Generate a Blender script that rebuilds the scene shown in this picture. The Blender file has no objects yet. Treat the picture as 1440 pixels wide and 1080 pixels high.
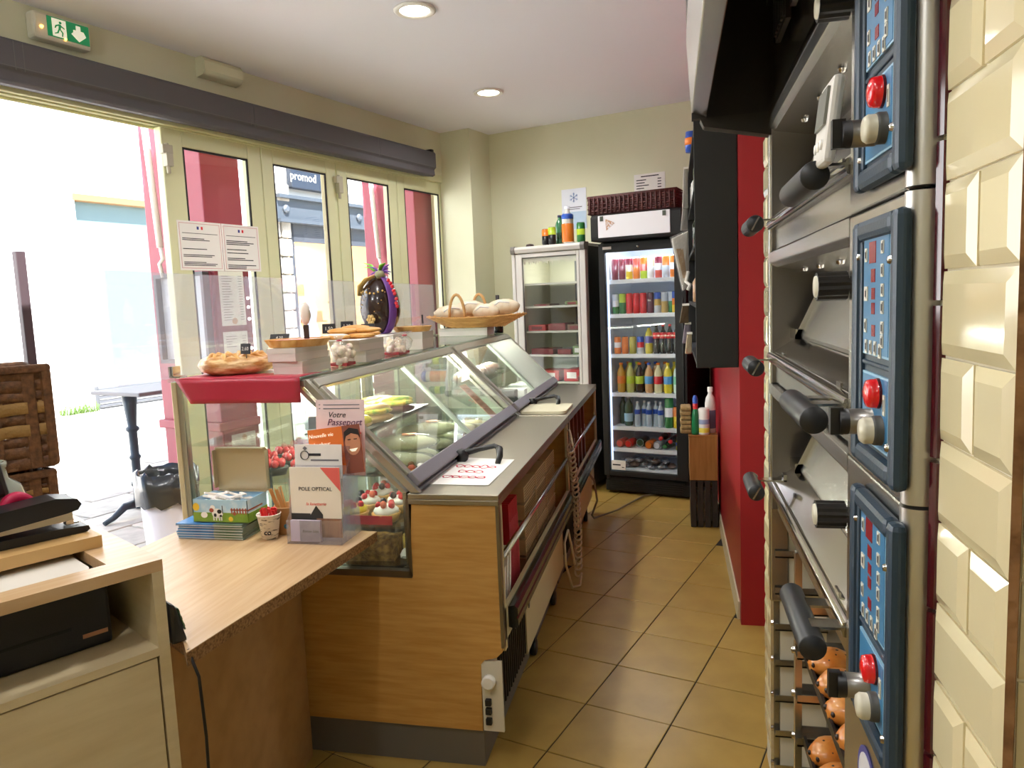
import bpy, math, random
from mathutils import Vector, Matrix
random.seed(7)
S = bpy.context.scene
COL = S.collection
PI = math.pi

# ---------------------------------------------------------------- camera
cam = bpy.data.cameras.new('camera')
co = bpy.data.objects.new('camera', cam)
COL.objects.link(co)
R = Vector((0.97649889, 0.2116805, -0.04051278))
U = Vector((0.01609979, 0.11580426, 0.99314157))
F = Vector((-0.21492026, 0.97045388, -0.10967472))
mw = Matrix(((R.x, U.x, -F.x, 0), (R.y, U.y, -F.y, 0), (R.z, U.z, -F.z, 1.52), (0, 0, 0, 1)))
co.matrix_world = mw
cam.sensor_fit = 'HORIZONTAL'
cam.sensor_width = 36.0
cam.lens = 1041.846 / 1440 * 36
cam.clip_start = 0.02
cam.clip_end = 200
S.camera = co

# ---------------------------------------------------------------- world, sun, exposure
S.view_settings.view_transform = 'Standard'
S.view_settings.look = 'None'
S.view_settings.gamma = 1
S.view_settings.use_curve_mapping = False
S.view_settings.exposure = 0.45
S.cycles.diffuse_bounces = 8
S.cycles.max_bounces = 14
S.cycles.transparent_max_bounces = 32
w = bpy.data.worlds.new('sky')
S.world = w
w.use_nodes = True
nt = w.node_tree
sky = nt.nodes.new('ShaderNodeTexSky')
sky.sky_type = 'NISHITA'
sky.sun_disc = False
sky.sun_elevation = math.radians(56)
sky.sun_rotation = math.radians(105)
bg = nt.nodes['Background']
bg.inputs[1].default_value = 0.4
nt.links.new(sky.outputs[0], bg.inputs[0])
sl = bpy.data.lights.new('sun', 'SUN')
sl.energy = 20
sl.angle = math.radians(0.6)
sl.color = (1, 1, 1)
so = bpy.data.objects.new('sun', sl)
COL.objects.link(so)
so.location = (3, -2, 9)
sd = Vector((-0.47, 0.50, -0.92)).normalized()
so.rotation_euler = sd.to_track_quat('-Z', 'Y').to_euler()

# ---------------------------------------------------------------- helpers
class Frame:
    def __init__(s, rz, o=(0, 0, 0)):
        s.r = rz; s.o = Vector(o); s.m = Matrix.Rotation(rz, 3, 'Z')
    def w(s, p):
        return s.m @ Vector(p) + s.o
W = Frame(0)
ROOM = Frame(-0.2961005)
DESK = Frame(-math.radians(30.56), (-1.088, 1.349, 0))

class M:
    def __init__(s):
        s.v = []; s.f = []; s.s = []; s.mi = []; s.k = 0
    def add(s, vs, fs, smooth=False):
        n = len(s.v)
        s.v += [tuple(v) for v in vs]
        for f in fs:
            s.f.append([i + n for i in f]); s.s.append(smooth); s.mi.append(s.k)
        return s
    def box(s, a, b):
        x0, x1 = sorted((a[0], b[0])); y0, y1 = sorted((a[1], b[1])); z0, z1 = sorted((a[2], b[2]))
        return s.hexa([(x0, y0, z0), (x1, y0, z0), (x1, y1, z0), (x0, y1, z0), (x0, y0, z1), (x1, y0, z1), (x1, y1, z1), (x0, y1, z1)])
    def hexa(s, p):
        return s.add(p, [(0, 3, 2, 1), (4, 5, 6, 7), (0, 1, 5, 4), (1, 2, 6, 5), (2, 3, 7, 6), (3, 0, 4, 7)])
    def obox(s, c, size, rz=0, rx=0, ry=0):
        m = Matrix.Rotation(rz, 3, 'Z') @ Matrix.Rotation(ry, 3, 'Y') @ Matrix.Rotation(rx, 3, 'X')
        a, b, d = size[0] / 2, size[1] / 2, size[2] / 2
        P = [(-a, -b, -d), (a, -b, -d), (a, b, -d), (-a, b, -d), (-a, -b, d), (a, -b, d), (a, b, d), (-a, b, d)]
        c = Vector(c)
        return s.hexa([c + m @ Vector(p) for p in P])
    def prism(s, poly, ax, a, b, smooth=False):
        def pt(p, t):
            return {'x': (t, p[0], p[1]), 'y': (p[0], t, p[1]), 'z': (p[0], p[1], t)}[ax]
        n = len(poly)
        vs = [pt(p, a) for p in poly] + [pt(p, b) for p in poly]
        s.add(vs, [tuple(range(n))[::-1], tuple(range(n, 2 * n))])
        return s.add(vs, [(i, (i + 1) % n, n + (i + 1) % n, n + i) for i in range(n)], smooth)
    def lathe(s, prof, c=(0, 0, 0), n=14, ax='z', smooth=True, sq=(1, 1)):
        vs = []; fs = []
        for r, h in prof:
            for i in range(n):
                t = 2 * PI * i / n
                x, y = r * math.cos(t) * sq[0], r * math.sin(t) * sq[1]
                p = {'z': (x, y, h), 'x': (h, x, y), 'y': (x, h, y)}[ax]
                vs.append((p[0] + c[0], p[1] + c[1], p[2] + c[2]))
        for j in range(len(prof) - 1):
            for i in range(n):
                a = j * n + i; b = j * n + (i + 1) % n
                fs.append((a, b, b + n, a + n))
        s.add(vs, fs, smooth)
        k = len(s.v) - len(vs)
        for j in (0, len(prof) - 1):
            if prof[j][0] > 1e-5:
                s.f.append([k + j * n + i for i in range(n)]); s.s.append(False); s.mi.append(s.k)
        return s
    def tube(s, pts, r, n=8, closed=False, flat=1.0):
        pts = [Vector(p) for p in pts]; m = len(pts)
        vs = []; up = Vector((0, 0, 1)); prev = None
        for i, p in enumerate(pts):
            q0 = pts[(i - 1) % m] if (closed or i > 0) else p
            q1 = pts[(i + 1) % m] if (closed or i < m - 1) else p
            t = (q1 - q0).normalized()
            if prev is None:
                a = t.cross(up)
                if a.length < 1e-3: a = t.cross(Vector((1, 0, 0)))
                a.normalize()
            else:
                a = (prev - t * prev.dot(t)).normalized()
            prev = a; b = t.cross(a)
            rr = r[i] if isinstance(r, (list, tuple)) else r
            for k in range(n):
                th = 2 * PI * k / n
                vs.append(p + a * rr * math.cos(th) + b * rr * flat * math.sin(th))
        fs = []
        for i in range(m if closed else m - 1):
            for k in range(n):
                a = i * n + k; b = i * n + (k + 1) % n
                c = ((i + 1) % m) * n + (k + 1) % n; d = ((i + 1) % m) * n + k
                fs.append((a, b, c, d))
        s.add(vs, fs, True)
        if not closed:
            k0 = len(s.v) - len(vs)
            s.f.append([k0 + i for i in range(n)][::-1]); s.s.append(False); s.mi.append(s.k)
            s.f.append([k0 + (m - 1) * n + i for i in range(n)]); s.s.append(False); s.mi.append(s.k)
        return s
    def cyl(s, a, b, r, n=12):
        return s.tube([a, b], r, n)
    def ball(s, c, r, n=12, m=7, jit=0, rz=0, seed=0):
        rnd = random.Random(seed)
        r = (r, r, r) if not isinstance(r, (tuple, list)) else r
        rows = []; vs = []
        cr, sr = math.cos(rz), math.sin(rz)
        for j in range(m + 1):
            ph = -PI / 2 + PI * j / m
            for i in range(n):
                t = 2 * PI * i / n
                k = 1 + rnd.uniform(-jit, jit)
                x, y, z = r[0] * k * math.cos(ph) * math.cos(t), r[1] * k * math.cos(ph) * math.sin(t), r[2] * k * math.sin(ph)
                vs.append((c[0] + x * cr - y * sr, c[1] + x * sr + y * cr, c[2] + z))
        fs = [(j * n + i, j * n + (i + 1) % n, (j + 1) * n + (i + 1) % n, (j + 1) * n + i) for j in range(m) for i in range(n)]
        return s.add(vs, fs, True)
    def grid(s, fn, nu, nv, smooth=True):
        vs = [fn(i / nu, j / nv) for j in range(nv + 1) for i in range(nu + 1)]
        fs = [(j * (nu + 1) + i, j * (nu + 1) + i + 1, (j + 1) * (nu + 1) + i + 1, (j + 1) * (nu + 1) + i) for j in range(nv) for i in range(nu)]
        return s.add(vs, fs, smooth)
    def mesh(s, name, mats, off=(0, 0, 0)):
        me = bpy.data.meshes.new(name)
        me.from_pydata([(a - off[0], b - off[1], c - off[2]) for a, b, c in s.v], [], s.f)
        for p, sm, mi in zip(me.polygons, s.s, s.mi):
            p.use_smooth = sm; p.material_index = mi
        for m in (mats if isinstance(mats, (list, tuple)) else [mats]):
            me.materials.append(m)
        me.validate(); me.update()
        return me

BASE = {}
def _mods(o, bev, solid=0):
    if solid:
        d = o.modifiers.new('solid', 'SOLIDIFY'); d.thickness = solid; d.offset = 0
    if bev:
        d = o.modifiers.new('bevel', 'BEVEL'); d.width = bev; d.segments = 2; d.limit_method = 'ANGLE'; d.angle_limit = 0.7
        d.harden_normals = False
def tag(o, label, cat, group=None):
    o['label'] = label; o['category'] = cat
    if group: o['group'] = group
def thing(name, label, cat, base, fr=W, group=None, rz=0, local=False):
    o = bpy.data.objects.new(name, None)
    o.empty_display_size = 0.05
    COL.objects.link(o)
    o.location = fr.w(base); o.rotation_euler = (0, 0, fr.r + rz)
    tag(o, label, cat, group)
    BASE[o.name] = (0, 0, 0) if local else tuple(base)
    return o
def part(m, name, mats, parent, bev=0, solid=0, label=None):
    off = BASE[parent.name]
    o = bpy.data.objects.new(name, m.mesh(name, mats, off))
    COL.objects.link(o); o.parent = parent
    BASE[o.name] = off
    _mods(o, bev, solid)
    if label: o['label'] = label
    return o
def solo(m, name, mats, label, cat, base, fr=W, group=None, rz=0, local=False, bev=0, solid=0):
    off = (0, 0, 0) if local else tuple(base)
    o = bpy.data.objects.new(name, m.mesh(name, mats, off))
    COL.objects.link(o)
    o.location = fr.w(base); o.rotation_euler = (0, 0, fr.r + rz)
    tag(o, label, cat, group)
    BASE[o.name] = off
    _mods(o, bev, solid)
    return o
def struct(m, name, mats, fr=W, parent=None, bev=0):
    o = bpy.data.objects.new(name, m.mesh(name, mats))
    COL.objects.link(o)
    if parent: o.parent = parent
    else:
        o.location = fr.o; o.rotation_euler = (0, 0, fr.r); o['kind'] = 'structure'
    BASE[o.name] = (0, 0, 0)
    _mods(o, bev)
    return o
def copy(o, base=None, fr=W, label=None, rz=0, parent=None):
    c = o.copy(); COL.objects.link(c)
    if parent: c.parent = parent
    else:
        c.location = fr.w(base); c.rotation_euler = (0, 0, fr.r + rz)
        if label: c['label'] = label
    BASE[c.name] = BASE[o.name]
    for ch in [x for x in bpy.data.objects if x.parent == o]:
        copy(ch, parent=c)
    return c
def share(o, parent, loc=(0, 0, 0), rot=(0, 0, 0), name=None):
    c = bpy.data.objects.new(name or o.data.name, o.data)
    COL.objects.link(c); c.parent = parent; c.location = loc; c.rotation_euler = rot
    for d in o.modifiers:
        e = c.modifiers.new(d.name, d.type)
        if d.type == 'BEVEL': e.width = d.width; e.segments = d.segments; e.limit_method = 'ANGLE'; e.angle_limit = d.angle_limit
    BASE[c.name] = BASE.get(o.name, (0, 0, 0))
    return c
def lettering(txt, size, mat, parent, pos, right, up, name='lettering', thick=0.0004, align='CENTER', squeeze=1.0, shear=0):
    """flat print: letters lying on a surface. pos/right/up are in the parent's coordinates as the parts are given."""
    cu = bpy.data.curves.new('t', 'FONT')
    cu.body = txt; cu.size = size; cu.align_x = align; cu.align_y = 'CENTER'; cu.extrude = thick; cu.shear = shear
    cu.resolution_u = 2
    t = bpy.data.objects.new('t', cu)
    COL.objects.link(t)
    me = bpy.data.meshes.new_from_object(t)
    bpy.data.objects.remove(t); bpy.data.curves.remove(cu)
    r = Vector(right).normalized(); u = Vector(up).normalized(); n = r.cross(u)
    off = Vector(BASE[parent.name])
    mm = Matrix(((r.x * squeeze, u.x, n.x), (r.y * squeeze, u.y, n.y), (r.z * squeeze, u.z, n.z)))
    p = Vector(pos) - off
    for v in me.vertices: v.co = mm @ v.co + p
    me.materials.clear(); me.materials.append(mat)
    o = bpy.data.objects.new(name, me)
    COL.objects.link(o); o.parent = parent
    BASE[o.name] = tuple(off)
    return o

# ---------------------------------------------------------------- materials
def lin(h):
    if isinstance(h, str):
        h = h.lstrip('#')
        c = [int(h[i:i + 2], 16) / 255 for i in (0, 2, 4)]
        return tuple(x / 12.92 if x <= 0.04045 else ((x + 0.055) / 1.055) ** 2.4 for x in c) + (1,)
    return tuple(h) + (1,) if len(h) == 3 else tuple(h)
MC = {}
def mt(name, col, rough=.5, metal=0, var=None, bump=None, emit=None, coat=0, rnd=0, spec=.5, trans=None, sub=0):
    """var=(colour2, scale, lo, hi), scale a number or a 3-tuple; bump=(scale, strength)"""
    if name in MC: return MC[name]
    m = bpy.data.materials.new(name); MC[name] = m
    m.use_nodes = True
    t = m.node_tree; N = t.nodes; L = t.links
    b = N['Principled BSDF']
    b.inputs['Roughness'].default_value = rough
    b.inputs['Metallic'].default_value = metal
    b.inputs['Specular IOR Level'].default_value = spec
    if coat: b.inputs['Coat Weight'].default_value = coat; b.inputs['Coat Roughness'].default_value = .08
    if sub:
        b.inputs['Subsurface Weight'].default_value = sub; b.inputs['Subsurface Radius'].default_value = (.01, .008, .005)
    c = lin(col)
    b.inputs['Base Color'].default_value = c
    tc = None
    def noise(sc, det=4):
        nonlocal tc
        if tc is None: tc = N.new('ShaderNodeTexCoord')
        n = N.new('ShaderNodeTexNoise'); n.inputs['Detail'].default_value = det
        if isinstance(sc, (tuple, list)):
            mp = N.new('ShaderNodeMapping'); mp.inputs['Scale'].default_value = sc
            L.new(tc.outputs['Object'], mp.inputs[0]); L.new(mp.outputs[0], n.inputs[0]); n.inputs['Scale'].default_value = 1
        else:
            L.new(tc.outputs['Object'], n.inputs[0]); n.inputs['Scale'].default_value = sc
        return n
    out = None
    if var:
        n = noise(var[1])
        rp = N.new('ShaderNodeValToRGB')
        rp.color_ramp.elements[0].position = var[2]; rp.color_ramp.elements[1].position = var[3]
        rp.color_ramp.elements[0].color = c; rp.color_ramp.elements[1].color = lin(var[0])
        L.new(n.outputs['Fac'], rp.inputs[0]); out = rp.outputs[0]
        L.new(out, b.inputs['Base Color'])
    if rnd:
        oi = N.new('ShaderNodeObjectInfo'); hs = N.new('ShaderNodeHueSaturation')
        mr = N.new('ShaderNodeMapRange'); mr.inputs['To Min'].default_value = 1 - rnd; mr.inputs['To Max'].default_value = 1 + rnd
        L.new(oi.outputs['Random'], mr.inputs[0]); L.new(mr.outputs[0], hs.inputs['Value'])
        if out: L.new(out, hs.inputs['Color'])
        else: hs.inputs['Color'].default_value = c
        L.new(hs.outputs[0], b.inputs['Base Color'])
    if bump:
        n = noise(bump[0], 3); bp = N.new('ShaderNodeBump'); bp.inputs['Strength'].default_value = bump[1]; bp.inputs['Distance'].default_value = .01
        L.new(n.outputs['Fac'], bp.inputs['Height']); L.new(bp.outputs[0], b.inputs['Normal'])
    if emit:
        b.inputs['Emission Color'].default_value = lin(emit[0]); b.inputs['Emission Strength'].default_value = emit[1]
    if trans is not None:
        b.inputs['Transmission Weight'].default_value = trans
    return m
def glass(name, tint='#ffffff', f0=.04, rough=0.0, haze=0, hazecol='#ffffff', bump=None):
    if name in MC: return MC[name]
    m = bpy.data.materials.new(name); MC[name] = m
    m.use_nodes = True
    t = m.node_tree; N = t.nodes; L = t.links
    N.remove(N['Principled BSDF'])
    tr = N.new('ShaderNodeBsdfTransparent'); tr.inputs[0].default_value = lin(tint)
    gl = N.new('ShaderNodeBsdfGlossy'); gl.inputs['Roughness'].default_value = rough
    lw = N.new('ShaderNodeLayerWeight')
    pw = N.new('ShaderNodeMath'); pw.operation = 'POWER'; pw.inputs[1].default_value = 4.5
    mr = N.new('ShaderNodeMath'); mr.operation = 'MULTIPLY_ADD'; mr.inputs[1].default_value = .85; mr.inputs[2].default_value = f0
    lw.inputs[0].default_value = .5
    L.new(lw.outputs['Facing'], pw.inputs[0]); L.new(pw.outputs[0], mr.inputs[0])
    mx = N.new('ShaderNodeMixShader'); L.new(mr.outputs[0], mx.inputs[0])
    src = tr.outputs[0]
    if haze:
        df = N.new('ShaderNodeBsdfDiffuse'); df.inputs[0].default_value = lin(hazecol)
        tl = N.new('ShaderNodeBsdfTranslucent'); tl.inputs[0].default_value = lin(hazecol)
        a = N.new('ShaderNodeMixShader'); a.inputs[0].default_value = .5
        L.new(df.outputs[0], a.inputs[1]); L.new(tl.outputs[0], a.inputs[2])
        h = N.new('ShaderNodeMixShader'); h.inputs[0].default_value = haze
        L.new(tr.outputs[0], h.inputs[1]); L.new(a.outputs[0], h.inputs[2]); src = h.outputs[0]
    L.new(src, mx.inputs[1]); L.new(gl.outputs[0], mx.inputs[2])
    if bump:
        tc = N.new('ShaderNodeTexCoord'); n = N.new('ShaderNodeTexNoise'); n.inputs['Scale'].default_value = bump[0]
        bp = N.new('ShaderNodeBump'); bp.inputs['Strength'].default_value = bump[1]; bp.inputs['Distance'].default_value = .02
        L.new(tc.outputs['Object'], n.inputs[0]); L.new(n.outputs['Fac'], bp.inputs['Height'])
        L.new(bp.outputs[0], gl.inputs['Normal']); L.new(bp.outputs[0], lw.inputs['Normal'])
    L.new(mx.outputs[0], N['Material Output'].inputs[0])
    return m

cream_wall = mt('cream_wall', '#dadabf', .8, var=('#d1d0b0', 1.3, .4, .75), bump=(60, .05))
white_ceil = mt('white_ceiling', '#efeffa', .85, bump=(45, .04))
red_wall = mt('red_wall', '#9c1420', .38, bump=(80, .03))
grout = mt('floor_grout', '#2c2522', .9)
tile_m = mt('floor_tile_beige', '#b6974f', .3, var=('#a48542', 6, .35, .8), rnd=.06, bump=(30, .02))
wt_m = mt('cream_wall_tile', '#dcd0a8', .12, rnd=.04, coat=.4, bump=(14, .04))
wgrout = mt('pale_grout', '#e4ddc8', .9)
listel_m = mt('maroon_tile', '#4a1018', .1, coat=.5)
upvc = mt('cream_frame', '#dadbb2', .4)
dark_fab = mt('charcoal_fabric', '#5c5a5e', .85, bump=(300, .1))
steel = mt('stainless_steel', '#c2bfb8', .27, 1, bump=((3, 400, 400), .03))
steel_b = mt('bright_steel', '#cfcbc4', .14, 1)
steel_d = mt('dull_steel', '#86807a', .33, 1, bump=(20, .03))
alu = mt('aluminium', '#b3b0a4', .35, .8)
blackm = mt('black_plastic', '#141315', .4)
black_sat = mt('black_satin', '#1a1918', .55)
black_cab = mt('black_cabinet', '#100f0e', .6)
white_p = mt('white_plastic', '#e8e6e0', .4)
white_m = mt('white_card', '#efeae6', .7)
paper = mt('paper', '#efece8', .8)
ink = mt('ink', '#26262c', .8)
ink_soft = mt('grey_ink', '#77747c', .8)
beech = mt('beech_laminate', '#cb9c56', .45, var=('#bb8942', (7, 7, 70), .35, .7))
beech_top = mt('beech_counter_top', '#cbac84', .38, var=('#bd9668', (60, 4, 20), .35, .75))
chip = mt('chipboard_edge', '#a07a50', .8, var=('#6f4d2c', 150, .4, .65))
brown_panel = mt('brown_board', '#b38c5c', .7, var=('#a57e50', 12, .4, .7))
desk_m = mt('pale_oak_laminate', '#cdbd98', .45, var=('#c2b08a', (6, 6, 40), .35, .75))
clear = glass('clear_glass', '#fdfefe', .03)
case_glass = glass('case_glass', '#fafdfb', .04, haze=.015)
plexi_m = glass('plexiglass', '#f4f4f6', .04, haze=.12, hazecol='#e8e4ee')
acryl = glass('clear_acrylic', '#f6f6fa', .07, haze=.05)
bag_m = glass('clear_film_bag', '#ffffff', .12, .08, haze=.10, bump=(40, .8))
# ---------------------------------------------------------------- the room
C3 = 3.03
T = 0.32938; OX = -1.1051; OY = 2.0931
m = M(); m.box((-3.92, -2.8, -.2), (3.2, 6.2, -.004))
m.k = 1
m.box((-3.92, -2.8, -.01), (3.2, .78, 0)); m.k = 0
floor = struct(m, 'floor', [grout, tile_m], ROOM)
hw = T / 2 - .0025
m = M()
m.add([(-hw, -hw, -.006), (hw, -hw, -.006), (hw, hw, -.006), (-hw, hw, -.006), (-hw, -hw, -.0012), (hw, -hw, -.0012), (hw, hw, -.0012), (-hw, hw, -.0012),
       (-hw + .002, -hw + .002, 0), (hw - .002, -hw + .002, 0), (hw - .002, hw - .002, 0), (-hw + .002, hw - .002, 0)],
      [(0, 1, 5, 4), (1, 2, 6, 5), (2, 3, 7, 6), (3, 0, 4, 7), (4, 5, 9, 8), (5, 6, 10, 9), (6, 7, 11, 10), (7, 4, 8, 11), (8, 9, 10, 11)])
tile0 = None
for i in range(-9, 6):
    for k in range(-4, 13):
        u, v = OX + (i + .5) * T, OY + (k + .5) * T
        p = ROOM.w((u, v, 0))
        if u < -3.9 or v > 5.95 or p.x > .42 or v < .8: continue
        if -1.55 < p.x < -.8 and 2.6 < p.y < 4.9: continue
        z = random.uniform(-.0006, .0003)
        if tile0 is None:
            tile0 = struct(m, 'floor_tile', tile_m, ROOM, parent=floor); tile0.location = (u, v, z)
        else: share(tile0, floor, (u, v, z), name='floor_tile')

m = M(); m.box((-4.1, -2.9, C3), (3.2, 6.3, C3 + .25)); struct(m, 'ceiling', white_ceil, ROOM)
# window wall: header, solid stretch before the opening, unseen house above, cut low to let sun reach the street
m = M()
m.box((-4.06, -2.8, 2.66), (-3.8, 6.2, C3))
m.box((-4.06, -2.8, -.2), (-3.8, .3, 2.66))
m.box((-4.06, 5.80, -.2), (-3.8, 6.2, 2.66))
m.box((-4.06, -6, C3), (-3.85, 9, 3.35))
struct(m, 'wall_left', cream_wall, ROOM)
m = M(); m.box((-4.1, 5.95, -.2), (3.2, 6.2, C3)); struct(m, 'wall_back', cream_wall, ROOM)
m = M(); m.box((-4.1, -3.0, -.2), (3.2, -2.8, C3)); struct(m, 'wall_front', cream_wall, ROOM)
m = M(); m.box((-3.82, 5.615, 0), (-3.5, 5.96, C3)); struct(m, 'wall_pillar', cream_wall, ROOM)
# right hand side (runs with the counter, not with the window wall)
m = M()
m.box((.28, 3.41, -.2), (.52, 6.6, C3)); struct(m, 'wall_right', red_wall)
m = M(); m.box((1.95, -4.2, -.2), (2.15, 3.0, C3)); struct(m, 'wall_side', cream_wall)
m = M(); m.box((.52, 3.30, -.2), (1.95, 3.42, C3)); struct(m, 'wall_passage', cream_wall)
m = M()
m.prism([(.267, 0), (.281, 0), (.281, .085), (.272, .085)], 'y', 3.47, 5.4)
struct(m, 'baseboard_right', mt('skirting_cream', '#d8cfae', .35))
# tiled wall beside the oven
Z0 = 1.357; P = .0887
m = M()
m.box((.277, .682, -.1), (.60, .872, C3)); m.box((.30, .682, -.1), (1.95, .80, C3))
m.box((.277, 2.10, -.1), (.60, 2.406, C3)); m.box((.60, 2.15, -.1), (1.95, 2.406, C3))
tw = struct(m, 'wall_tiled', wgrout)
def btile(a, b, name, mat):
    mm = M(); e = .013
    x0, x1, x2 = 0, -.004, -.009
    vs = [(x0, -a, -b), (x0, a, -b), (x0, a, b), (x0, -a, b), (x1, -a, -b), (x1, a, -b), (x1, a, b), (x1, -a, b),
          (x2, -a + e, -b + e), (x2, a - e, -b + e), (x2, a - e, b - e), (x2, -a + e, b - e)]
    mm.add(vs, [(0, 4, 5, 1), (1, 5, 6, 2), (2, 6, 7, 3), (3, 7, 4, 0), (4, 8, 9, 5), (5, 9, 10, 6), (6, 10, 11, 7), (7, 11, 8, 4), (8, 11, 10, 9)])
    o = bpy.data.objects.new(name, mm.mesh(name, mat)); COL.objects.link(o); o.parent = tw
    return o
full = btile(.0857, .0429, 'wall_tile', wt_m); half = btile(.0415, .0429, 'wall_tile', wt_m)
firsts = {id(full): 1, id(half): 1}
def put(o, loc, rz=0):
    r = (random.uniform(-.006, .006), random.uniform(-.008, .008), rz + random.uniform(-.006, .006))
    if firsts.pop(id(o), None): o.location = loc; o.rotation_euler = r
    else: share(o, tw, loc, r, 'wall_tile')
for k in range(-14, 12):
    z = Z0 + (k + .5) * P
    if z < .02 or z > 2.6: continue
    alt = k % 2
    if z > .75:
        if alt: put(full, (.277, .763, z))
        else: put(half, (.277, .763 - .0442, z)); put(half, (.277, .763 + .0442, z))
        if not alt: put(half, (.284 + .0415, .684, z), PI / 2)
        if z < 1.95:
            for j in range(4):
                put(full, (.284 + .0857 + (.0 if alt else .0884) + j * .1764, .684, z), PI / 2)
    ys = (2.313,) if alt else (2.313 + .0442, 2.313 - .0442)
    for y in ys: put(full if alt else half, (.277, y, z))
m = M(); m.prism([(.2715, .6745), (.279, .6735), (.284, .684), (.277, .686)], 'z', 0, C3)
cg = bpy.data.objects.new('corner_grout', m.mesh('corner_grout', mt('brown_grout', '#a27850', .9, var=('#6d4a2c', 22, .45, .7), bump=(40, .6)))); COL.objects.link(cg); cg.parent = tw
# maroon edging tiles on both sides of the oven recess
lm = M(); lm.prism([(0, -.0095), (-.006, -.0085), (-.010, 0), (-.006, .0085), (0, .0095)], 'z', -.081, .081)
lt = bpy.data.objects.new('edging_tile', lm.mesh('edging_tile', listel_m)); COL.objects.link(lt); lt.parent = tw
got = 0
for y in (.8612, 2.208):
    for k in range(-8, 8):
        z = 1.502 + .083 + k * .1677
        if z < .05 or z > 2.5: continue
        if not got: lt.location = (.277, y, z); got = 1
        else: share(lt, tw, (.277, y, z), (0, 0, 0), 'edging_tile')

# ---------------------------------------------------------------- folding glass doors in the shop front
hinge_m = mt('grey_hinge', '#b9b4a0', .4)
rub = mt('black_seal', '#1c1a18', .6)
def leaf(n, v0, v1, g0, g1, hinge):
    u0, u1 = -3.885, -3.825
    m = M(); zt, zb, gt, gb = 2.595, .03, 2.50, .16
    m.box((u0, v0, zb), (u1, g0, zt)); m.box((u0, g1, zb), (u1, v1, zt))
    m.box((u0, g0, gt), (u1, g1, zt)); m.box((u0, g0, zb), (u1, g1, gb))
    d = struct(m, 'door_%d' % n, upvc, ROOM, bev=.006)
    m = M()
    for a, b in (((u1 - .012, g0, gb), (u1 - .004, g0 + .012, gt)), ((u1 - .012, g1 - .012, gb), (u1 - .004, g1, gt)),
                 ((u1 - .012, g0, gt - .012), (u1 - .004, g1, gt)), ((u1 - .012, g0, gb), (u1 - .004, g1, gb + .012))): m.box(a, b)
    struct(m, 'seal', rub, parent=d)
    m = M(); m.box((u0 + .026, g0 - .002, gb - .002), (u0 + .032, g1 + .002, gt + .002)); struct(m, 'pane', clear, parent=d)
    for hv, hz in hinge:
        m = M(); m.box((u1, hv - .035, hz), (u1 + .035, hv + .03, hz + .05)); m.box((u1 + .002, hv - .018, hz - .07), (u1 + .04, hv + .024, hz + .005))
        m.cyl((u1 + .022, hv, hz - .11), (u1 + .022, hv, hz + .06), .011); struct(m, 'hinge', hinge_m, parent=d, bev=.003)
    return d
leaf(1, 2.835, 3.56, 2.971, 3.453, [(2.85, 2.44)])
leaf(2, 3.565, 4.265, 3.661, 4.163, [])
leaf(3, 4.275, 4.985, 4.383, 4.88, [(4.27, 2.44)])
leaf(4, 4.99, 5.715, 5.085, 5.59, [(5.70, 2.37)])
m = M(); m.box((-3.92, .3, 2.60), (-3.795, 5.80, 2.66)); m.box((-3.92, 5.72, 0), (-3.80, 5.80, 2.60))
m.box((-3.90, .3, 2.585), (-3.89, 5.72, 2.60)); m.box((-3.83, .3, 2.59), (-3.82, 5.72, 2.60))
struct(m, 'trim_1', upvc, ROOM, bev=.005)
m = M(); m.box((-3.93, .3, -.03), (-3.78, 5.8, .012)); struct(m, 'trim_2', mt('door_sill', '#8f8b85', .5, .6), ROOM)

# roller blind cassette above the doors
t = thing('roller_blind', 'charcoal fabric roller blind cassette running along the wall above the glass doors', 'blind', (-3.7, 2.2, 2.6), ROOM)
m = M()
prof = [(-3.79, 2.80), (-3.655, 2.80), (-3.64, 2.785), (-3.64, 2.67), (-3.66, 2.655), (-3.655, 2.61), (-3.68, 2.60), (-3.79, 2.62)]
m.prism(prof, 'y', -1.2, 5.30); part(m, 'cassette', dark_fab, t, bev=.006)
m = M()
for v in (1.98, 2.02, 3.33, 3.36, 4.55, 4.575):
    m.box((-3.6405, v, 2.66), (-3.6385, v + .003, 2.79))
m.box((-3.6405, -1.2, 2.672), (-3.6385, 5.29, 2.675))
part(m, 'stitching', mt('grey_thread', '#6a6a6c', .9), t)
m = M(); m.box((-3.80, 5.30, 2.70), (-3.68, 5.335, 2.83)); part(m, 'end_bracket', blackm, t, bev=.004)

# illuminated exit sign
t = thing('exit_sign', 'green and white emergency exit sign with running figure and arrow near the ceiling', 'sign', (-3.78, 2.27, 2.87), ROOM)
m = M(); m.box((-3.80, 2.135, 2.87), (-3.735, 2.415, 2.995)); part(m, 'housing', mt('sign_housing', '#d8d4c0', .4), t, bev=.012)
green = mt('sign_green', '#1c8a55', .35, emit=('#1c8a55', .25))
sw = mt('sign_white', '#f2efd8', .4, emit=('#f2efd8', .35))
m = M(); m.box((-3.736, 2.20, 2.892), (-3.732, 2.405, 2.985)); part(m, 'sign_face', green, t)
m = M(); x0, x1 = -3.732, -3.7305
m.box((x0, 2.222, 2.897), (x1, 2.29, 2.98))
m.prism([(2.325, 2.952), (2.340, 2.952), (2.340, 2.975), (2.362, 2.975), (2.362, 2.952), (2.377, 2.952), (2.388, 2.930), (2.351, 2.899), (2.314, 2.930), (2.325, 2.940)], 'x', x0, x1)
part(m, 'arrow_and_door', sw, t)
m = M(); y0, y1 = -3.7305, -3.729
m.lathe([(.0065, y0), (.0065, y1)], (0, 2.262, 2.965), 10, 'x', False)
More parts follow.
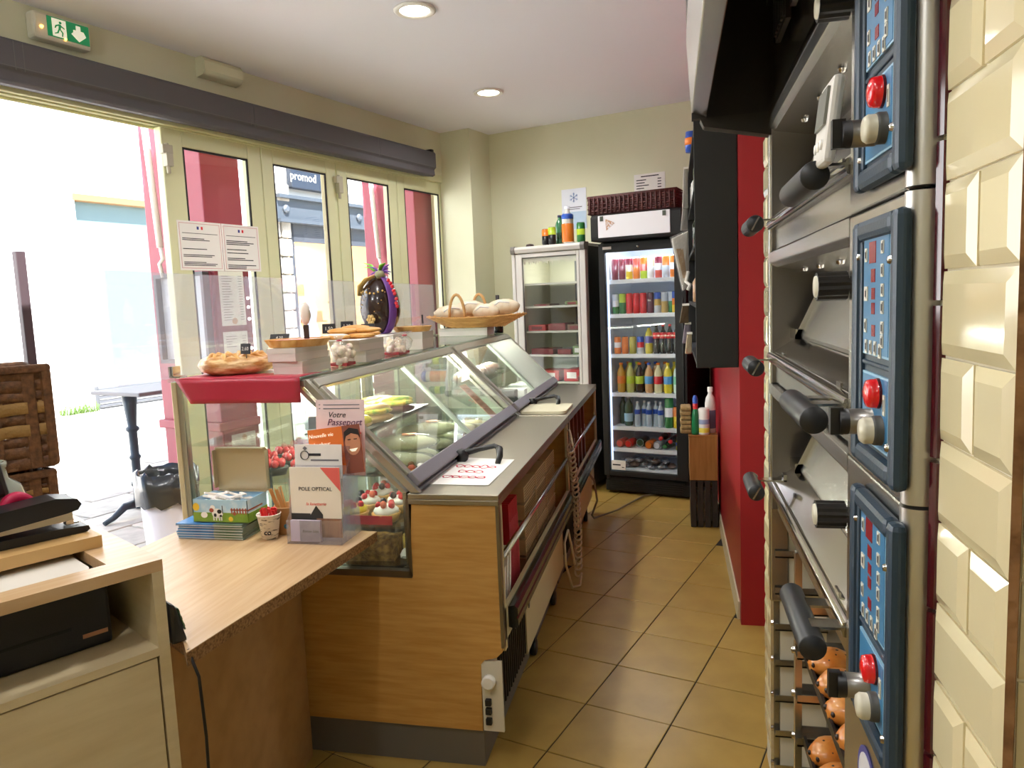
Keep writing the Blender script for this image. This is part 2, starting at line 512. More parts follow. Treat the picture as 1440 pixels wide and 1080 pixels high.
m.prism([(2.255, 2.958), (2.266, 2.955), (2.262, 2.932), (2.25, 2.930)], 'x', y0, y1)
m.prism([(2.262, 2.955), (2.282, 2.943), (2.28, 2.938), (2.262, 2.947)], 'x', y0, y1)
m.prism([(2.256, 2.957), (2.238, 2.95), (2.232, 2.936), (2.237, 2.934), (2.243, 2.945), (2.256, 2.95)], 'x', y0, y1)
m.prism([(2.256, 2.932), (2.264, 2.932), (2.274, 2.92), (2.27, 2.902), (2.265, 2.902), (2.267, 2.918)], 'x', y0, y1)
m.prism([(2.25, 2.932), (2.257, 2.932), (2.25, 2.914), (2.232, 2.907), (2.23, 2.911), (2.243, 2.917)], 'x', y0, y1)
part(m, 'running_figure', green, t)
m = M(); m.lathe([(.008, -3.735), (.006, -3.727), (0, -3.726)], (0, 2.172, 2.925), 10, 'x'); m.lathe([(.006, -3.731), (.004, -3.727), (0, -3.726)], (0, 2.282, 2.893), 10, 'x')
part(m, 'indicator_lamp', mt('amber_lamp', '#ffd27a', .4, emit=('#ffb84a', 6)), t)
m = M(); m.prism([(-3.80, 2.915), (-3.74, 2.925), (-3.72, 2.95), (-3.72, 3.0), (-3.74, 3.028), (-3.80, 3.028)], 'y', 3.09, 3.37)
solo(m, 'wall_vent', cream_wall, 'small cream wall box painted like the wall, high above the blind', 'vent', (-3.8, 3.2, 2.91), ROOM, bev=.012)

# recessed ceiling lamps
lens_m = mt('lamp_lens', '#fff6e6', .4, emit=('#fff3dc', 14))
def downlight(u, v, label, P_=42):
    t = thing('ceiling_downlight', label, 'lamp', (u, v, C3 - .012), ROOM, 'ceiling downlights')
    m = M(); m.lathe([(.075, C3 - .002), (.108, C3 - .002), (.108, C3 - .010), (.098, C3 - .014), (.080, C3 - .012), (.075, C3 - .004)], (u, v, 0), 24)
    part(m, 'trim_ring', white_p, t)
    m = M(); m.lathe([(.079, C3 - .003), (.078, C3 - .007), (.05, C3 - .010), (0, C3 - .011)], (u, v, 0), 24); part(m, 'lens', lens_m, t)
    l = bpy.data.lights.new('downlight', 'SPOT'); l.energy = P_; l.shadow_soft_size = .07; l.color = (1, .99, .98)
    l.spot_size = math.radians(165); l.spot_blend = .6
    o = bpy.data.objects.new('downlight_light', l); COL.objects.link(o); o.location = ROOM.w((u, v, C3 - .03))
    return t
downlight(-2.325, 3.262, 'nearer of the two lit ceiling downlights, at the top edge of the picture')
downlight(-2.79, 4.77, 'farther of the two lit ceiling downlights, close to the back wall')
downlight(-1.85, 1.75, 'unseen ceiling downlight above the cash desk')
downlight(-1.0, .0, 'unseen ceiling downlight behind the viewer')
def globe(u, v, z, P_, label):  # added globes out of view, put in to brighten the ceiling
    t = thing('added_globe', label, 'lamp', (u, v, z), ROOM, 'added globe lamps')
    m = M(); m.ball((u, v, z), .10, 20, 12); part(m, 'globe', mt('opal_globe', '#fffaf0', .4, emit=('#fff6e8', 6)), t)
    m = M(); m.cyl((u, v, z + .12), (u, v, C3 - .002), .006, 6); m.lathe([(.05, C3 - .03), (.05, C3 - .002)], (u, v, 0), 14); part(m, 'stem', white_p, t)
    l = bpy.data.lights.new('added_globe_light', 'POINT'); l.energy = P_; l.shadow_soft_size = .125; l.color = (.93, .97, 1)
    o = bpy.data.objects.new('added_globe_light', l); COL.objects.link(o); o.location = ROOM.w((u, v, z))
    return t
globe(-2.6, .3, 2.55, 54, 'added fill globe, unseen behind the viewer near the shop front')
globe(-.5, -1.3, 2.55, 24, 'added fill globe, unseen behind the viewer')

# the two notices taped to the first glass leaf
def text_lines(m, x, y0, z0, rows, lh, wmax, rnd, ax='u'):
    for r in range(rows):
        if rnd.random() < .12: continue
        L_ = wmax * rnd.uniform(.55, 1)
        m.box((x, y0, z0 - r * lh), (x + .0006, y0 + L_, z0 - r * lh - lh * .5))
def notice(v0, v1, label, heavy, sd):
    z0, z1 = 1.785, 2.075
    t = thing('notice', label, 'notice', (-3.822, v0, z0), ROOM, 'notices taped to the glass door')
    m = M(); m.box((-3.8235, v0, z0), (-3.822, v1, z1)); part(m, 'sheet', paper, t)
    m = M(); e = .012
    for a, b in ((v0 + e, v0 + e + .003), (v1 - e - .003, v1 - e)): m.box((-3.822, a, z0 + e), (-3.8214, b, z1 - e))
    for a, b in ((z0 + e, z0 + e + .003), (z1 - e - .003, z1 - e)): m.box((-3.822, v0 + e, a), (-3.8214, v1 - e, b))
    part(m, 'border', mt('salmon_ink', '#d29a9c', .8), t)
    c = (v0 + v1) / 2
    for k, (cc, nm) in enumerate((('#39408a', 'navy'), ('#f4f2f2', 'white'), ('#d8323c', 'red'))):
        m = M(); m.box((-3.822, c - .021 + k * .014, z1 - .048), (-3.8212, c - .007 + k * .014, z1 - .03)); part(m, 'flag_band', mt('flag_' + nm, cc, .8), t)
    rn = random.Random(sd); m = M(); z = z1 - .07
    m.box((-3.822, v0 + .03, z), (-3.8212, v1 - .03, z - .003)); z -= .03
    for para in range(4):
        rows = rn.choice((2, 3, 3))
        text_lines(m, -3.8218, v0 + .028, z, rows, .0105 if heavy else .009, (v1 - v0) - .06, rn); z -= rows * .0105 + .022
    part(m, 'printed_text', ink, t)
notice(2.885, 3.195, 'left of two typed notices taped side by side on the glass door', 0, 3)
notice(3.20, 3.49, 'right of two typed notices taped on the glass door, with heavier type', 1, 5)
# ---------------------------------------------------------------- the street outside
pav_m = mt('pale_paving', '#b9b3aa', .85, rnd=.12, var=('#a39d94', 8, .4, .7))
m = M(); m.box((-9.38, -8, -.3), (-3.93, 26, -.018)); m.box((-12.2, -8, -.3), (-9.38, 26, .035))
pv = struct(m, 'pavement', mt('street_base', '#cfc9c0', .9), ROOM)
s0 = None
for i in range(11):
    for j in range(12):
        u = -9.2 + i * .48; v = 2.0 + j * .62 + (i % 2) * .31
        if s0 is None:
            m = M(); m.box((-.232, -.30, -.03), (.232, .30, .012)); s0 = struct(m, 'paving_stone', pav_m, parent=pv, bev=.006); s0.location = (u, v, -.014)
        else: share(s0, pv, (u, v, -.014 + random.uniform(-.003, .003)), name='paving_stone')
kerb = mt('kerb_stone', '#8d8881', .85, rnd=.08)
k0 = None
for j in range(14):
    v = 2.5 + j * 1.02
    if k0 is None:
        m = M(); m.box((-.15, -.50, -.1), (.15, .50, .06)); k0 = struct(m, 'kerb_stone', kerb, parent=pv, bev=.01); k0.location = (-9.40, v, -.01)
    else: share(k0, pv, (-9.40, v, -.01), name='kerb_stone')
UF = -11.9
t = thing('white_house', 'sunlit white house across the street with a wide shop window', 'building', (UF, 4, 0), ROOM)
wh = mt('white_render', '#f4f2ee', .8)
m = M(); m.box((UF - .5, -6, 0), (UF, 7.15, 9)); m.box((UF - .5, 9.6, 0), (UF, 10.95, 9)); m.box((UF - .5, 7.15, 3.5), (UF, 9.6, 9)); m.box((UF - .5, 7.15, 0), (UF, 9.6, .52))
part(m, 'wall', wh, t)
m = M(); m.box((UF - .2, 7.12, 3.42), (UF + .03, 9.62, 3.52)); m.box((UF - .2, 7.12, .5), (UF - .12, 7.2, 3.45)); m.box((UF - .2, 9.55, .5), (UF - .12, 9.62, 3.45)); fr = part(m, 'window_frame', mt('tan_frame', '#8a6c48', .6), t)
m = M(); m.box((UF - .18, 7.15, .52), (UF - .16, 9.6, 3.45)); part(m, 'pane', mt('pale_pane', '#687e81', .15), fr)
gr = mt('grey_louvre', '#4a4c50', .6)
m = M(); m.box((UF - .05, 7.18, .02), (UF + .01, 9.6, .06)); m.box((UF - .02, 7.16, .02), (UF + .03, 7.22, .42)); g = part(m, 'grille_frame', gr, t)
m = M(); m.box((UF - .03, 7.2, .07), (UF - .02, 9.6, .42)); part(m, 'grille_back', black_sat, t)
for k in range(5):
    m = M(); m.prism([(UF - .02, .07 + k * .07), (UF + .04, .07 + k * .07), (UF + .04, .10 + k * .07), (UF - .02, .125 + k * .07)], 'y', 7.2, 9.6); part(m, 'slat', gr, g)
m = M()
rn = random.Random(2)
for k in range(90):
    v = rn.uniform(6.55, 7.1); u = UF + rn.uniform(.03, .2); h = rn.uniform(.06, .26)
    m.tube([(u, v, 0), (u + rn.uniform(-.06, .1), v + rn.uniform(-.08, .08), h)], [.012, .003], 3)
o = solo(m, 'weeds', mt('weed_green', '#4f6a2a', .8), 'green weeds growing at the foot of the white house', 'weeds', (UF, 6.9, 0), ROOM); o['kind'] = 'stuff'
# the stone shop farther up the street
t = thing('stone_shop', 'stone-fronted clothes shop across the street under a grey steel lintel', 'building', (UF, 13, 0), ROOM)
st = mt('pale_stone', '#a8a196', .9, var=('#8a8378', 5, .35, .7), bump=(12, .5))
m = M(); m.box((UF - 4, 11.0, 0), (UF - .1, 11.74, 4.3)); m.box((UF - .5, 17.5, 0), (UF - .1, 22, 4.3)); m.box((UF - .5, 10.95, 4.3), (UF - .1, 22, 9)); m.box((UF - .5, 11.7, 3.9), (UF - .1, 17.5, 4.3))
part(m, 'wall', mt('upper_render', '#e6e3de', .85), t)
sb = None
rn = random.Random(4)
for r in range(11):
    zc = .2 + r * .38
    cut = rn.uniform(.25, .5)
    for v0, v1 in ((11.0, 11.0 + cut), (11.0 + cut, 11.74)):
        m = M(); d = rn.uniform(.0, .05); m.box((UF - .1, v0 + .01, zc - .18), (UF + .02 + d, v1 - .01, zc + .18)); part(m, 'stone_block', st, t, bev=.03)
steelg = mt('grey_lintel', '#4d545c', .5, .3)
m = M(); m.box((UF - .05, 11.35, 3.38), (UF + .16, 17.6, 3.45)); m.box((UF - .05, 11.35, 3.88), (UF + .16, 17.6, 3.95)); m.box((UF, 11.35, 3.4), (UF + .05, 17.6, 3.9)); lint = part(m, 'lintel', steelg, t)
for v in (11.6, 13.9, 16.2):
    m = M(); m.lathe([(.09, UF + .05), (.09, UF + .09), (.05, UF + .12), (0, UF + .12)], (0, v, 3.66), 10, 'x', False); part(m, 'bolt', mt('dark_bolt', '#5c636b', .5, .4), lint)
m = M()
for v in (11.76, 13.05, 14.5, 16.0): m.box((UF - .1, v, 0), (UF - .02, v + .09, 3.4))
m.box((UF - .1, 11.76, 3.0), (UF - .02, 17.5, 3.4)); m.box((UF - .1, 11.76, 0), (UF - .02, 17.5, .25))
part(m, 'shopfront_frame', mt('slate_frame', '#3a3d44', .5), t)
m = M(); m.box((UF - .06, 11.8, .25), (UF - .05, 17.4, 3.0)); part(m, 'pane', clear, t)
m = M(); m.box((UF - 2.6, 11.7, 0), (UF - 2.5, 17.6, 3.4)); m.box((UF - 2.6, 11.7, 3.3), (UF - .1, 17.6, 3.4)); m.box((UF - 2.6, 17.4, 0), (UF - .1, 17.6, 3.4)); m.box((UF - 2.6, 11.7, 0), (UF - .1, 17.6, .05))
part(m, 'shop_interior', mt('shop_cream', '#e8d2ac', .8), t)
for v, z in ((12.6, 1.3), (13.6, 1.9), (14.2, 1.2), (15.4, 1.7)):
    m = M(); m.box((UF - 2.5, v, z), (UF - 2.1, v + .7, z + .04)); m.box((UF - 2.45, v + .05, z + .04), (UF - 2.15, v + .6, z + .3)); part(m, 'display_shelf', mt('oak_shelf', '#a9804e', .6), t)
l = bpy.data.lights.new('shop_lamp', 'AREA'); l.energy = 260; l.size = 1.5; l.color = (1, .82, .58)
lo = bpy.data.objects.new('shop_lamp', l); COL.objects.link(lo); lo.location = ROOM.w((UF - 1.5, 14, 3.2))
t2 = thing('shop_sign', 'dark blue projecting sign with white lettering above the stone shop', 'sign', (UF + .1, 12.3, 4.2), ROOM)
m = M(); m.box((UF - .06, 11.8, 4.12), (UF + .10, 13.05, 4.66)); part(m, 'board', mt('sign_navy', '#232c3a', .5), t2, bev=.02)
lettering('promod', .25, mt('sign_letter', '#f4f4f4', .6), t2, (UF + .105, 12.13, 4.37), (0, 1, 0), (0, 0, 1), squeeze=.95)
for k, (v, cc, lab) in enumerate(((12.25, '#e6dcd8', 'mannequin in a pale pink dress, left one in the clothes shop window'), (12.75, '#8c93a8', 'mannequin in a grey blue outfit, right one in the clothes shop window'))):
    m = M(); m.lathe([(.30, .6), (.24, 1.0), (.16, 1.25), (.21, 1.5), (.19, 1.62), (.07, 1.7), (.06, 1.76)], (UF - .6, v, 0), 12, sq=(.7, 1)); t3 = thing('mannequin', lab, 'mannequin', (UF - .6, v, .05), ROOM, 'shop window mannequins')
    part(m, 'dress', mt('dress_%d' % k, cc, .8), t3)
    m = M(); m.ball((UF - .6, v, 1.87), (.09, .08, .12)); part(m, 'head', white_p, t3)
    m = M(); m.lathe([(.17, .05), (.17, .07), (.02, .09), (.02, .62)], (UF - .6, v, 0), 10); part(m, 'stand', steel_d, t3)
# red pilasters of the bakery front, each with its crank rod
redp = mt('pink_red_paint', '#9c3a4c', .5)
for k, (v0, v1) in enumerate(((3.305, 3.615), (5.587, 6.02))):
    m = M(); m.box((-4.70, v0, 0), (-4.1, v1, 4.2)); m.box((-4.74, v0 - .05, .0), (-4.06, v1 + .02, .16)); m.box((-4.72, v0 - .03, .74), (-4.085, v1 + .01, .80))
    struct(m, 'trim_%d' % (3 + k), redp, ROOM, bev=.008)
    t = thing('awning_crank', ('white awning crank rod hanging beside the left red pilaster', 'white awning crank rod hanging in front of the right red pilaster')[k], 'crank rod', (-4.5, v0 - .05, 2), ROOM, 'awning crank rods')
    y = v0 - .05
    m = M(); m.tube([(-4.56, y, 2.9), (-4.50, y, 1.98)], .022, 10); part(m, 'rod', white_p, t)
    m = M(); m.tube([(-4.50, y, 1.98), (-4.47, y - .01, 1.90), (-4.51, y - .01, 1.87), (-4.50, y, 1.78)], .014, 8); part(m, 'handle', white_p, t)
# showcase and menu board on the left pilaster
t = thing('poster_case', 'black framed outdoor poster case on the side of the left red pilaster', 'poster case', (-4.4, 3.25, 1.2), ROOM)
m = M()
for a, b in (((-4.60, 3.25, 1.2), (-4.575, 3.30, 1.80)), ((-4.125, 3.25, 1.2), (-4.10, 3.30, 1.80)), ((-4.575, 3.25, 1.775), (-4.125, 3.30, 1.80)), ((-4.575, 3.25, 1.2), (-4.125, 3.30, 1.225))): m.box(a, b)
part(m, 'frame', mt('case_frame', '#3a3c44', .4), t)
m = M(); m.box((-4.575, 3.29, 1.225), (-4.125, 3.30, 1.775)); part(m, 'back_board', mt('pale_grey', '#d5d8dc', .7), t)
m = M(); m.box((-4.42, 3.28, 1.235), (-4.27, 3.29, 1.66)); ps = part(m, 'poster', paper, t)
m = M(); m.lathe([(.07, 3.277), (.07, 3.28)], (-4.345, 0, 1.42), 16, 'y', False); part(m, 'poster_print', mt('poster_red', '#e0566a', .7), ps)
m = M(); m.box((-4.42, 3.277, 1.235), (-4.27, 3.28, 1.31)); part(m, 'poster_print', mt('poster_violet', '#8f86c9', .7), ps)
t = thing('menu_board', 'dark red menu board with printed price sheets on the left pilaster', 'menu board', (-4.08, 3.46, 1.1), ROOM)
m = M(); m.box((-4.1, 3.315, 1.0), (-4.065, 3.60, 1.86)); part(m, 'frame', mt('menu_red', '#7d2333', .4), t, bev=.006)
for z0, z1, s_ in ((1.44, 1.80, 1), (1.04, 1.40, 2)):
    m = M(); m.box((-4.066, 3.345, z0), (-4.063, 3.545, z1)); sh = part(m, 'menu_sheet', paper, t)
    rn = random.Random(s_); m = M()
    for r in range(18 if s_ == 1 else 5): m.box((-4.063, 3.365, z1 - .03 - r * .017), (-4.0622, 3.365 + rn.uniform(.05, .09), z1 - .034 - r * .017)); m.box((-4.063, 3.50, z1 - .03 - r * .017), (-4.0622, 3.53, z1 - .034 - r * .017))
    part(m, 'printed_text', ink_soft, sh)
    m = M(); m.lathe([(.022, -4.063), (.022, -4.0622)], (0, 3.45, z1 - .33 if s_ == 1 else z1 - .3), 12, 'x', False); part(m, 'print_motif', mt('tan_print', '#c9a180' if s_ == 1 else '#5a74b8', .8), sh)
for z in (1.62, 1.56, 1.48, 1.28):
    m = M(); m.lathe([(.011, -4.065), (.008, -4.055), (0, -4.052)], (0, 3.572, z), 8, 'x'); part(m, 'lamp', mt('led_white', '#ffffff', .4, emit=('#ffffff', 5)), t)
# bistro table, bin, post
iron = mt('blue_grey_iron', '#39444f', .45, .4)
tu, tv = -5.28, 3.44
t = thing('bistro_table', 'cast-iron pedestal bistro table standing in the street', 'table', (tu, tv, 0), ROOM)
m = M(); m.box((tu - .3, tv - .12, .945), (tu + .3, tv + .62, .975)); part(m, 'table_top', mt('table_grey', '#6b6a70', .5), t, bev=.008)
m = M(); m.lathe([(.055, .94), (.05, .88), (.036, .74), (.033, .70), (.048, .69), (.048, .67), (.032, .655), (.032, .48), (.042, .47), (.042, .455), (.032, .44), (.032, .28), (.047, .27), (.047, .245), (.034, .23), (.04, .12), (.05, .08), (.03, .06)], (tu, tv, 0), 12); part(m, 'column', iron, t)
for k in range(3):
    a = 2 * PI * k / 3 + 2.6
    m = M(); c, s = math.cos(a), math.sin(a)
    m.tube([(tu + .03 * c, tv + .03 * s, .10), (tu + .12 * c, tv + .12 * s, .10), (tu + .22 * c, tv + .22 * s, .035), (tu + .29 * c, tv + .29 * s, .012)], [.035, .03, .022, .018], 8); part(m, 'foot', iron, t)
t = thing('chair_frame', 'pale blue metal chair frame half hidden behind the red pilaster foot', 'chair', (-6.0, 4.55, 0), ROOM)
m = M(); m.tube([(-5.95, 4.30, 0), (-5.95, 4.36, .42), (-5.95, 4.40, .5), (-5.95, 4.5, .53)], .016, 8); part(m, 'leg', mt('chair_blue', '#8fa3c4', .4, .3), t)
m = M(); m.box((-6.2, 4.42, .50), (-5.8, 4.85, .54)); part(m, 'seat', mt('chair_blue', '#8fa3c4'), t, bev=.01)
for x_, y_ in ((-6.18, 4.8), (-5.82, 4.8), (-6.18, 4.45)):
    m = M(); m.tube([(x_, y_, 0), (x_, y_, .5)], .014, 6); part(m, 'leg', MC['chair_blue'], t)
m = M(); m.box((-6.2, 4.83, .54), (-5.8, 4.85, .95)); part(m, 'backrest', MC['chair_blue'], t)
bu, bv = -3.60, 2.515
t = thing('waste_bin', 'white plastic waste bin lined with a black bag by the doorway', 'bin', (bu, bv, 0), ROOM)
m = M(); m.lathe([(.115, 0), (.148, .67), (.142, .67), (.11, .012), (0, .012)], (bu, bv, 0), 24); part(m, 'bucket', mt('bin_white', '#e4dfe8', .5), t)
m = M()
rn = random.Random(9)
pr = [(.09, .4), (.136, .66), (.144, .692), (.158, .690), (.160, .60), (.157, .52)]
vs = []
n = 36
for j, (r, h) in enumerate(pr):
    for i in range(n):
        q = 1 + (.045 * math.sin(i * 5.1 + j) + rn.uniform(-.03, .03)) * (j > 0)
        a = 2 * PI * i / n
        vs.append((bu + r * q * math.cos(a), bv + r * q * math.sin(a), h + (rn.uniform(-.02, .02) if j in (2, 5) else 0)))
m.add(vs, [(j * n + i, j * n + (i + 1) % n, (j + 1) * n + (i + 1) % n, (j + 1) * n + i) for j in range(len(pr) - 1) for i in range(n)], True)
part(m, 'bin_liner', mt('grey_film', '#34373c', .25, coat=.3), t)
t = thing('dark_post', 'plain dark brown post standing in the street left of the doorway', 'post', (-5.2, 2.72, 0), ROOM)
m = M(); m.box((-5.225, 2.69, 0), (-5.175, 2.75, 1.98)); part(m, 'shaft', mt('post_brown', '#33262a', .6), t, bev=.004)
m = M(); m.box((-5.30, 2.62, 0), (-5.10, 2.82, .02)); part(m, 'base_plate', mt('post_brown', '#33262a'), t)
# ---------------------------------------------------------------- the deck oven
# faces the aisle: front plane x = .25, runs from y = .805 to 2.14; one deck every .346 m
ov = thing('deck_oven', 'three-deck stainless steel bakery oven with blue control panels built into the tiled wall', 'oven', (.4, 1.45, 0))
YR, YL = 1.172, 2.09
m = M(); m.box((.40, .88, .0), (1.2, 2.19, 2.55)); part(m, 'body', steel_d, ov)
# rounded corner post on the near side (one length per deck)
TOPS = [1.972, 1.6225, 1.2745]
for zt, zb in ((2.35, 1.974), (1.970, 1.626), (1.621, 1.2775), (1.273, .93), (.926, .0)):
    m = M(); m.prism([(.40, .8735), (.40, .905), (.250, .905), (.2465, .893), (.2475, .885), (.252, .878), (.260, .8745), (.268, .8735)], 'z', zb, zt, True)
    part(m, 'corner_post', mt('post_steel', '#d2cfca', .36, 1), ov)
m = M(); m.box((.262, 2.126, .0), (.34, 2.19, 1.95)); part(m, 'side_frame', steel, ov, bev=.005)
m = M(); m.box((.25, 2.092, .66), (.30, 2.125, 1.95)); part(m, 'side_frame', steel, ov, bev=.005)
m = M(); m.box((.262, .88, 1.975), (.40, 2.19, 2.35)); part(m, 'top_panel', steel, ov)
m = M(); m.box((.248, .90, 1.9725), (.262, 2.10, 1.99)); part(m, 'top_band', steel_b, ov, bev=.003)
navy = mt('navy_plastic', '#24394a', .42, bump=(260, .06))
blue = mt('panel_blue', '#3d7ba6', .35)
blue2 = mt('panel_blue_edge', '#8fb9d2', .4)
redd = mt('display_red', '#7a1722', .25, emit=('#a01828', .12))
btn = mt('button_cream', '#d9d5c4', .45)
redl = mt('lamp_red', '#d3141c', .2, coat=.6, emit=('#d3141c', .15))
creamk = mt('button_ivory', '#cfcab4', .35)
for di, zt in enumerate(TOPS):
    # carcass profile of the door opening, all along y
    m = M(); m.prism([(.25, zt), (.25, zt - .028), (.262, zt - .040), (.385, zt - .062), (.40, zt - .062), (.40, zt)], 'y', YR, YL); vis = part(m, 'visor', steel, ov, bev=.002)
    for y in (1.32, 1.52, 1.72, 1.92):
        m = M(); zz = zt - .040 - (.31 - .262) * .18 - .001; m.lathe([(.009, zz), (.008, zz - .006), (.0, zz - .008)], (.31, y, 0), 8); part(m, 'screw', steel_b, vis)
    m = M(); m.box((.385, YR, zt - .12), (.40, YL, zt - .06)); part(m, 'recess_back', steel_d, ov)
    m = M(); m.box((.255, YL - .012, zt - .345), (.39, YL, zt - .03)); part(m, 'side_cheek', steel_d, ov)
    m = M(); m.box((.262, YR - .004, zt - .345), (.40, YR + .008, zt)); part(m, 'side_cheek', steel, ov)
    m = M(); m.prism([(.385, zt - .095), (.372, zt - .092), (.312, zt - .215), (.318, zt - .226), (.385, zt - .226)], 'y', YR + .01, YL - .10); dr = part(m, 'door', steel, ov, bev=.002)
    m = M(); m.hexa([(.369, YR + .16, zt - .1), (.369, YL - .22, zt - .1), (.3725, YL - .22, zt - .1), (.3725, YR + .16, zt - .1),
                     (.318, YR + .16, zt - .205), (.318, YL - .22, zt - .205), (.3215, YL - .22, zt - .205), (.3215, YR + .16, zt - .205)])
    part(m, 'door_glass', mt('oven_glass', '#1a1c1e', .05, spec=.8), dr)
    m = M(); m.box((.30, YL - .10, zt - .225), (.39, YL - .012, zt - .2)); m.prism([(.39, zt - .06), (.372, zt - .06), (.30, zt - .215), (.30, zt - .225), (.39, zt - .225)], 'y', YL - .10, YL - .094); part(m, 'door_hinge_plate', steel_b, ov)
    m = M(); m.prism([(.385, zt - .226), (.315, zt - .226), (.258, zt - .262), (.258, zt - .275), (.385, zt - .275)], 'y', YR, YL - .005); part(m, 'ledge', steel_b, ov, bev=.002)
    m = M(); m.prism([(.258, zt - .262), (.246, zt - .266), (.243, zt - .276), (.247, zt - .288), (.262, zt - .292), (.262, zt - .262)], 'y', YR, YL + .01, True); part(m, 'rail', steel_b, ov)
    m = M(); m.box((.264, YR, zt - .343), (.40, YL, zt - .28)); part(m, 'apron', steel, ov, bev=.002)
    # handle: two dark grips on flat brackets
    zh = zt - .292
    h = None
    m = M(); m.box((.195, 1.168, zh + .016), (.262, 1.20, zh + .020)); m.box((.258, 1.168, zh + .016), (.262, 1.20, zh + .045)); part(m, 'handle_stay', steel_b, ov)
    m = M(); m.box((.19, 1.26, zh + .012), (.262, 1.292, zh + .016)); m.box((.258, 1.26, zh + .012), (.262, 1.292, zh + .04)); br = part(m, 'handle_bracket', steel_b, ov)
    m = M(); m.lathe([(.0, 1.135), (.0195, 1.135), (.0205, 1.138), (.0205, 1.345), (.019, 1.35), (0, 1.35)], (.197, 0, zh), 20, 'y'); part(m, 'grip', mt('grip_dark', '#26282a', .42), br)
    zf = zh + (.0, .008, .05)[di]
    m = M(); m.box((.20, 1.92, zf + .012), (.27, 1.95, zf + .016)); m.box((.262, 1.92, zf + .012), (.27, 1.95, zf + .03)); b2 = part(m, 'handle_bracket', steel_b, ov)
    m = M(); m.lathe([(0, 1.85), (.019, 1.85), (.020, 1.853), (.020, 1.995), (0, 1.998)], (.19, 0, zf), 18, 'y'); part(m, 'grip', MC['grip_dark'], b2)
    m = M(); m.obox((.19, 1.8495, zf), (.004, .002, .034), ry=.5); part(m, 'screw_slot', steel_b, b2)
    # ribbed knob of the steam damper
    zk = zt - .098 if di else zt - .05
    m = M(); m.tube([(.26, 1.185, zk), (.245, 1.185, zk)], .012, 10); m.k = 0
    pts = []
    n = 28
    ring = []
    for q in range(n):
        a = 2 * PI * q / n; r = .0215 if q % 2 else .0195
        ring.append((1.185 + r * math.cos(a), zk + r * math.sin(a)))
    m.prism(ring, 'x', .208, .250); kb = part(m, 'knob', mt('knob_black', '#1e1b18', .5), ov)
    m = M(); m.lathe([(.0165, .208), (.0155, .2055), (0, .205)], (0, 1.185, zk), 18, 'x'); part(m, 'knob_cap', creamk, kb)
    # control panel
    y0, y1 = .852, 1.055; z1, z0 = zt - .018, zt - .330
    m = M()
    def frame(m, ya, yb, za, zb, w, xa, xb):
        m.box((xa, ya, za), (xb, ya + w, zb)); m.box((xa, yb - w, za), (xb, yb, zb)); m.box((xa, ya + w, zb - w), (xb, yb - w, zb)); m.box((xa, ya + w, za), (xb, yb - w, za + w))
    frame(m, y0, y1, z0, z1, .026, .226, .2448)
    bz = part(m, 'control_panel', navy, ov, bev=.008)
    m = M(); m.box((.236, y0 + .024, z0 + .024), (.2448, y1 - .024, z1 - .024)); m.box((.233, y0 + .025, zt - .20), (.24, y1 - .024, zt - .194)); m.box((.231, y1 - .036, z0 + .026), (.24, y1 - .024, z1 - .026)); part(m, 'panel_bed', navy, bz, bev=.002)
    for (ya, yb, za, zb) in ((.897, 1.016, zt - .186, zt - .036), (.897, 1.016, zt - .298, zt - .208)):
        m = M(); m.box((.2332, ya, za), (.2365, yb, zb)); part(m, 'membrane', blue2, bz)
        m = M(); m.box((.2325, ya + .003, za + .003), (.2334, yb - .003, zb - .003)); part(m, 'membrane', blue, bz)
    m = M()
    x0, x1 = .2318, .2327
    for (yc, zc, wy, wz) in ((0.9705, .060, .030, .026), (0.9670, .088, .018, .016), (0.9656, .110, .015, .014), (0.9656, .128, .015, .014), (0.9635, .155, .015, .014)):
        m.box((x0, yc - wy / 2, zt - zc - wz / 2), (x1, yc + wy / 2, zt - zc + wz / 2))
    part(m, 'display', redd, bz)
    for k, (yc, zc) in enumerate([(0.9250, .056), (0.9250, .083), (0.9236, .106), (0.9236, .126), (0.9229, .150), (0.9229, .166), (0.9999, .062), (0.9985, .110), (0.9999, .150), (0.9950, .176), (0.9740, .176), (0.9530, .176), (0.9320, .178)]):
        a, b_ = (.0105, .015) if k < 6 else ((.0154, .018) if k == 7 else (.0098, .017))
        m = M(); m.box((.2312, yc - a / 2, zt - zc - b_ / 2), (.2327, yc + a / 2, zt - zc + b_ / 2)); m.k = 1
        m.box((.2308, yc - .002, zt - zc - .004), (.2313, yc + .002, zt - zc + .004)); m.box((.2308, yc - .0038, zt - zc - .006), (.2313, yc - .0028, zt - zc + .006))
        part(m, 'button', [btn, mt('symbol_ink', '#4d4a48', .7)], bz)
    m = M(); m.box((.2312, .906, zt - .252), (.2327, .9145, zt - .228)); m.k = 1; m.box((.2308, .909, zt - .247), (.2313, .911, zt - .233)); part(m, 'switch_label', [btn, MC['symbol_ink']], bz)
    m = M(); m.lathe([(.0175, .233), (.0175, .224), (.0160, .219), (.008, .2165), (0, .216)], (0, .937, zt - .229), 20, 'x'); m.k = 0; part(m, 'red_lamp', redl, bz)
    m = M(); m.lathe([(.0185, .2335), (.0185, .2295)], (0, .937, zt - .229), 20, 'x', False); part(m, 'lamp_ring', mt('dark_red', '#5d0d12', .4), bz)
    m = M(); m.lathe([(.018, .233), (.018, .225), (.0168, .222)], (0, .925, zt - .272), 20, 'x'); part(m, 'button_collar', mt('collar_grey', '#4a4b48', .5), bz)
    m = M(); m.lathe([(.0158, .225), (.0163, .214), (.013, .2095), (.005, .2085), (0, .2083)], (0, .925, zt - .272), 20, 'x'); part(m, 'ivory_button', creamk, bz)
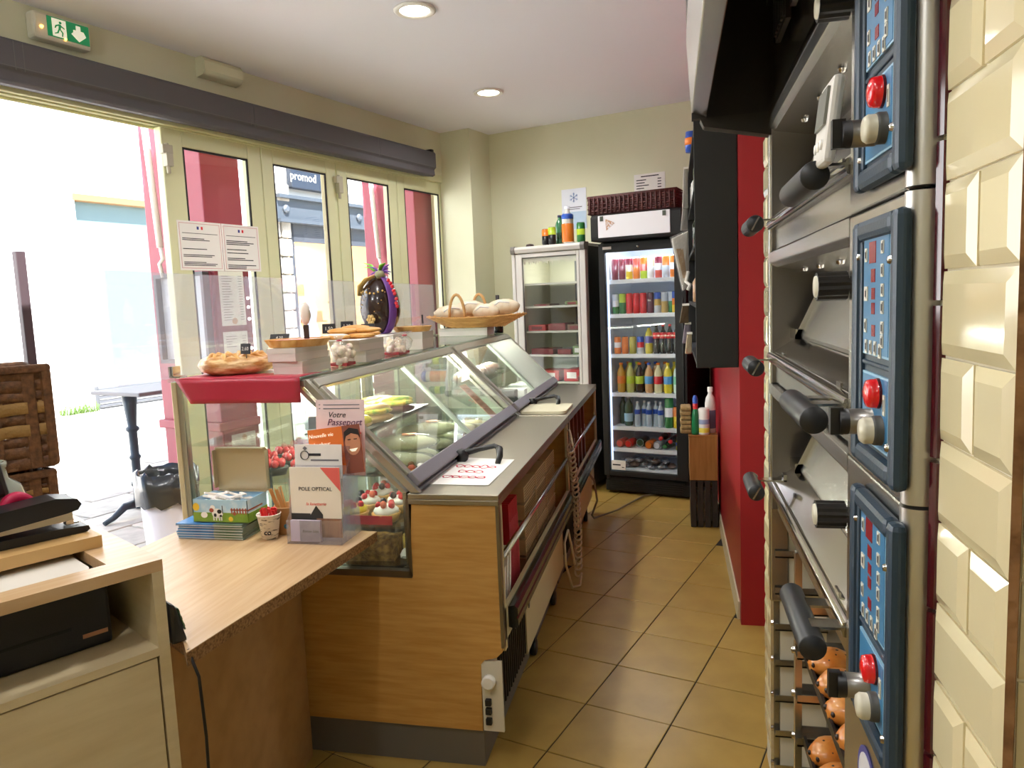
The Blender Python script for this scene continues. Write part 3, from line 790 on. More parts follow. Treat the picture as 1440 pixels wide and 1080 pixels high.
    m = M(); m.lathe([(.016, .234), (.016, .204), (.0155, .202)], (0, .968, zt - .268), 18, 'x'); kk = part(m, 'rotary_knob', mt('knob_steel', '#8e8c88', .3, .8), bz)
    m = M(); m.lathe([(.0162, .205), (.0162, .195), (0, .195)], (0, .968, zt - .268), 18, 'x'); m.box((.184, 0.9625, zt - .284), (.199, 0.9735, zt - .250)); part(m, 'knob_bar', blackm, bz)
    for yy, zz in ((y1 - .022, z1 - .045), (y1 - .022, z0 + .04), (y0 + .018, z1 - .055), (y0 + .018, z0 + .048)):
        m = M(); xx = .231 if yy > 1. else .2262; m.lathe([(.005, xx), (.004, xx - .003), (0, xx - .0035)], (0, yy, zz), 8, 'x'); part(m, 'screw', steel_b, bz)
    m = M(); m.box((.250, .900, zt - .348), (.40, 1.168, zt - .001)); part(m, 'fascia_plate', steel, ov, bev=.003)
    bz.location = Vector(bz.location) + Vector((.0055, .0175, 0))
# small upper control panel behind the hood and lower skirt
m = M(); m.box((.250, .90, .0), (.40, 1.17, .925)); part(m, 'lower_fascia', steel, ov)
m = M(); m.lathe([(.05, .2495), (.05, .2485)], (0, 1.03, .84), 28, 'x', False); bd = part(m, 'round_badge', mt('badge_violet', '#4a4a8c', .4), ov)
m = M(); m.lathe([(.041, .2488), (.041, .2478)], (0, 1.03, .84), 28, 'x', False); part(m, 'badge_centre', mt('badge_white', '#d5d6da', .4), bd)
# storage rack below the decks
for y in (1.17, 1.72, 2.10):
    for xx in (.26, .75):
        m = M(); m.box((xx, y, 0), (xx + .015, y + .02, .93)); part(m, 'rack_upright', steel, ov)
    for k in range(7):
        m = M(); z = .16 + k * .105; m.box((.262, y - .018, z), (.76, y + .038, z + .004)); m.box((.262, y - .018, z), (.76, y - .015, z + .02)); m.box((.262, y + .035, z), (.76, y + .038, z + .02)); rr = part(m, 'runner', steel, ov)
        m = M(); m.lathe([(.009, .262), (.008, .254), (0, .252)], (0, y + .01, z + .01), 8, 'x'); part(m, 'bolt', steel_b, rr)
m = M(); m.box((.80, 1.17, 0), (.82, 2.14, .93)); part(m, 'rack_back', black_sat, ov)
# hood
m = M()
x0 = .055
m.hexa([(x0, -.6, 2.00), (x0 + .038, -.6, 1.985), (x0 + .038, 2.13, 1.985), (x0, 2.13, 2.00), (x0 - .012, -.6, 2.20), (x0 - .002, -.6, 2.20), (x0 - .002, 2.13, 2.20), (x0 - .012, 2.13, 2.20)])
hd = thing('extractor_hood', 'dark extractor hood with a steel edge above the oven', 'hood', (.3, 1.2, 1.985))
part(m, 'front_lip', steel, hd, bev=.003)
m = M(); m.box((x0, 2.10, 1.985), (.262, 2.13, 2.5)); m.box((x0, .70, 2.47), (.262, 2.13, 2.5)); m.box((x0 - .01, -.6, 2.2), (x0 + .01, 2.13, 2.5)); m.box((.245, .7, 2.25), (.26, 2.1, 2.47)); part(m, 'canopy', mt('dark_steel', '#2b2725', .5, .3), hd)  # canopy and end lip in a darker steel than the front lip
m = M(); m.prism([(x0 + .02, 1.982), (x0 + .03, 1.96), (.255, 1.925), (.262, 1.945), (.262, 1.985)], 'y', 2.085, 2.13); part(m, 'end_lip', mt('dark_lip', '#3a3632', .4, .5), hd, bev=.003)
for k in range(3):
    m = M(); y = 1.25 + k * .22; m.box((.235, y, 2.08), (.246, y + .16, 2.24)); f = part(m, 'filter', steel_d, hd)
    for q in range(6):
        m = M(); m.box((.230, y + .01 + q * .026, 2.09), (.236, y + .022 + q * .026, 2.23)); part(m, 'baffle', steel_d, f)
# digital timer clipped to the top deck
t = thing('kitchen_timer', 'white digital kitchen timer stuck beside the top control panel', 'timer', (.22, 1.2, 1.7))
m = M(); m.obox((.212, 1.125, 1.745), (.016, .085, .115), ry=.12); part(m, 'case', mt('timer_white', '#d6d3ca', .4), t, bev=.006)
m = M(); m.obox((.2045, 1.125, 1.765), (.004, .062, .05), ry=.12); part(m, 'screen', mt('timer_screen', '#77786e', .25), t)
for k in range(3):
    m = M(); m.lathe([(.0075, .208), (.007, .198), (0, .197)], (0, 1.147 - k * .021, 1.716), 10, 'x'); part(m, 'button', mt('timer_button', '#f1f0ea', .4), t)
m = M(); m.obox((.2055, 1.125, 1.716), (.004, .068, .03), ry=.12); part(m, 'button_plate', mt('timer_plate', '#8b8c84', .4), t)
# glazed buns on the rack
bunm = mt('bun_golden', '#c9762c', .3, var=('#e0a050', 25, .35, .7), coat=.3)
chipm = mt('chocolate_chip', '#2b1610', .4)
t = thing('baking_tray', 'black baking tray sliding in the rack under the oven', 'tray', (.5, 1.45, .48))
m = M(); m.box((.275, 1.19, .482), (.74, 1.70, .488)); m.box((.275, 1.19, .488), (.281, 1.70, .503)); m.box((.734, 1.19, .488), (.74, 1.70, .503)); part(m, 'sheet', blackm, t)
t2 = thing('baking_tray', 'upper black baking tray sliding in the rack under the oven', 'tray', (.5, 1.45, .585))
m = M(); m.box((.275, 1.19, .690), (.74, 1.70, .696)); m.box((.275, 1.19, .696), (.281, 1.70, .711)); part(m, 'sheet', blackm, t2)
first = None
for r, z in enumerate((.488, .696)):
    for i in range(5):
        for j in range(2):
            y = 1.25 + i * .095; x = .32 + j * .12
            lab = 'glazed chocolate chip bun on the %s tray under the oven, %s of %s row' % (('lower', 'upper')[r], ('nearest', 'second', 'middle', 'fourth', 'farthest')[i], ('the front', 'the back')[j])
            if first is None:
                first = thing('chocolate_bun', lab, 'bun', (x, y, z), group='buns on the oven rack', local=True)
                m = M(); m.ball((0, 0, .022), (.05, .042, .030), 14, 8, .05); part(m, 'dough', bunm, first)
                m = M()
                for q in range(9):
                    a = q * 2.4; rr = .012 + .03 * (q / 9); m.ball((rr * math.cos(a), rr * .8 * math.sin(a), .051 - rr * .33), .005, 6, 4)
                m.ball((-.046, .01, .028), .006, 6, 4); m.ball((-.044, -.014, .026), .006, 6, 4)
                part(m, 'chocolate_chips', chipm, first)
            else: copy(first, (x, y, z), label=lab, rz=random.uniform(0, .8))
# ---------------------------------------------------------------- the two display cases
tray_m = mt('tray_steel', '#9b9a94', .25, 1)
gap_in = mt('case_inside', '#c9c4b4', .5)
XF = -1.67
def display_case(y0, y1, label, near):
    t = thing('display_case', label, 'display case', (-1.1, (y0 + y1) / 2, 0), group='refrigerated display cases')
    pan = [(XF, .131), (-.632, .131), (-.628, .36), (-.615, .375), (-.575, .385), (-.555, .405), (-.550, .45), (-.549, .905), (-.834, .905), (-.853, .645), (XF, .645)]
    m = M(); m.prism(pan, 'y', y0, y0 + .022); part(m, 'end_panel', beech, t)
    m = M(); m.prism(pan, 'y', y1 - .022, y1); part(m, 'end_panel', beech, t)
    m = M(); m.box((XF + .02, y0 + .022, .131), (XF + .04, y1 - .022, .645)); part(m, 'front_panel', beech, t)
    m = M(); m.box((XF + .03, y0 + .012, 0), (-.632, y1 - .01, .131)); part(m, 'plinth', mt('grey_plinth', '#6f6a62', .5, .2), t)
    # steel edge trims on the near panel
    m = M(); m.box((-.853, y0 - .004, .648), (-.843, y0 + .024, .905)); m.box((XF, y0 - .004, .642), (-.845, y0 + .024, .664)); m.box((-.557, y0 - .003, .42), (-.546, y0 + .02, .905)); part(m, 'edge_trim', steel_d, t)
    # worktop
    m = M(); m.box((-.845, y0 - .006, .905), (-.545, y1, .9225)); m.box((-.845, y0 - .006, .888), (-.545, y0 - .002, .905)); m.box((-.549, y0 - .006, .885), (-.545, y1, .905)); part(m, 'worktop', mt('worktop_steel', '#a8a294', .34, 1, bump=((3, 260, 260), .04)), t, bev=.003)
    # well and shelves
    m = M(); m.box((XF + .03, y0 + .03, .63), (-.86, y1 - .03, .655)); m.box((-.875, y0 + .03, .655), (-.862, y1 - .03, .93)); m.box((-.90, y0 + .04, .665), (-.875, y1 - .04, .69)); part(m, 'well', tray_m, t)
    # upper frame: posts, sloping end bars, top profile
    for y in (y0 + .002, y1 - .022):
        m = M(); m.box((XF - .008, y, .645), (XF + .012, y + .02, 1.2955)); part(m, 'front_post', mt('post_champagne', '#c9bb98', .4, .4), t, bev=.002)
        m = M(); m.box((XF + .012, y + .004, .665), (XF + .03, y + .03, 1.2955)); part(m, 'post_profile', alu, t)
    for y in (y0 + .002, y1 - .024):
        m = M(); m.hexa([(-.835, y, .925), (-.805, y, .925), (-.805, y + .022, .925), (-.835, y + .022, .925), (-1.205, y, 1.295), (-1.175, y, 1.295), (-1.175, y + .022, 1.295), (-1.205, y + .022, 1.295)])
        part(m, 'sloping_bar', alu, t)
        m = M(); m.hexa([(-.868, y, .925), (-.850, y, .925), (-.850, y + .022, .925), (-.868, y + .022, .925), (-1.238, y, 1.295), (-1.220, y, 1.295), (-1.220, y + .022, 1.295), (-1.238, y + .022, 1.295)])
        part(m, 'sloping_bar', alu, t)
    m = M(); m.prism([(XF + .03, .66), (-.862, .66), (-.862, .93), (-1.232, 1.294), (XF + .03, 1.294)], 'y', y0 + .008, y0 + .013); part(m, 'end_glass', case_glass, t)
    m = M(); m.prism([(XF + .03, .66), (-.862, .66), (-.862, .93), (-1.232, 1.294), (XF + .03, 1.294)], 'y', y1 - .013, y1 - .008); part(m, 'end_glass', case_glass, t)
    m = M(); m.box((XF, y0 + .02, .66), (XF + .006, y1 - .02, 1.296)); part(m, 'front_glass', case_glass, t)
    m = M(); m.box((XF - .015, y0 - .003, 1.296), (-1.185, y1, 1.304)); part(m, 'top_glass', glass('green_glass', '#f0f8f3', .05), t)
    m = M(); m.box((-1.232, y0, 1.272), (-1.178, y1, 1.296)); part(m, 'top_profile', alu, t, bev=.003)
    for z, xa, xb in ((.80, -1.60, -.885), (.942, -1.64, -1.16), (1.075, -1.64, -1.07)):
        m = M(); m.box((xa, y0 + .03, z - .006), (xb, y1 - .03, z)); part(m, 'glass_shelf', glass('shelf_glass', '#f6fbf8', .05), t)
    # sliding rear glass in its frame: a slope from the worktop up to the top profile
    p0, p1 = Vector((-.828, 0, .932)), Vector((-1.176, 0, 1.282))
    dv = (p1 - p0).normalized(); nv = Vector((dv.z, 0, -dv.x))
    def bar(mm, s0, s1, ya, yb, th=.016):
        a, b = p0 + dv * s0, p0 + dv * s1
        q = []
        for d in (0, 1):
            for y in (ya, yb):
                pass
        vs = [a, a + nv * th]
        mm.hexa([(a.x, ya, a.z), (a.x + nv.x * th, ya, a.z + nv.z * th), (a.x + nv.x * th, yb, a.z + nv.z * th), (a.x, yb, a.z),
                 (b.x, ya, b.z), (b.x + nv.x * th, ya, b.z + nv.z * th), (b.x + nv.x * th, yb, b.z + nv.z * th), (b.x, yb, b.z)])
    Ls = (p1 - p0).length
    ya, yb, ym = y0 + .03, y1 - .03, (y0 + y1) / 2 + .02
    m = M(); bar(m, 0, .05, ya, yb, .03); f1 = part(m, 'door_bottom_rail', mt('rail_grey', '#8f8b94', .4, .4), t, bev=.004)
    m = M(); bar(m, Ls - .035, Ls, ya, yb, .02); part(m, 'door_top_rail', alu, t, bev=.003)
    m = M(); bar(m, .05, Ls - .035, ya, ya + .03, .02); part(m, 'door_stile', alu, t, bev=.003)
    m = M(); bar(m, .05, Ls - .035, yb - .022, yb, .02); part(m, 'door_stile', alu, t, bev=.003)
    for a, b, off in ((ya + .03, ym + .02, .004), (ym - .02, yb - .022, .013)):
        m = M(); bar(m, .05, Ls - .035, a, b, .004)
        m.v = [(x + nv.x * off, y, z + nv.z * off) for x, y, z in m.v]
        part(m, 'door_pane', case_glass if (near or a < ym - .1) else glass('frosted_pane', '#f4f6f4', .06, .15, haze=.55, hazecol='#dfe2de'), t)
    m = M(); bar(m, .05, Ls - .035, ym - .02, ym - .012, .018); bar(m, .05, Ls - .035, ym + .012, ym + .02, .010); part(m, 'pane_edge', mt('pane_edge', '#a9b3a6', .3), t)
    m = M(); m.cyl((-1.215, y0 + .06, 1.258), (-1.215, y1 - .06, 1.258), .009, 8); part(m, 'lamp_tube', mt('case_lamp', '#fffbe8', .4, emit=('#fff8e0', 5)), t)
    l = bpy.data.lights.new('case_lamp', 'AREA'); l.shape = 'RECTANGLE'; l.size = .04; l.size_y = y1 - y0 - .2; l.energy = 22; l.color = (1, .97, .86)
    lo = bpy.data.objects.new('case_lamp', l); COL.objects.link(lo); lo.location = (-1.225, (y0 + y1) / 2, 1.245); lo.rotation_euler = (0, -.5, 0)
    # black handle on the bottom rail
    yh = (y0 + .47) if near else (y0 + .33)
    m = M()
    m.lathe([(0, -.012), (.026, -.010), (.028, .004), (.018, .014), (0, .015)], (-.800, yh, .945), 12, 'y')
    m.tube([(-.80, yh, .955), (-.74, yh + .03, .965), (-.68, yh + .05, .975), (-.655, yh + .02, .97)], [.014, .010, .010, .012], 8)
    m.tube([(-.655, yh + .02, .97), (-.645, yh - .02, .95), (-.65, yh - .04, .925)], [.014, .012, .01], 8)
    part(m, 'handle', blackm, t)
    m = M(); m.box((-.868, y0 + .024, .9223), (-.815, y1 - .024, .9335)); part(m, 'sill', mt('rail_grey', '#8f8b94'), t)
    # staff side: open compartment, guard rail, bumper, grille
    m = M(); m.box((-.84, y0 + .022, .42), (-.825, y1 - .022, .90)); m.box((-.84, y0 + .022, .42), (-.565, y1 - .022, .44)); m.box((-.84, y0 + .022, .895), (-.555, y1 - .022, .905)); part(m, 'compartment', mt('oak_inside', '#b58a52', .6), t)
    m = M(); m.box((-.562, y0 + .022, .40), (-.548, y0 + .05, .88)); m.box((-.562, y0 + .03, .43), (-.548, y1 - .02, .535)); m.box((-.562, y1 - .05, .40), (-.548, y1 - .022, .88)); part(m, 'face_frame', mt('cream_edge', '#c9bd98', .5), t)
    m = M(); m.cyl((-.556, y0 + .05, .70), (-.556, y1 - .05, .70), .011, 10); part(m, 'guard_rail', steel, t)
    m = M(); m.prism([(-.548, .458), (-.528, .452), (-.515, .462), (-.515, .486), (-.521, .492), (-.515, .498), (-.515, .522), (-.526, .532), (-.548, .528)], 'y', y0 + .075, y1 - .03); part(m, 'bumper', mt('black_rubber', '#17191a', .22), t, bev=.002)
    m = M(); m.box((-.615, y0 + .10, .13), (-.60, y0 + .55, .42)); part(m, 'grille_back', black_sat, t)
    for k in range(14):
        m = M(); y = y0 + .11 + k * .032; m.box((-.60, y, .14), (-.592, y + .012, .41)); part(m, 'grille_slat', black_sat, t)
    m = M(); m.box((-.608, y0 + .56, .12), (-.592, y1 - .03, .42)); part(m, 'service_panel', mt('cream_panel', '#cdbf98', .5), t)
    m = M(); m.lathe([(0, -.006), (.012, -.006), (.012, 0)], (-.59, y0 + .62, .30), 10, 'x'); part(m, 'panel_lock', blackm, t)
    for y in (y0 + .80, y1 - .25):
        m = M(); m.lathe([(0, -.012), (.032, -.012), (.036, -.007), (.036, .007), (.032, .012), (0, .012)], (-.615, y, .036), 16, 'x'); m.box((-.625, y - .022, .045), (-.605, y + .022, .13)); part(m, 'castor', blackm, t)
    if near:
        m = M(); m.box((-.628, y0 + .002, .132), (-.56, y0 + .012, .372)); m.box((-.66, y0 + .012, .132), (-.60, y0 + .10, .372)); part(m, 'notch_cover', mt('white_enamel', '#d5cfbd', .4), t)
        m = M(); m.lathe([(.017, -.02), (.022, -.02), (.022, .01), (.017, .01)], (-.603, y0, .305), 14, 'y'); part(m, 'drain_stub', white_p, t)
        m = M(); m.lathe([(.0, -.012), (.012, -.012), (.0, -.011)], (-.603, y0 + .005, .305), 12, 'y')
        for z in (.235, .205, .17):
            m = M(); m.box((-.618, y0 - .012, z - .012), (-.598, y0 + .004, z + .010)); part(m, 'cable_clip', blackm, t, bev=.003)
    return t
c1 = display_case(2.20, 3.785, 'nearer glass display case with pastries, beech end panel and steel worktop', True)
c2 = display_case(3.80, 5.20, 'farther glass display case, between the near case and the white fridge', False)
# protective screen on the customers' side
t = thing('plexiglass_screen', 'clear plexiglass screen standing along the customer edge of the display cases', 'screen', (-1.71, 3.6, 1.305))
m = M(); m.box((-1.712, 1.99, 1.305), (-1.706, 5.19, 1.668)); part(m, 'sheet', plexi_m, t)
for y in (2.25, 3.7, 5.1):
    m = M(); m.box((-1.716, y, 1.3045), (-1.675, y + .04, 1.312)); m.box((-1.706, y, 1.31), (-1.70, y + .04, 1.345)); m.box((-1.718, y, 1.31), (-1.712, y + .04, 1.345)); part(m, 'clamp', steel_b, t)
# red drape on the near end of the case top
m = M()
def fl(u, v):
    x = -1.647 + u * .460; zz = 1.307 - .083 * v
    if u < .12 and v > 0: x += (.12 - u) / .12 * .055 * v
    return (x, 2.188 - .004 * math.sin(u * 9) * v - .004, zz)
m.grid(fl, 20, 5)
def fl2(u, v): return (-1.647 + u * .460, 2.184 + v * .16, 1.3075 + .0008 * math.sin(u * 20))
m.grid(fl2, 20, 3)
solo(m, 'red_cloth', mt('red_plastic_cloth', '#b02c40', .35, bump=(30, .1)), 'red plastic cloth folded over the near end of the display case top', 'cloth', (-1.42, 2.185, 1.22), solid=.0016)

# ---------------------------------------------------------------- the low counter
ZC = .80
t = thing('service_counter', 'low beech-topped counter with raw chipboard edge between cash desk and display case', 'counter', (-1.3, 1.8, 0))
poly = [(-1.075, 1.375), (-1.035, 1.33), (-1.02, 1.50), (-1.00, 1.66), (-.98, 1.87), (-.951, 2.182), (-1.64, 2.182), (-1.66, 1.735)]
m = M(); m.prism(poly, 'z', ZC - .002, ZC); part(m, 'counter_top', beech_top, t)
m = M(); m.prism(poly, 'z', ZC - .032, ZC - .002); part(m, 'board_core', chip, t)
m = M(); m.prism([(-1.20, 1.44), (-1.185, 1.43), (-1.235, 2.178), (-1.252, 2.178)], 'z', 0, ZC - .032); part(m, 'side_panel', brown_panel, t)
m = M(); m.prism([(-1.64, 1.75), (-1.615, 1.74), (-1.60, 2.178), (-1.625, 2.178)], 'z', 0, ZC - .032); part(m, 'side_panel', brown_panel, t)

# ---------------------------------------------------------------- the cash desk (turned about 30 degrees)
D = DESK
t = thing('cash_desk', 'pale oak laminate cash desk with an open niche and a cut-out in its top', 'desk', (-.3, -.6, 0), D)
# x = out towards the staff (0 = front face), y = along the front (0 = right-hand end)
m = M()
m.box((-.86, -.03, .975), (0, 0, 1.0)); m.box((-.065, -1.25, .975), (0, -.03, 1.0)); m.box((-.86, -1.25, .975), (-.30, -.03, 1.0)); m.box((-.30, -.14, .975), (-.065, -.03, 1.0)) if False else None
m.box((-.30, -.09, .975), (-.065, -.03, 1.0)); m.box((-.30, -1.25, .975), (-.065, -.8, 1.0))
part(m, 'desk_top', beech_top, t)
m = M(); m.box((-.86, -.024, 0), (0, -.0005, .975)); part(m, 'side_panel', desk_m, t)
m = M(); m.box((-.86, -1.25, 0), (0, -1.226, .975)); part(m, 'side_panel', desk_m, t)
m = M(); m.box((-.40, -1.226, .79), (0, -.024, .808)); part(m, 'niche_shelf', desk_m, t)
m = M(); m.box((-.40, -1.226, .808), (-.385, -.024, .975)); part(m, 'niche_back', desk_m, t)
m = M(); m.box((-.02, -.62, .02), (-.002, -.028, .786)); dd = part(m, 'door', desk_m, t, bev=.0015)
m = M(); m.box((-.02, -1.222, .02), (-.002, -.624, .786)); part(m, 'door', desk_m, t, bev=.0015)
m = M(); m.box((-.86, -1.25, 0), (-.84, -.0, .975)); part(m, 'back_panel', desk_m, t)
# printer in the niche
p = thing('receipt_printer', 'black receipt printer box sitting in the niche of the cash desk', 'printer', (-.2, -.3, .808), D)
m = M(); m.box((-.37, -.50, .809), (-.115, -.075, .945)); part(m, 'housing', mt('printer_black', '#121114', .5, bump=(300, .05)), p, bev=.008)
m = M(); m.box((-.117, -.42, .862), (-.1135, -.155, .868)); part(m, 'paper_slot', mt('deep_black', '#050505', .7), p)
m = M(); m.box((-.116, -.135, .836), (-.1135, -.085, .845)); part(m, 'name_plate', mt('copper_plate', '#b9876a', .35, .6), p)
# things in the cut-out and on the desk
p = thing('plastic_tub', 'white plastic tub with a yellow printed label sunk in the desk cut-out', 'tub', (-.18, -.3, .87), D)
m = M(); 
def rr(x0, y0, x1, y1, r, n=5):
    o = []
    for cx, cy, a0 in ((x1 - r, y1 - r, 0), (x0 + r, y1 - r, 90), (x0 + r, y0 + r, 180), (x1 - r, y0 + r, 270)):
        for i in range(n + 1):
            a = math.radians(a0 + 90 * i / n); o.append((cx + r * math.cos(a), cy + r * math.sin(a)))
    return o
m.prism(rr(-.27, -.62, -.088, -.108, .035), 'z', .9475, .988, True); part(m, 'container', mt('tub_white', '#e2ddd2', .4), p, bev=.004)
m = M(); m.box((-.0885, -.28, .955), (-.0868, -.14, .985)); lb = part(m, 'label_print', mt('label_yellow', '#e3c81e', .5), p)
m = M(); m.box((-.0868, -.205, .962), (-.0862, -.165, .98)); part(m, 'label_emblem', mt('label_grey', '#6d6d78', .5), lb)
m = M(); m.box((-.0885, -.45, .962), (-.0868, -.285, .972)); part(m, 'label_text', ink_soft, p)
m = M(); m.box((-.086, -.50, .980), (-.07, -.22, .988)); solo(m, 'pen', mt('violet_blue', '#3b3f8c', .4), 'violet-blue pen lying beside the white tub in the desk cut-out', 'pen', (-.078, -.3, .98), D, bev=.003)
m = M(); m.box((-.345, -1.0, 1.001), (-.205, -.05, 1.028)); 
solo(m, 'wooden_board', [mt('board_face', '#c9a268', .5), chip], 'chipboard offcut with raw edge lying across the cash desk cut-out', 'board', (-.27, -.4, 1.001), D)
o = bpy.data.objects[-1] if False else None
p = thing('stapler', 'large black stapler with a pale metal magazine on the chipboard offcut', 'stapler', (-.29, -.2, 1.029), D)
m = M(); m.prism([(-.62, 1.029), (-.062, 1.029), (-.055, 1.034), (-.058, 1.043), (-.12, 1.048), (-.62, 1.052)], 'x', -.325, -.262); part(m, 'base', blackm, p, bev=.004)
m = M(); m.prism([(-.30, 1.056), (-.095, 1.060), (-.085, 1.062), (-.085, 1.080), (-.30, 1.064)], 'x', -.312, -.275); part(m, 'magazine', mt('magazine_cream', '#d6cdb8', .4, .2), p)
m = M(); m.prism([(-.62, 1.060), (-.30, 1.066), (-.10, 1.082), (-.078, 1.086), (-.070, 1.098), (-.078, 1.112), (-.12, 1.120), (-.34, 1.104), (-.62, 1.10)], 'x', -.332, -.255); part(m, 'arm', blackm, p, bev=.008)
m = M(); m.box((-.305, -.098, 1.048), (-.282, -.082, 1.062)); m.lathe([(.008, 1.048), (.008, 1.052)], (-.293, -.075, 0), 10); part(m, 'anvil', steel_b, p)
# roll of pink tape on the stapler
m = M(); m.lathe([(.016, -.012), (.036, -.012), (.036, .012), (.016, .012), (.016, -.012)], (-.345, -.175, 1.098), 24, 'x'); 
solo(m, 'tape_roll', mt('pink_tape', '#c81e50', .45), 'roll of pink tape standing behind the stapler', 'tape', (-.345, -.175, 1.06), D)
p = thing('glass_jar', 'grey-green glass jar with a shoulder standing behind the stapler', 'jar', (-.45, -.208, 1.001), D)
m = M(); m.lathe([(0, 1.001), (.072, 1.001), (.076, 1.02), (.076, 1.11), (.068, 1.135), (.045, 1.155), (.040, 1.18), (.044, 1.183), (.044, 1.195), (.036, 1.195), (.034, 1.165)], (-.45, -.208, 0), 24); part(m, 'body', mt('jar_grey', '#8f978a', .15, coat=.5), p)
m = M(); m.lathe([(.077, 1.02), (.0772, 1.025), (.0772, 1.075), (.077, 1.08)], (-.45, -.208, 0), 24); part(m, 'label', mt('jar_label', '#3c3a4c', .6, var=('#8a8698', 90, .5, .6)), p)
m = M(); m.lathe([(.0765, 1.095), (.0775, 1.098), (.0765, 1.101)], (-.45, -.208, 0), 24); part(m, 'rim_band', mt('jar_band', '#b9c08c', .3), p)
p = thing('card_reader', 'dark card terminal hung on the left edge of the picture with a yellow tab', 'terminal', (-.40, -.42, 1.10), D)
m = M(); m.obox((-.38, -.240, 1.19), (.02, .10, .15), rx=.15); part(m, 'case', blackm, p, bev=.012)
m = M(); m.obox((-.3685, -.240, 1.20), (.004, .075, .07), rx=.15); part(m, 'screen', mt('dim_screen', '#3a4440', .2), p)
m = M(); m.obox((-.375, -.215, 1.262), (.012, .045, .025), rx=.4); part(m, 'tab', mt('tab_yellow', '#d8d832', .5), p)
m = M(); m.obox((-.38, -.265, 1.05), (.06, .09, .10)); part(m, 'holder', blackm, p, bev=.01)
# payment terminal on the counter
p = thing('payment_terminal', 'black payment terminal with green keys leaning against the end of the cash desk', 'terminal', (.06, .02, ZC), D)
m = M(); m.hexa([(-.06, .004, ZC + .001), (.002, .004, ZC + .001), (.002, .040, ZC + .001), (-.06, .040, ZC + .001), (-.06, .004, ZC + .10), (.002, .004, ZC + .10), (.002, .018, ZC + .09), (-.06, .018, ZC + .09)]); part(m, 'case', mt('terminal_black', '#191a1c', .35), p, bev=.01)
m = M(); m.obox((-.029, .0315, ZC + .052), (.046, .003, .055), rx=.24); part(m, 'keypad', mt('key_green', '#4f6a48', .4), p, bev=.001)
for k in range(3):
    m = M(); m.obox((-.029, .0335 + (k - 1) * .0042, ZC + .052 - (k - 1) * .017), (.036, .003, .008), rx=.24); part(m, 'key', mt('key_grey', '#2c302c', .4), p)
m = M(); m.tube([(.04, .02, ZC + .0), (.062, .03, ZC - .06), (.06, .035, .60), (.064, .03, .45), (.055, .04, .30), (.06, .035, .02)], .0035, 6)
solo(m, 'power_cord', blackm, 'thin black cord hanging down between cash desk and counter', 'cord', (.06, .03, .02), D)
# woven baskets on the far part of the desk
wick = mt('wicker_brown', '#7a5230', .6, var=('#4e3119', (8, 60, 60), .35, .7), bump=(120, .3))
wick2 = mt('wicker_light', '#a07c44', .6, bump=(120, .3))
def crate(z0, h, label, xa, xb, ya, yb):
    p = thing('wicker_crate', label, 'basket', ((xa + xb) / 2, (ya + yb) / 2, z0), D, 'stacked wicker crates')
    for side in range(4):
        nrow = 9
        def wall(nm, r, mat, y_lo, y_hi, zz, hh, off):
            m = M()
            def pt(s):
                k = 1 + .0
                if side == 0: return (xb + off, ya + (yb - ya) * s, 0)
                if side == 1: return (xa + (xb - xa) * s, yb + off, 0)
                if side == 2: return (xa - off, ya + (yb - ya) * s, 0)
                return (xa + (xb - xa) * s, ya - off, 0)
            n = 16 if side in (0, 2) else 8
            def rb(uu, vv):
                q = pt(uu); i = uu * n; wv = .0045 * math.cos(PI * i)
                z = zz + hh * (vv - .5) + .0012 * math.sin(i * 2.1 + zz * 90)
                return (q[0] + (wv if side in (0, 2) else 0), q[1] + (0 if side in (0, 2) else wv), z)
            m.grid(rb, n * 2, 2)
            o_ = part(m, nm, mat, p, solid=.003); return o_
        gaps = (2, 6)
        for r in range(nrow):
            zz = z0 + h * (r + .5) / nrow
            twist = r in (3, 5)
            wall('weaver', r, wick2 if twist else wick, 0, 0, zz, h / nrow * (.80 if r in gaps else 1.04), .004 if twist else 0)
        for i in range(6 if side in (0, 2) else 3):
            s = (i + .5) / (6 if side in (0, 2) else 3)
            m = M()
            x, y = {0: (xb + .002, ya + (yb - ya) * s), 2: (xa - .002, ya + (yb - ya) * s), 1: (xa + (xb - xa) * s, yb + .002), 3: (xa + (xb - xa) * s, ya - .002)}[side]
            m.obox((x, y, z0 + h / 2), (.008, .03, h) if side in (0, 2) else (.03, .008, h)); part(m, 'stake', wick, p, bev=.003)
    for x, y in ((xa, ya), (xb, ya), (xa, yb), (xb, yb)):
        m = M(); m.obox((x, y, z0 + h / 2), (.026, .026, h)); part(m, 'corner_stake', wick, p, bev=.01)
    m = M(); e = .006; m.tube([(xa - e, ya - e, z0 + h), (xb + e, ya - e, z0 + h), (xb + e, yb + e, z0 + h), (xa - e, yb + e, z0 + h)], .011, 8, True); part(m, 'rim', wick, p)
    m = M(); m.box((xa, ya, z0), (xb, yb, z0 + .008)); part(m, 'bottom', wick, p)
    return p
crate(1.002, .116, 'lower of the two stacked brown wicker crates behind the stapler', -.83, -.62, -.52, -.03)
crate(1.137, .262, 'upper of the two stacked brown wicker crates, taller and open-work, behind the stapler', -.82, -.61, -.52, -.022)
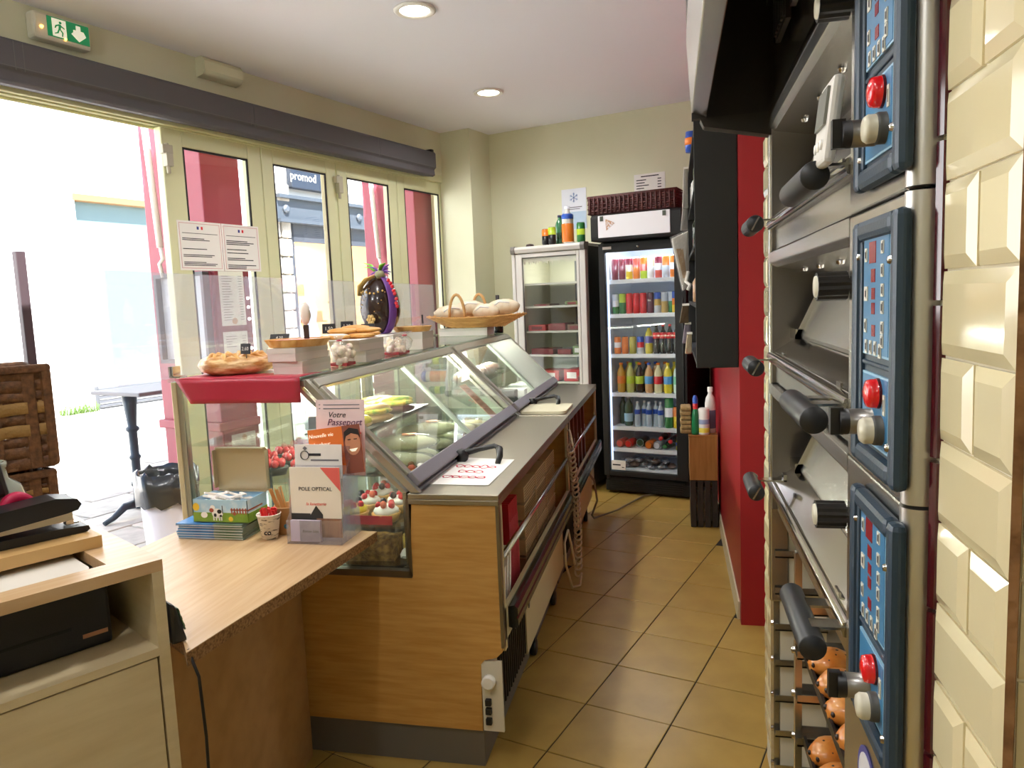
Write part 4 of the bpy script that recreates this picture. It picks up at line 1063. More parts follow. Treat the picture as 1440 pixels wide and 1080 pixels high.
# ---------------------------------------------------------------- goods on top of the near case
ZT = 1.3055
crust = mt('golden_crust', '#c98a3e', .45, var=('#e6bd74', 18, .35, .7), bump=(40, .4))
puff = mt('puff_pastry', '#b97c34', .45, var=('#efd29a', (18, 18, 60), .38, .62), bump=((20, 20, 90), .6))
tartpink = mt('praline_pink', '#c9705c', .35, var=('#e09a88', 60, .4, .65), bump=(90, .4))
boxw = mt('box_white', '#e6dcd6', .7)
boxg = mt('box_greyside', '#d9d3ca', .7)
slate = mt('slate_tag', '#16171b', .5)
chalk = mt('chalk', '#d9d9d2', .9)
def tagc(pos, w_, h_, rz, label, txt='', tilt=0.12, group='black price tags'):
    t = thing('price_tag', label, 'price tag', pos, group=group, rz=rz, local=True)
    m = M(); m.obox((0, 0, h_ / 2 + .012), (w_, .003, h_), rx=-tilt); part(m, 'card', slate, t)
    m = M(); m.tube([(0, .002, -.012), (0, .001, .014)], .002, 5); part(m, 'stake', steel_d, t)
    if txt: lettering(txt, h_ * .5, chalk, t, (0, -.0025 - (h_ / 2) * 0 , h_ / 2 + .012), (1, 0, 0), (0, tilt, 1), thick=.0003)
    return t
def carton(base, sx, sy, h, rz, label, group='white pastry boxes'):
    t = thing('pastry_box', label, 'box', base, group=group, rz=rz, local=True)
    m = M(); m.obox((0, 0, h / 2), (sx, sy, h)); part(m, 'carton', boxw, t, bev=.0015)
    m = M(); m.box((-sx / 2 - .001, -sy / 2 - .0012, h * .62), (sx / 2 + .001, -sy / 2, h)); m.box((sx / 2, -sy / 2 - .001, h * .62), (sx / 2 + .0012, sy / 2, h)); m.box((-sx / 2 - .001, -sy / 2 - .001, h), (sx / 2 + .001, sy / 2 + .001, h + .0012)); part(m, 'lid', boxg, t)
    return t
def wreath(m, c, R_, r, h, n=26, k=10, seed=1):
    rn = random.Random(seed)
    vs = []; fs = []
    for i in range(n):
        a = 2 * PI * i / n
        w_ = 1 + .10 * math.sin(a * 9) + rn.uniform(-.04, .04)
        for j in range(k):
            b = 2 * PI * j / k
            rr = R_ + r * math.cos(b) * (1 + .05 * math.sin(a * 9))
            vs.append((c[0] + rr * math.cos(a), c[1] + rr * math.sin(a), c[2] + h / 2 + h / 2 * math.sin(b) * w_ * (1 if math.sin(b) > 0 else 1 / w_)))
    fs = [(i * k + j, ((i + 1) % n) * k + j, ((i + 1) % n) * k + (j + 1) % k, i * k + (j + 1) % k) for i in range(n) for j in range(k)]
    m.add(vs, fs, True)
t = thing('braided_bread', 'flat golden puff pastry crown at the near left end of the case top', 'pastry', (-1.525, 2.37, ZT))
m = M(); wreath(m, (-1.525, 2.37, ZT + .002), .075, .057, .066); m.ball((-1.525, 2.37, ZT + .02), (.07, .07, .018), 14, 6); part(m, 'dough', puff, t)
m = M()
for i in range(14):
    a = 2 * PI * i / 14; m.tube([(-1.525 + .04 * math.cos(a), 2.37 + .04 * math.sin(a), ZT + .058), (-1.525 + .085 * math.cos(a + .25), 2.37 + .085 * math.sin(a + .25), ZT + .071), (-1.525 + .125 * math.cos(a + .5), 2.37 + .125 * math.sin(a + .5), ZT + .035)], [.006, .009, .006], 6)
part(m, 'twist', crust, t)
m = M(); m.lathe([(.142, ZT - .0003), (.142, ZT + .0015), (0, ZT + .0015)], (-1.525, 2.37, 0), 24); part(m, 'paper_doily', paper, t)
tagc((-1.445, 2.30, ZT + .062), .042, .036, -.2, 'black price tag standing in the puff pastry crown', '2.60')
carton((-1.46, 2.72, ZT), .16, .20, .048, .1, 'low pale pink box under the second puff pastry')
t = thing('puff_pastry', 'second round puff pastry behind the tart, on a low pink box', 'pastry', (-1.47, 2.70, ZT + .05))
m = M(); m.lathe([(0, ZT + .0505), (.10, ZT + .0505), (.108, ZT + .065), (.105, ZT + .085), (.085, ZT + .098), (.04, ZT + .102), (0, ZT + .1)], (-1.47, 2.70, 0), 26); part(m, 'dough', puff, t)
m = M(); m.ball((-1.49, 2.64, ZT + .101), (.012, .012, .006)); part(m, 'candied_cherry', mt('dark_cherry', '#5a1016', .3), t)
carton((-1.287, 2.40, ZT), .105, .24, .044, .06, 'lower of two white pastry boxes under the pink praline tart')
carton((-1.292, 2.385, ZT + .0455), .105, .23, .044, -.02, 'upper of two white pastry boxes under the pink praline tart')
def tart(c, r, label, top, fl=.026):
    t = thing('fruit_tart', label, 'tart', c)
    m = M(); n = 40; vs = []
    for rr, z in ((r * .86, 0), (r, fl), (r * .96, fl), (r * .94, fl * .75)):
        for i in range(n):
            q = rr * (1 + (.018 if i % 2 else -.012) * (rr > r * .95)); a = 2 * PI * i / n
            vs.append((c[0] + q * math.cos(a), c[1] + q * math.sin(a), c[2] + z))
    m.add(vs, [(j * n + i, j * n + (i + 1) % n, (j + 1) * n + (i + 1) % n, (j + 1) * n + i) for j in range(3) for i in range(n)], False)
    m.add(vs[:n], [tuple(range(n))[::-1]])
    part(m, 'pastry_shell', crust, t)
    m = M(); m.lathe([(r * .95, c[2] + fl * .8), (r * .6, c[2] + fl * .95), (0, c[2] + fl)], (c[0], c[1], 0), 28); part(m, 'filling', top, t)
    return t
tart((-1.292, 2.385, ZT + .092), .112, 'pink praline tart with fluted crust on two white boxes', tartpink)
tagc((-1.41, 2.47, ZT + .093), .07, .03, .2, 'black price tag standing behind the pink praline tart', '4.20', tilt=.6)
t = thing('tag_holder', 'dark wooden tag holder standing upright in the pink praline tart', 'tag holder', (-1.26, 2.385, ZT + .115))
m = M(); m.box((-1.268, 2.384, ZT + .117), (-1.247, 2.389, ZT + .165)); part(m, 'clip', mt('dark_wood', '#3b2c20', .6), t, bev=.002)
m = M(); m.ball((-1.257, 2.386, ZT + .205), (.02, .012, .034), 10, 7, .2); m.tube([(-1.257, 2.386, ZT + .165), (-1.257, 2.386, ZT + .18)], .005, 6); part(m, 'pale_blob', mt('blob_cream', '#e9ddd0', .7), t)  # pale blob on a short stalk above the clip
mer = mt('meringue', '#efe3c8', .6, var=('#e5c6c0', 40, .45, .7))
def sack(base, sx, sy, h, label, fill, seed, tie, bottom=None):
    t = thing('film_bag', label, 'bag', base, group='clear film bags of sweets')
    rn = random.Random(seed); c = base
    m = M()
    for i in range(26):
        x, y = rn.uniform(-.8, .8), rn.uniform(-.8, .8); z = rn.uniform(.15, .85)
        k = 1 - .5 * abs(z - .35)
        m.ball((c[0] + x * sx / 2 * k, c[1] + y * sy / 2 * k, c[2] + z * h), rn.uniform(.013, .019), 8, 5, .12, 0, i)
    o = part(m, 'sweets', fill, t); o['kind'] = 'stuff'
    m = M(); n = 18; vs = []
    lv = [(.0, .8), (.08, 1.05), (.4, 1.12), (.75, .95), (1.0, .5), (1.12, .16), (1.2, .30), (1.32, .55)]
    for z, k in lv:
        for i in range(n):
            a = 2 * PI * i / n; q = k * (1 + rn.uniform(-.07, .07))
            vs.append((c[0] + sx / 2 * q * math.cos(a) + tie[0] * z * .35, c[1] + sy / 2 * q * math.sin(a) + tie[1] * z * .35, c[2] + .002 + max(0, z * h)))
    m.add(vs, [(j * n + i, j * n + (i + 1) % n, (j + 1) * n + (i + 1) % n, (j + 1) * n + i) for j in range(len(lv) - 1) for i in range(n)], True)
    part(m, 'film', bag_m, t)
    m = M(); m.tube([(c[0] + .17 * sx / 2 * math.cos(a) + tie[0] * .39, c[1] + .17 * sy / 2 * math.sin(a) + tie[1] * .39, c[2] + h * 1.12) for a in [2 * PI * i / 10 for i in range(10)]], .004, 6, True); part(m, 'ribbon', mt('ribbon_red', '#c23a4a', .4), t)
    if bottom:
        m = M(); m.box((c[0] - sx * .42, c[1] - sy * .42, c[2] + .0005), (c[0] + sx * .42, c[1] + sy * .42, c[2] + .012)); part(m, 'base_card', bottom, t)
    return t
redc = mt('red_card', '#b3303a', .6)
sack((-1.245, 2.63, ZT), .085, .10, .085, 'clear bag of pale meringues between the two stacks of white boxes', mer, 3, (-.02, .0), redc)
carton((-1.265, 2.86, ZT), .12, .22, .044, .05, 'lower of two white pastry boxes under the biscuit tray')
carton((-1.275, 2.845, ZT + .0455), .13, .23, .044, -.04, 'upper of two white pastry boxes under the biscuit tray')
m = M(); m.prism([(-.13, -.16), (.10, -.16), (.10, .20), (-.13, .20)], 'z', 0, .003)
solo(m, 'cake_board', white_m, 'white cake board under the pile of golden biscuits', 'board', (-1.285, 2.83, ZT + .0915), local=True)
bisc = mt('biscuit_gold', '#cf8d3d', .45, var=('#e0ab5c', 22, .35, .7), bump=(60, .3))
sug = mt('icing_sugar', '#efe9e2', .8)
def biscuit(c, rz, tilt, label, iced):
    t = thing('oval_biscuit', label, 'biscuit', c, group='golden oval biscuits', rz=rz, local=True)
    m = M(); m.ball((0, 0, .010), (.062, .034, .0115), 18, 6, .03); part(m, 'biscuit', bisc, t)
    if iced:
        m = M(); m.ball((0, 0, .0125), (.056, .029, .0105), 18, 6, .03); part(m, 'icing', sug, t)
    t.rotation_euler = (tilt, 0, rz)
    return t
bz_ = ZT + .0952
bl = [((-1.315, 2.73, bz_), .3, 0, 'icing-sugared oval biscuit at the near left of the biscuit pile', True),
      ((-1.235, 2.79, bz_), .5, 0, 'plain oval biscuit at the near right of the biscuit pile', False),
      ((-1.335, 2.81, bz_ + .003), .4, 0, 'oval biscuit behind the sugared one, left of the pile', False),
      ((-1.305, 2.78, bz_ + .022), .5, .15, 'oval biscuit lying on the sugared biscuit', False),
      ((-1.225, 2.83, bz_ + .022), .45, .12, 'oval biscuit in the second layer at the right of the pile', False),
      ((-1.255, 2.90, bz_ + .004), .6, .1, 'oval biscuit at the back right of the pile', False),
      ((-1.345, 2.90, bz_ + .004), .5, .1, 'oval biscuit at the back left of the pile', False),
      ((-1.290, 2.87, bz_ + .030), .55, .1, 'topmost oval biscuit of the pile', False)]
for b_ in bl: biscuit(*b_)
tagc((-1.375, 2.80, bz_ + .01), .055, .040, .1, 'black chalked price tag left of the biscuit pile', '1.50')
tagc((-1.355, 2.93, bz_ + .015), .055, .040, .05, 'black chalked price tag behind the biscuit pile, right of another', '1.30')
tagc((-1.30, 3.02, bz_ + .01), .06, .03, .1, 'black price tag in front of the chocolate egg', '', tilt=.3)
sack((-1.245, 3.20, ZT), .09, .17, .075, 'clear bag of white meringues with pink ribbons right of the biscuit boxes', mer, 8, (.09, .06), redc)
carton((-1.40, 3.42, ZT), .20, .22, .085, 0, 'white box under the large chocolate egg')
carton((-1.285, 3.58, ZT), .13, .20, .085, .05, 'white box under the second tart, right of the chocolate egg')
tart((-1.30, 3.58, ZT + .0875), .10, 'golden tart on a white box right of the chocolate egg', crust)
tagc((-1.25, 3.60, ZT + .113), .008, .045, .5, 'thin dark tag standing edge-on in the golden tart', '')
# chocolate egg
ex, ey, ez = -1.40, 3.42, ZT + .0875
t = thing('chocolate_egg', 'large dark chocolate Easter egg with purple ribbon and green feathers', 'chocolate egg', (ex, ey, ez))
choc = mt('dark_chocolate', '#24110b', .22, var=('#2f180f', 30, .4, .7), coat=.4)
m = M(); pr = []
for i in range(15):
    a = -PI / 2 + PI * i / 14; pr.append((.098 * math.cos(a) * (1 - .10 * math.sin(a)), .142 + .142 * math.sin(a)))
m.lathe([(max(r, 0), ez + z) for r, z in pr], (ex, ey, 0), 28); part(m, 'shell', choc, t)
violet = mt('violet_ribbon', '#6d3f92', .35)
m = M(); pts = []
for i in range(15):
    a = -PI / 2 + PI * i / 14; r = .104 * math.cos(a) * (1 - .10 * math.sin(a)); pts.append((ex + r * .80 + .004, ey - r * .55, ez + .142 + .145 * math.sin(a)))
m.tube(pts, .022, 8, flat=.22); part(m, 'ribbon_band', violet, t)
goldm = mt('gold_sugar', '#d9b36a', .3, .3)
m = M()
for i in range(7):
    a = -2.35 + i * .22; m.ball((ex + .093 * math.cos(a), ey + .093 * math.sin(a), ez + .20 + .006 * math.sin(i * 1.3)), .0055, 6, 4)
for i in range(14):
    a = -2.6 + (i * .37) % 2; z = .09 + (i * .053) % .14; r = .1 * math.cos(math.asin(max(-1, min(1, (z - .142) / .142)))); m.ball((ex + r * math.cos(a), ey + r * math.sin(a), ez + z), .0028, 5, 3)
o = part(m, 'gold_beads', goldm, t); o['kind'] = 'stuff'
m = M(); a = -1.72
for q in range(6):
    b = 2 * PI * q / 6; m.ball((ex + .094 * math.cos(a + .16 * math.cos(b)), ey + .094 * math.sin(a + .16 * math.cos(b)), ez + .072 + .016 * math.sin(b)), .0095, 8, 5)
m.ball((ex + .098 * math.cos(a), ey + .098 * math.sin(a), ez + .072), .007, 8, 5); part(m, 'sugar_flower', mt('gold_flower', '#dcb877', .5), t)
m = M(); m.tube([(ex - .095, ey - .02, ez + .19), (ex - .075, ey - .05, ez + .235), (ex - .035, ey - .07, ez + .262), (ex + .0, ey - .05, ez + .278)], [.012, .016, .014, .008], 8, flat=.4); part(m, 'gold_bow', goldm, t)
green_f = mt('lime_feather', '#86d23a', .6)
m = M()
for a, L_, dz in ((2.7, .085, .04), (3.3, .07, .06), (-.4, .05, .055)):
    c = Vector((ex, ey, ez + .285)); e = c + Vector((math.cos(a) * L_, math.sin(a) * .04, dz)); mid = (c + e) / 2 + Vector((0, 0, .018))
    m.tube([c, mid, e], [.008, .020, .003], 8, flat=.3)
part(m, 'feathers', green_f, t)
m = M()
rn = random.Random(5)
for i in range(16):
    a = rn.uniform(0, 6.28); L_ = rn.uniform(.03, .06); c = Vector((ex + .012, ey, ez + .285)); e = c + Vector((math.cos(a) * L_, math.sin(a) * L_, rn.uniform(-.005, .05))); m.tube([c, (c + e) / 2 + Vector((0, 0, .012)), e], [.004, .006, .002], 5)
part(m, 'violet_tuft', mt('violet_tuft', '#8458b8', .6), t)
m = M(); m.ball((ex + .02, ey - .03, ez + .285), (.024, .02, .020), 8, 5, .25); part(m, 'gauze_knot', mt('olive_gauze', '#9a9a72', .6), t)
m = M()
for i, (dx, z) in enumerate(((.075, .255), (.085, .24), (.092, .225), (.098, .205), (.103, .19), (.110, .165), (.108, .145), (.112, .13))): m.ball((ex + dx, ey - .065, ez + z), .0095, 8, 5)
part(m, 'red_berries', mt('berry_red', '#d01e30', .2, coat=.5), t)
# ---------------------------------------------------------------- bread basket on the far case
wl = mt('willow', '#c08a48', .55, var=('#dba862', (6, 60, 60), .4, .7), bump=(120, .3))
bx, by, bz0 = -1.33, 4.95, ZT + .055
carton((-1.40, 4.95, ZT), .34, .20, .052, 0, 'flat pale pink box lying under the bread basket')
t = thing('bread_basket', 'boat-shaped pale wicker basket of wrapped loaves with two hoop handles', 'basket', (bx, by, bz0))
rows = 10
for r in range(rows):
    s = r / (rows - 1)
    a_, b_ = .20 + .13 * s, .13 + .05 * s
    m = M(); n = 40; pts = []
    for i in range(n):
        th = 2 * PI * i / n; q = 1 + (.012 if (i + r) % 2 else -.012)
        ex_ = abs(math.cos(th)) ** 3 * .02 * s
        pts.append((bx + (a_ + ex_) * q * math.cos(th), by + b_ * q * math.sin(th), bz0 + .006 + .062 * s + .012 * s * math.cos(th) ** 2))
    m.tube(pts, .0058, 6, True); part(m, 'weaver', wl, t)
for i in range(20):
    th = 2 * PI * i / 20; m = M()
    m.tube([(bx + .195 * math.cos(th), by + .126 * math.sin(th), bz0), (bx + .34 * math.cos(th), by + .182 * math.sin(th), bz0 + .076 + .012 * math.cos(th) ** 2)], .004, 5); part(m, 'stake', wl, t)
m = M(); m.lathe([(0, bz0), (.20, bz0), (.20, bz0 + .006), (0, bz0 + .006)], (bx, by, 0), 24, sq=(1, .64)); part(m, 'bottom', wl, t)
for dx, dy in ((-.10, -.12), (.0, .10)):
    m = M(); pts = [(bx + dx - .055 * math.cos(a) , by + dy, bz0 + .06 + .165 * math.sin(a)) for a in [PI * i / 12 for i in range(13)]]
    m.tube(pts, .010, 8); part(m, 'hoop_handle', mt('cane_handle', '#cf9f62', .5), t)
loafm = mt('floury_paper', '#e9dcc2', .7, var=('#d6bd92', 14, .45, .75), bump=(30, .3))
for i, (dx, dy, rz, L_, lab) in enumerate(((-.17, -.02, .25, .12, 'leftmost'), (-.05, .04, .1, .11, 'second from the left'), (.07, .0, -.35, .11, 'third from the left'), (.19, .03, -.15, .12, 'rightmost'))):
    m = M(); m.ball((0, 0, .050), (L_, .062, .054), 16, 9, .04, 0, i); t2 = thing('wrapped_loaf', 'pale wrapped loaf in the bread basket, %s of four' % lab, 'bread', (bx + dx, by + dy, bz0 + .052 + (.028 if i in (1, 3) else 0)), group='loaves in the basket', rz=rz, local=True)
    part(m, 'loaf', loafm, t2)
    m = M(); m.tube([(-L_ * .4, -.055, .06), (-L_ * .1, -.048, .086), (L_ * .5, -.042, .078)], .006, 5); part(m, 'wrapper_fold', paper, t2)
# ---------------------------------------------------------------- inside the near case
yel = mt('lemon_icing', '#e8cf2e', .35)
cream_ = mt('whipped_cream', '#f1ece2', .55)
straw = mt('strawberry', '#c81f28', .25, coat=.4, bump=(160, .3))
brown_c = mt('cake_crumb', '#6d4a22', .85, var=('#9b7336', 60, .4, .65), bump=(90, .6))
choc_c = mt('brownie', '#3a2c1c', .6, var=('#4d3a24', 40, .4, .7), bump=(50, .3))
redpaper = mt('red_paper', '#c2202e', .5)
m = M(); m.prism(rr(-1.30, 2.245, -.90, 2.95, .03), 'z', .656, .662, True)
solo(m, 'steel_tray', mt('tray_bright', '#a5a59f', .2, 1), 'steel tray under the cakes in the bottom of the near case', 'tray', (-1.1, 2.6, .656), bev=.002)
def slab(base, sx, sy, h, label, mats, rz=0, jit=.006, seed=0, top=None):
    t = thing('cake_slice', label, 'cake', base, rz=rz, local=True)
    rn = random.Random(seed); m = M(); nx, ny = 6, 6
    def P_(i, j, z): return (-sx / 2 + sx * i / nx + (rn.uniform(-jit, jit) if 0 < z else 0), -sy / 2 + sy * j / ny + rn.uniform(-jit, jit), z + (rn.uniform(-jit, jit) if z else 0))
    T_ = [[P_(i, j, h) for i in range(nx + 1)] for j in range(ny + 1)]
    B_ = [[(-sx / 2 + sx * i / nx, -sy / 2 + sy * j / ny, 0) for i in range(nx + 1)] for j in range(ny + 1)]
    vs = [p for r in T_ for p in r] + [p for r in B_ for p in r]
    k = (nx + 1) * (ny + 1); w_ = nx + 1
    fs = [(j * w_ + i, j * w_ + i + 1, (j + 1) * w_ + i + 1, (j + 1) * w_ + i) for j in range(ny) for i in range(nx)]
    rim = [i for i in range(nx)] + [j * w_ + nx for j in range(ny)] + [ny * w_ + i for i in range(nx, 0, -1)] + [j * w_ for j in range(ny, 0, -1)]
    fs += [(rim[q], k + rim[q], k + rim[(q + 1) % len(rim)], rim[(q + 1) % len(rim)]) for q in range(len(rim))]
    fs += [tuple(k + q for q in rim)]
    m.add(vs, fs, True); part(m, 'crumb', mats, t)
    if top:
        m = M(); m.box((-sx / 2 + .002, -sy / 2 + .002, h - .004), (sx / 2 - .002, sy / 2 - .002, h + .006)); part(m, 'icing', top, t, bev=.003)
    return t
slab((-1.03, 2.33, .6625), .17, .10, .072, 'brown crumbly cake block at the near end of the bottom tray', brown_c, .1, .007, 2)
for i, x in enumerate((-1.11, -1.035, -.96)):
    slab((x, 2.54, .6625), .066, .24, .085, ('left', 'middle', 'right')[i] + ' of three dark brownie bars behind the crumbly cake', choc_c, .05, .003, 4 + i)
slab((-.905, 2.40, .6625), .05, .10, .07, 'yellow layered cake slice against the beech panel in the bottom tray', mt('custard', '#d2b04a', .5, var=('#b28a34', (10, 10, 160), .45, .6)), 0, .003, 8)
t = thing('cream_puff', 'white cream puff at the right front edge of the bottom tray', 'pastry', (-.895, 2.29, .6625)); m = M(); m.ball((-.895, 2.29, .685), (.022, .026, .024), 12, 7, .05); part(m, 'puff', cream_, t)
def fruit_tart(c, label, base_m, seed):
    t = thing('fruit_tartlet', label, 'tartlet', c, group='fruit tartlets on the middle shelf')
    rn = random.Random(seed); m = M(); m.lathe([(0, c[2]), (.040, c[2]), (.050, c[2] + .028), (.044, c[2] + .03), (0, c[2] + .03)], (c[0], c[1], 0), 16); part(m, 'pastry_shell', crust, t)
    m = M(); m.ball((c[0], c[1], c[2] + .034), (.043, .043, .022), 12, 7, .12, 0, seed); part(m, 'cream', base_m, t)
    for i in range(5):
        a = i * 1.26 + seed; m = M(); m.ball((c[0] + .024 * math.cos(a), c[1] + .024 * math.sin(a), c[2] + .055 + .006 * (i % 2)), (.012, .012, .013), 8, 6); part(m, 'berry', (straw, mt('blackberry', '#1d141c', .3), straw, mt('melon', '#e8775a', .3), straw)[i], t)
    return t
k = 0
for y in (2.30, 2.42, 2.54):
    for x in (-1.08, -.965):
        fruit_tart((x, y, .8005), 'fruit tartlet with berries and cream, %s row, %s side of the middle shelf' % (('front', 'second', 'third')[k // 2], ('left', 'right')[k % 2]), yel if k == 0 else cream_, k); k += 1
m = M(); m.obox((-1.02, 2.252, .815), (.19, .002, .03)); solo(m, 'paper_strip', redpaper, 'crumpled red paper strip along the front of the middle shelf', 'paper', (-1.02, 2.252, .801), bev=0)
first = None; k = 0
m0 = None
for y in (2.36, 2.48, 2.60, 2.72):
    for x in (-1.50, -1.40, -1.30):
        lab = 'strawberry tartlet in black case, row %s from the near end, %s column' % (('one', 'two', 'three', 'four')[k // 3], ('left', 'middle', 'right')[k % 3])
        k += 1
        if first is None:
            first = thing('strawberry_tartlet', lab, 'tartlet', (x, y, .9425), group='strawberry tartlets', local=True)
            m = M(); m.lathe([(0, 0), (.035, 0), (.044, .026), (.038, .028), (0, .028)], (0, 0, 0), 14); part(m, 'black_case', black_sat, first)
            for i in range(6):
                a = i * PI / 3; m = M(); m.ball((.024 * math.cos(a), .024 * math.sin(a), .040), (.014, .014, .016), 8, 6); part(m, 'strawberry', straw, first)
            m = M(); m.ball((0, 0, .052), (.014, .014, .016), 8, 6); part(m, 'strawberry', straw, first)
        else: copy(first, (x, y, .9425), label=lab, rz=random.uniform(0, 1))
sand = mt('baguette_crust', '#b98244', .5, var=('#d9b071', 20, .4, .7), bump=(40, .3))
fillm = mt('sandwich_fill', '#c9a63c', .5, var=('#6b8a2c', 40, .4, .6), bump=(60, .6))
def sandwich(c, rz, label, yellow=False, dark=False):
    t = thing('sandwich', label, 'sandwich', c, group='filled pastries on the top shelf', rz=rz, local=True)
    if yellow:
        m = M(); m.ball((0, 0, .03), (.075, .030, .028), 16, 8, .03); part(m, 'eclair', mt('yellow_glaze', '#e6d43c', .25, coat=.4), t); 
        m = M(); m.ball((0, 0, .018), (.078, .031, .017), 16, 6); part(m, 'choux', sand, t)
        return t
    bm = mt('pale_roll', '#cfae7a', .5, var=('#b98d52', 20, .4, .7)) if not dark else mt('chocolate_eclair', '#4a2a1e', .3)
    m = M(); m.ball((0, 0, .018), (.085, .028, .018), 16, 7, .03); part(m, 'lower_half', bm, t)
    m = M(); m.ball((0, .0, .042), (.078, .024, .014), 16, 7, .14); part(m, 'filling', fillm, t)
    m = M(); m.ball((0, .012, .052), (.083, .020, .020), 16, 7, .03); part(m, 'upper_half', bm if not dark else fillm, t)
    return t
zs = 1.0755
m = M(); m.box((-1.30, 2.40, zs), (-1.085, 3.15, zs + .006)); solo(m, 'black_tray', black_sat, 'black tray carrying filled pastries on the top shelf of the near case', 'tray', (-1.2, 2.7, zs))
zs += .0065
for c, rz, lab, yl, dk in (((-1.13, 2.46, zs), 1.1, 'yellow glazed eclair at the near end of the top shelf', True, False), ((-1.12, 2.62, zs), 1.0, 'nearest filled roll on the black tray', False, False), ((-1.19, 2.60, zs), .9, 'filled roll left of the nearest one on the black tray', False, False),
                           ((-1.25, 2.62, zs), .9, 'filled roll at the left edge of the black tray', False, False), ((-1.13, 2.86, zs), .7, 'dark eclair with yellow topping, right', False, True), ((-1.21, 2.88, zs), .7, 'dark eclair with yellow topping, left', False, True)): sandwich(c, rz, lab, yl, dk)
for i, (x, y) in enumerate(((-1.27, 2.43), (-1.22, 2.46))): tagc((x, y, zs), .05, .045, .3 + i * .5, ('square black tag standing left on the top shelf of the near case', 'pointed black tag standing beside the square one on the top shelf')[i], '')
m = M(); m.box((-1.29, 2.56, .888), (-.90, 3.62, .896)); solo(m, 'wire_tray', tray_m, 'steel tray carrying wrapped baguettes behind the sliding glass', 'tray', (-1.1, 3.1, .888))
bagw = mt('wrapped_baguette', '#efe8c8', .5, var=('#dfe0b0', 9, .4, .7), bump=(25, .3))
wrapm = glass('sandwich_wrap', '#f2f7f0', .10, .1, haze=.10, bump=(30, .7))
for i, (x, y, z, rz, sc) in enumerate(((-1.06, 2.66, .897, .25, 1), (-1.06, 2.76, .897, .2, 1), (-1.05, 2.71, .955, .3, 1), (-1.06, 2.95, .897, .6, 1.05), (-1.04, 3.06, .897, .5, 1.05), (-1.05, 3.0, .958, .55, 1), (-1.03, 3.30, .897, .9, 1), (-1.00, 3.42, .897, .8, 1))):
    pos = ('nearest at the bottom', 'second at the bottom', 'on top of the two nearest', 'third at the bottom', 'fourth at the bottom', 'on top in the middle', 'fifth at the bottom', 'farthest at the bottom')[i]
    t = thing('wrapped_baguette', 'baguette sandwich in clear wrap, %s of the pile' % pos, 'sandwich', (x, y, z), group='wrapped baguettes', rz=rz, local=True)
    m = M(); m.ball((0, 0, .032), (.135 * sc, .036, .030), 18, 9, .025, 0, i); part(m, 'baguette', bagw, t)
    m = M(); m.ball((0, 0, .034), (.15 * sc, .042, .034), 16, 8, .06, 0, i + 3); m.v = [(a, b, max(c, .001)) for a, b, c in m.v]; part(m, 'wrap', wrapm, t)
    if i in (2, 5):
        m = M(); m.box((.0, -.018, .066), (.05, .018, .068)); part(m, 'price_sticker', mt('sticker_orange', '#d98a5a', .6), t)
for i, (x, y) in enumerate(((-.965, 2.57), (-.94, 2.60), (-.985, 2.62))):
    t = thing('canape', ('orange topped canape nearest the sliding glass', 'white cream canape beside the orange one', 'brown topped canape behind the orange one')[i], 'canape', (x, y, .897), group='canapes behind the sliding glass')
    m = M(); m.box((x - .014, y - .014, .897), (x + .014, y + .014, .917)); part(m, 'base', crust, t, bev=.004)
    m = M(); m.ball((x, y, .922), (.013, .013, .011), 8, 5, .2); part(m, 'topping', (mt('salmon_top', '#cf5a2e', .4), cream_, brown_c)[i], t)
# taped price note on the glass
t = thing('paper_note', 'salmon handwritten paper note taped inside the sliding glass', 'note', (-.90, 3.5, 1.03))
m = M(); q0 = Vector((-.853, 3.40, .968)); e1 = Vector((-.16, .0, .161)); e2 = Vector((0, .10, 0))
P4 = [q0, q0 + e1, q0 + e1 + e2, q0 + e2]; nn = Vector((.0012, 0, .0012))
m.hexa([p for p in P4] + [p + nn for p in P4]); part(m, 'sheet', mt('salmon_paper', '#dcae94', .7), t)
m = M()
for r in range(3):
    for c_ in range(5):
        a = q0 + e1 * (.25 + .13 * c_) + e2 * (.22 + .22 * r) + nn; b = a + e1 * .07; d = e2 * .08
        m.hexa([a, b, b + d, a + d, a + nn * .3, b + nn * .3, b + d + nn * .3, a + d + nn * .3])
part(m, 'handwriting', mt('brown_ink', '#8a5f4c', .8), t)
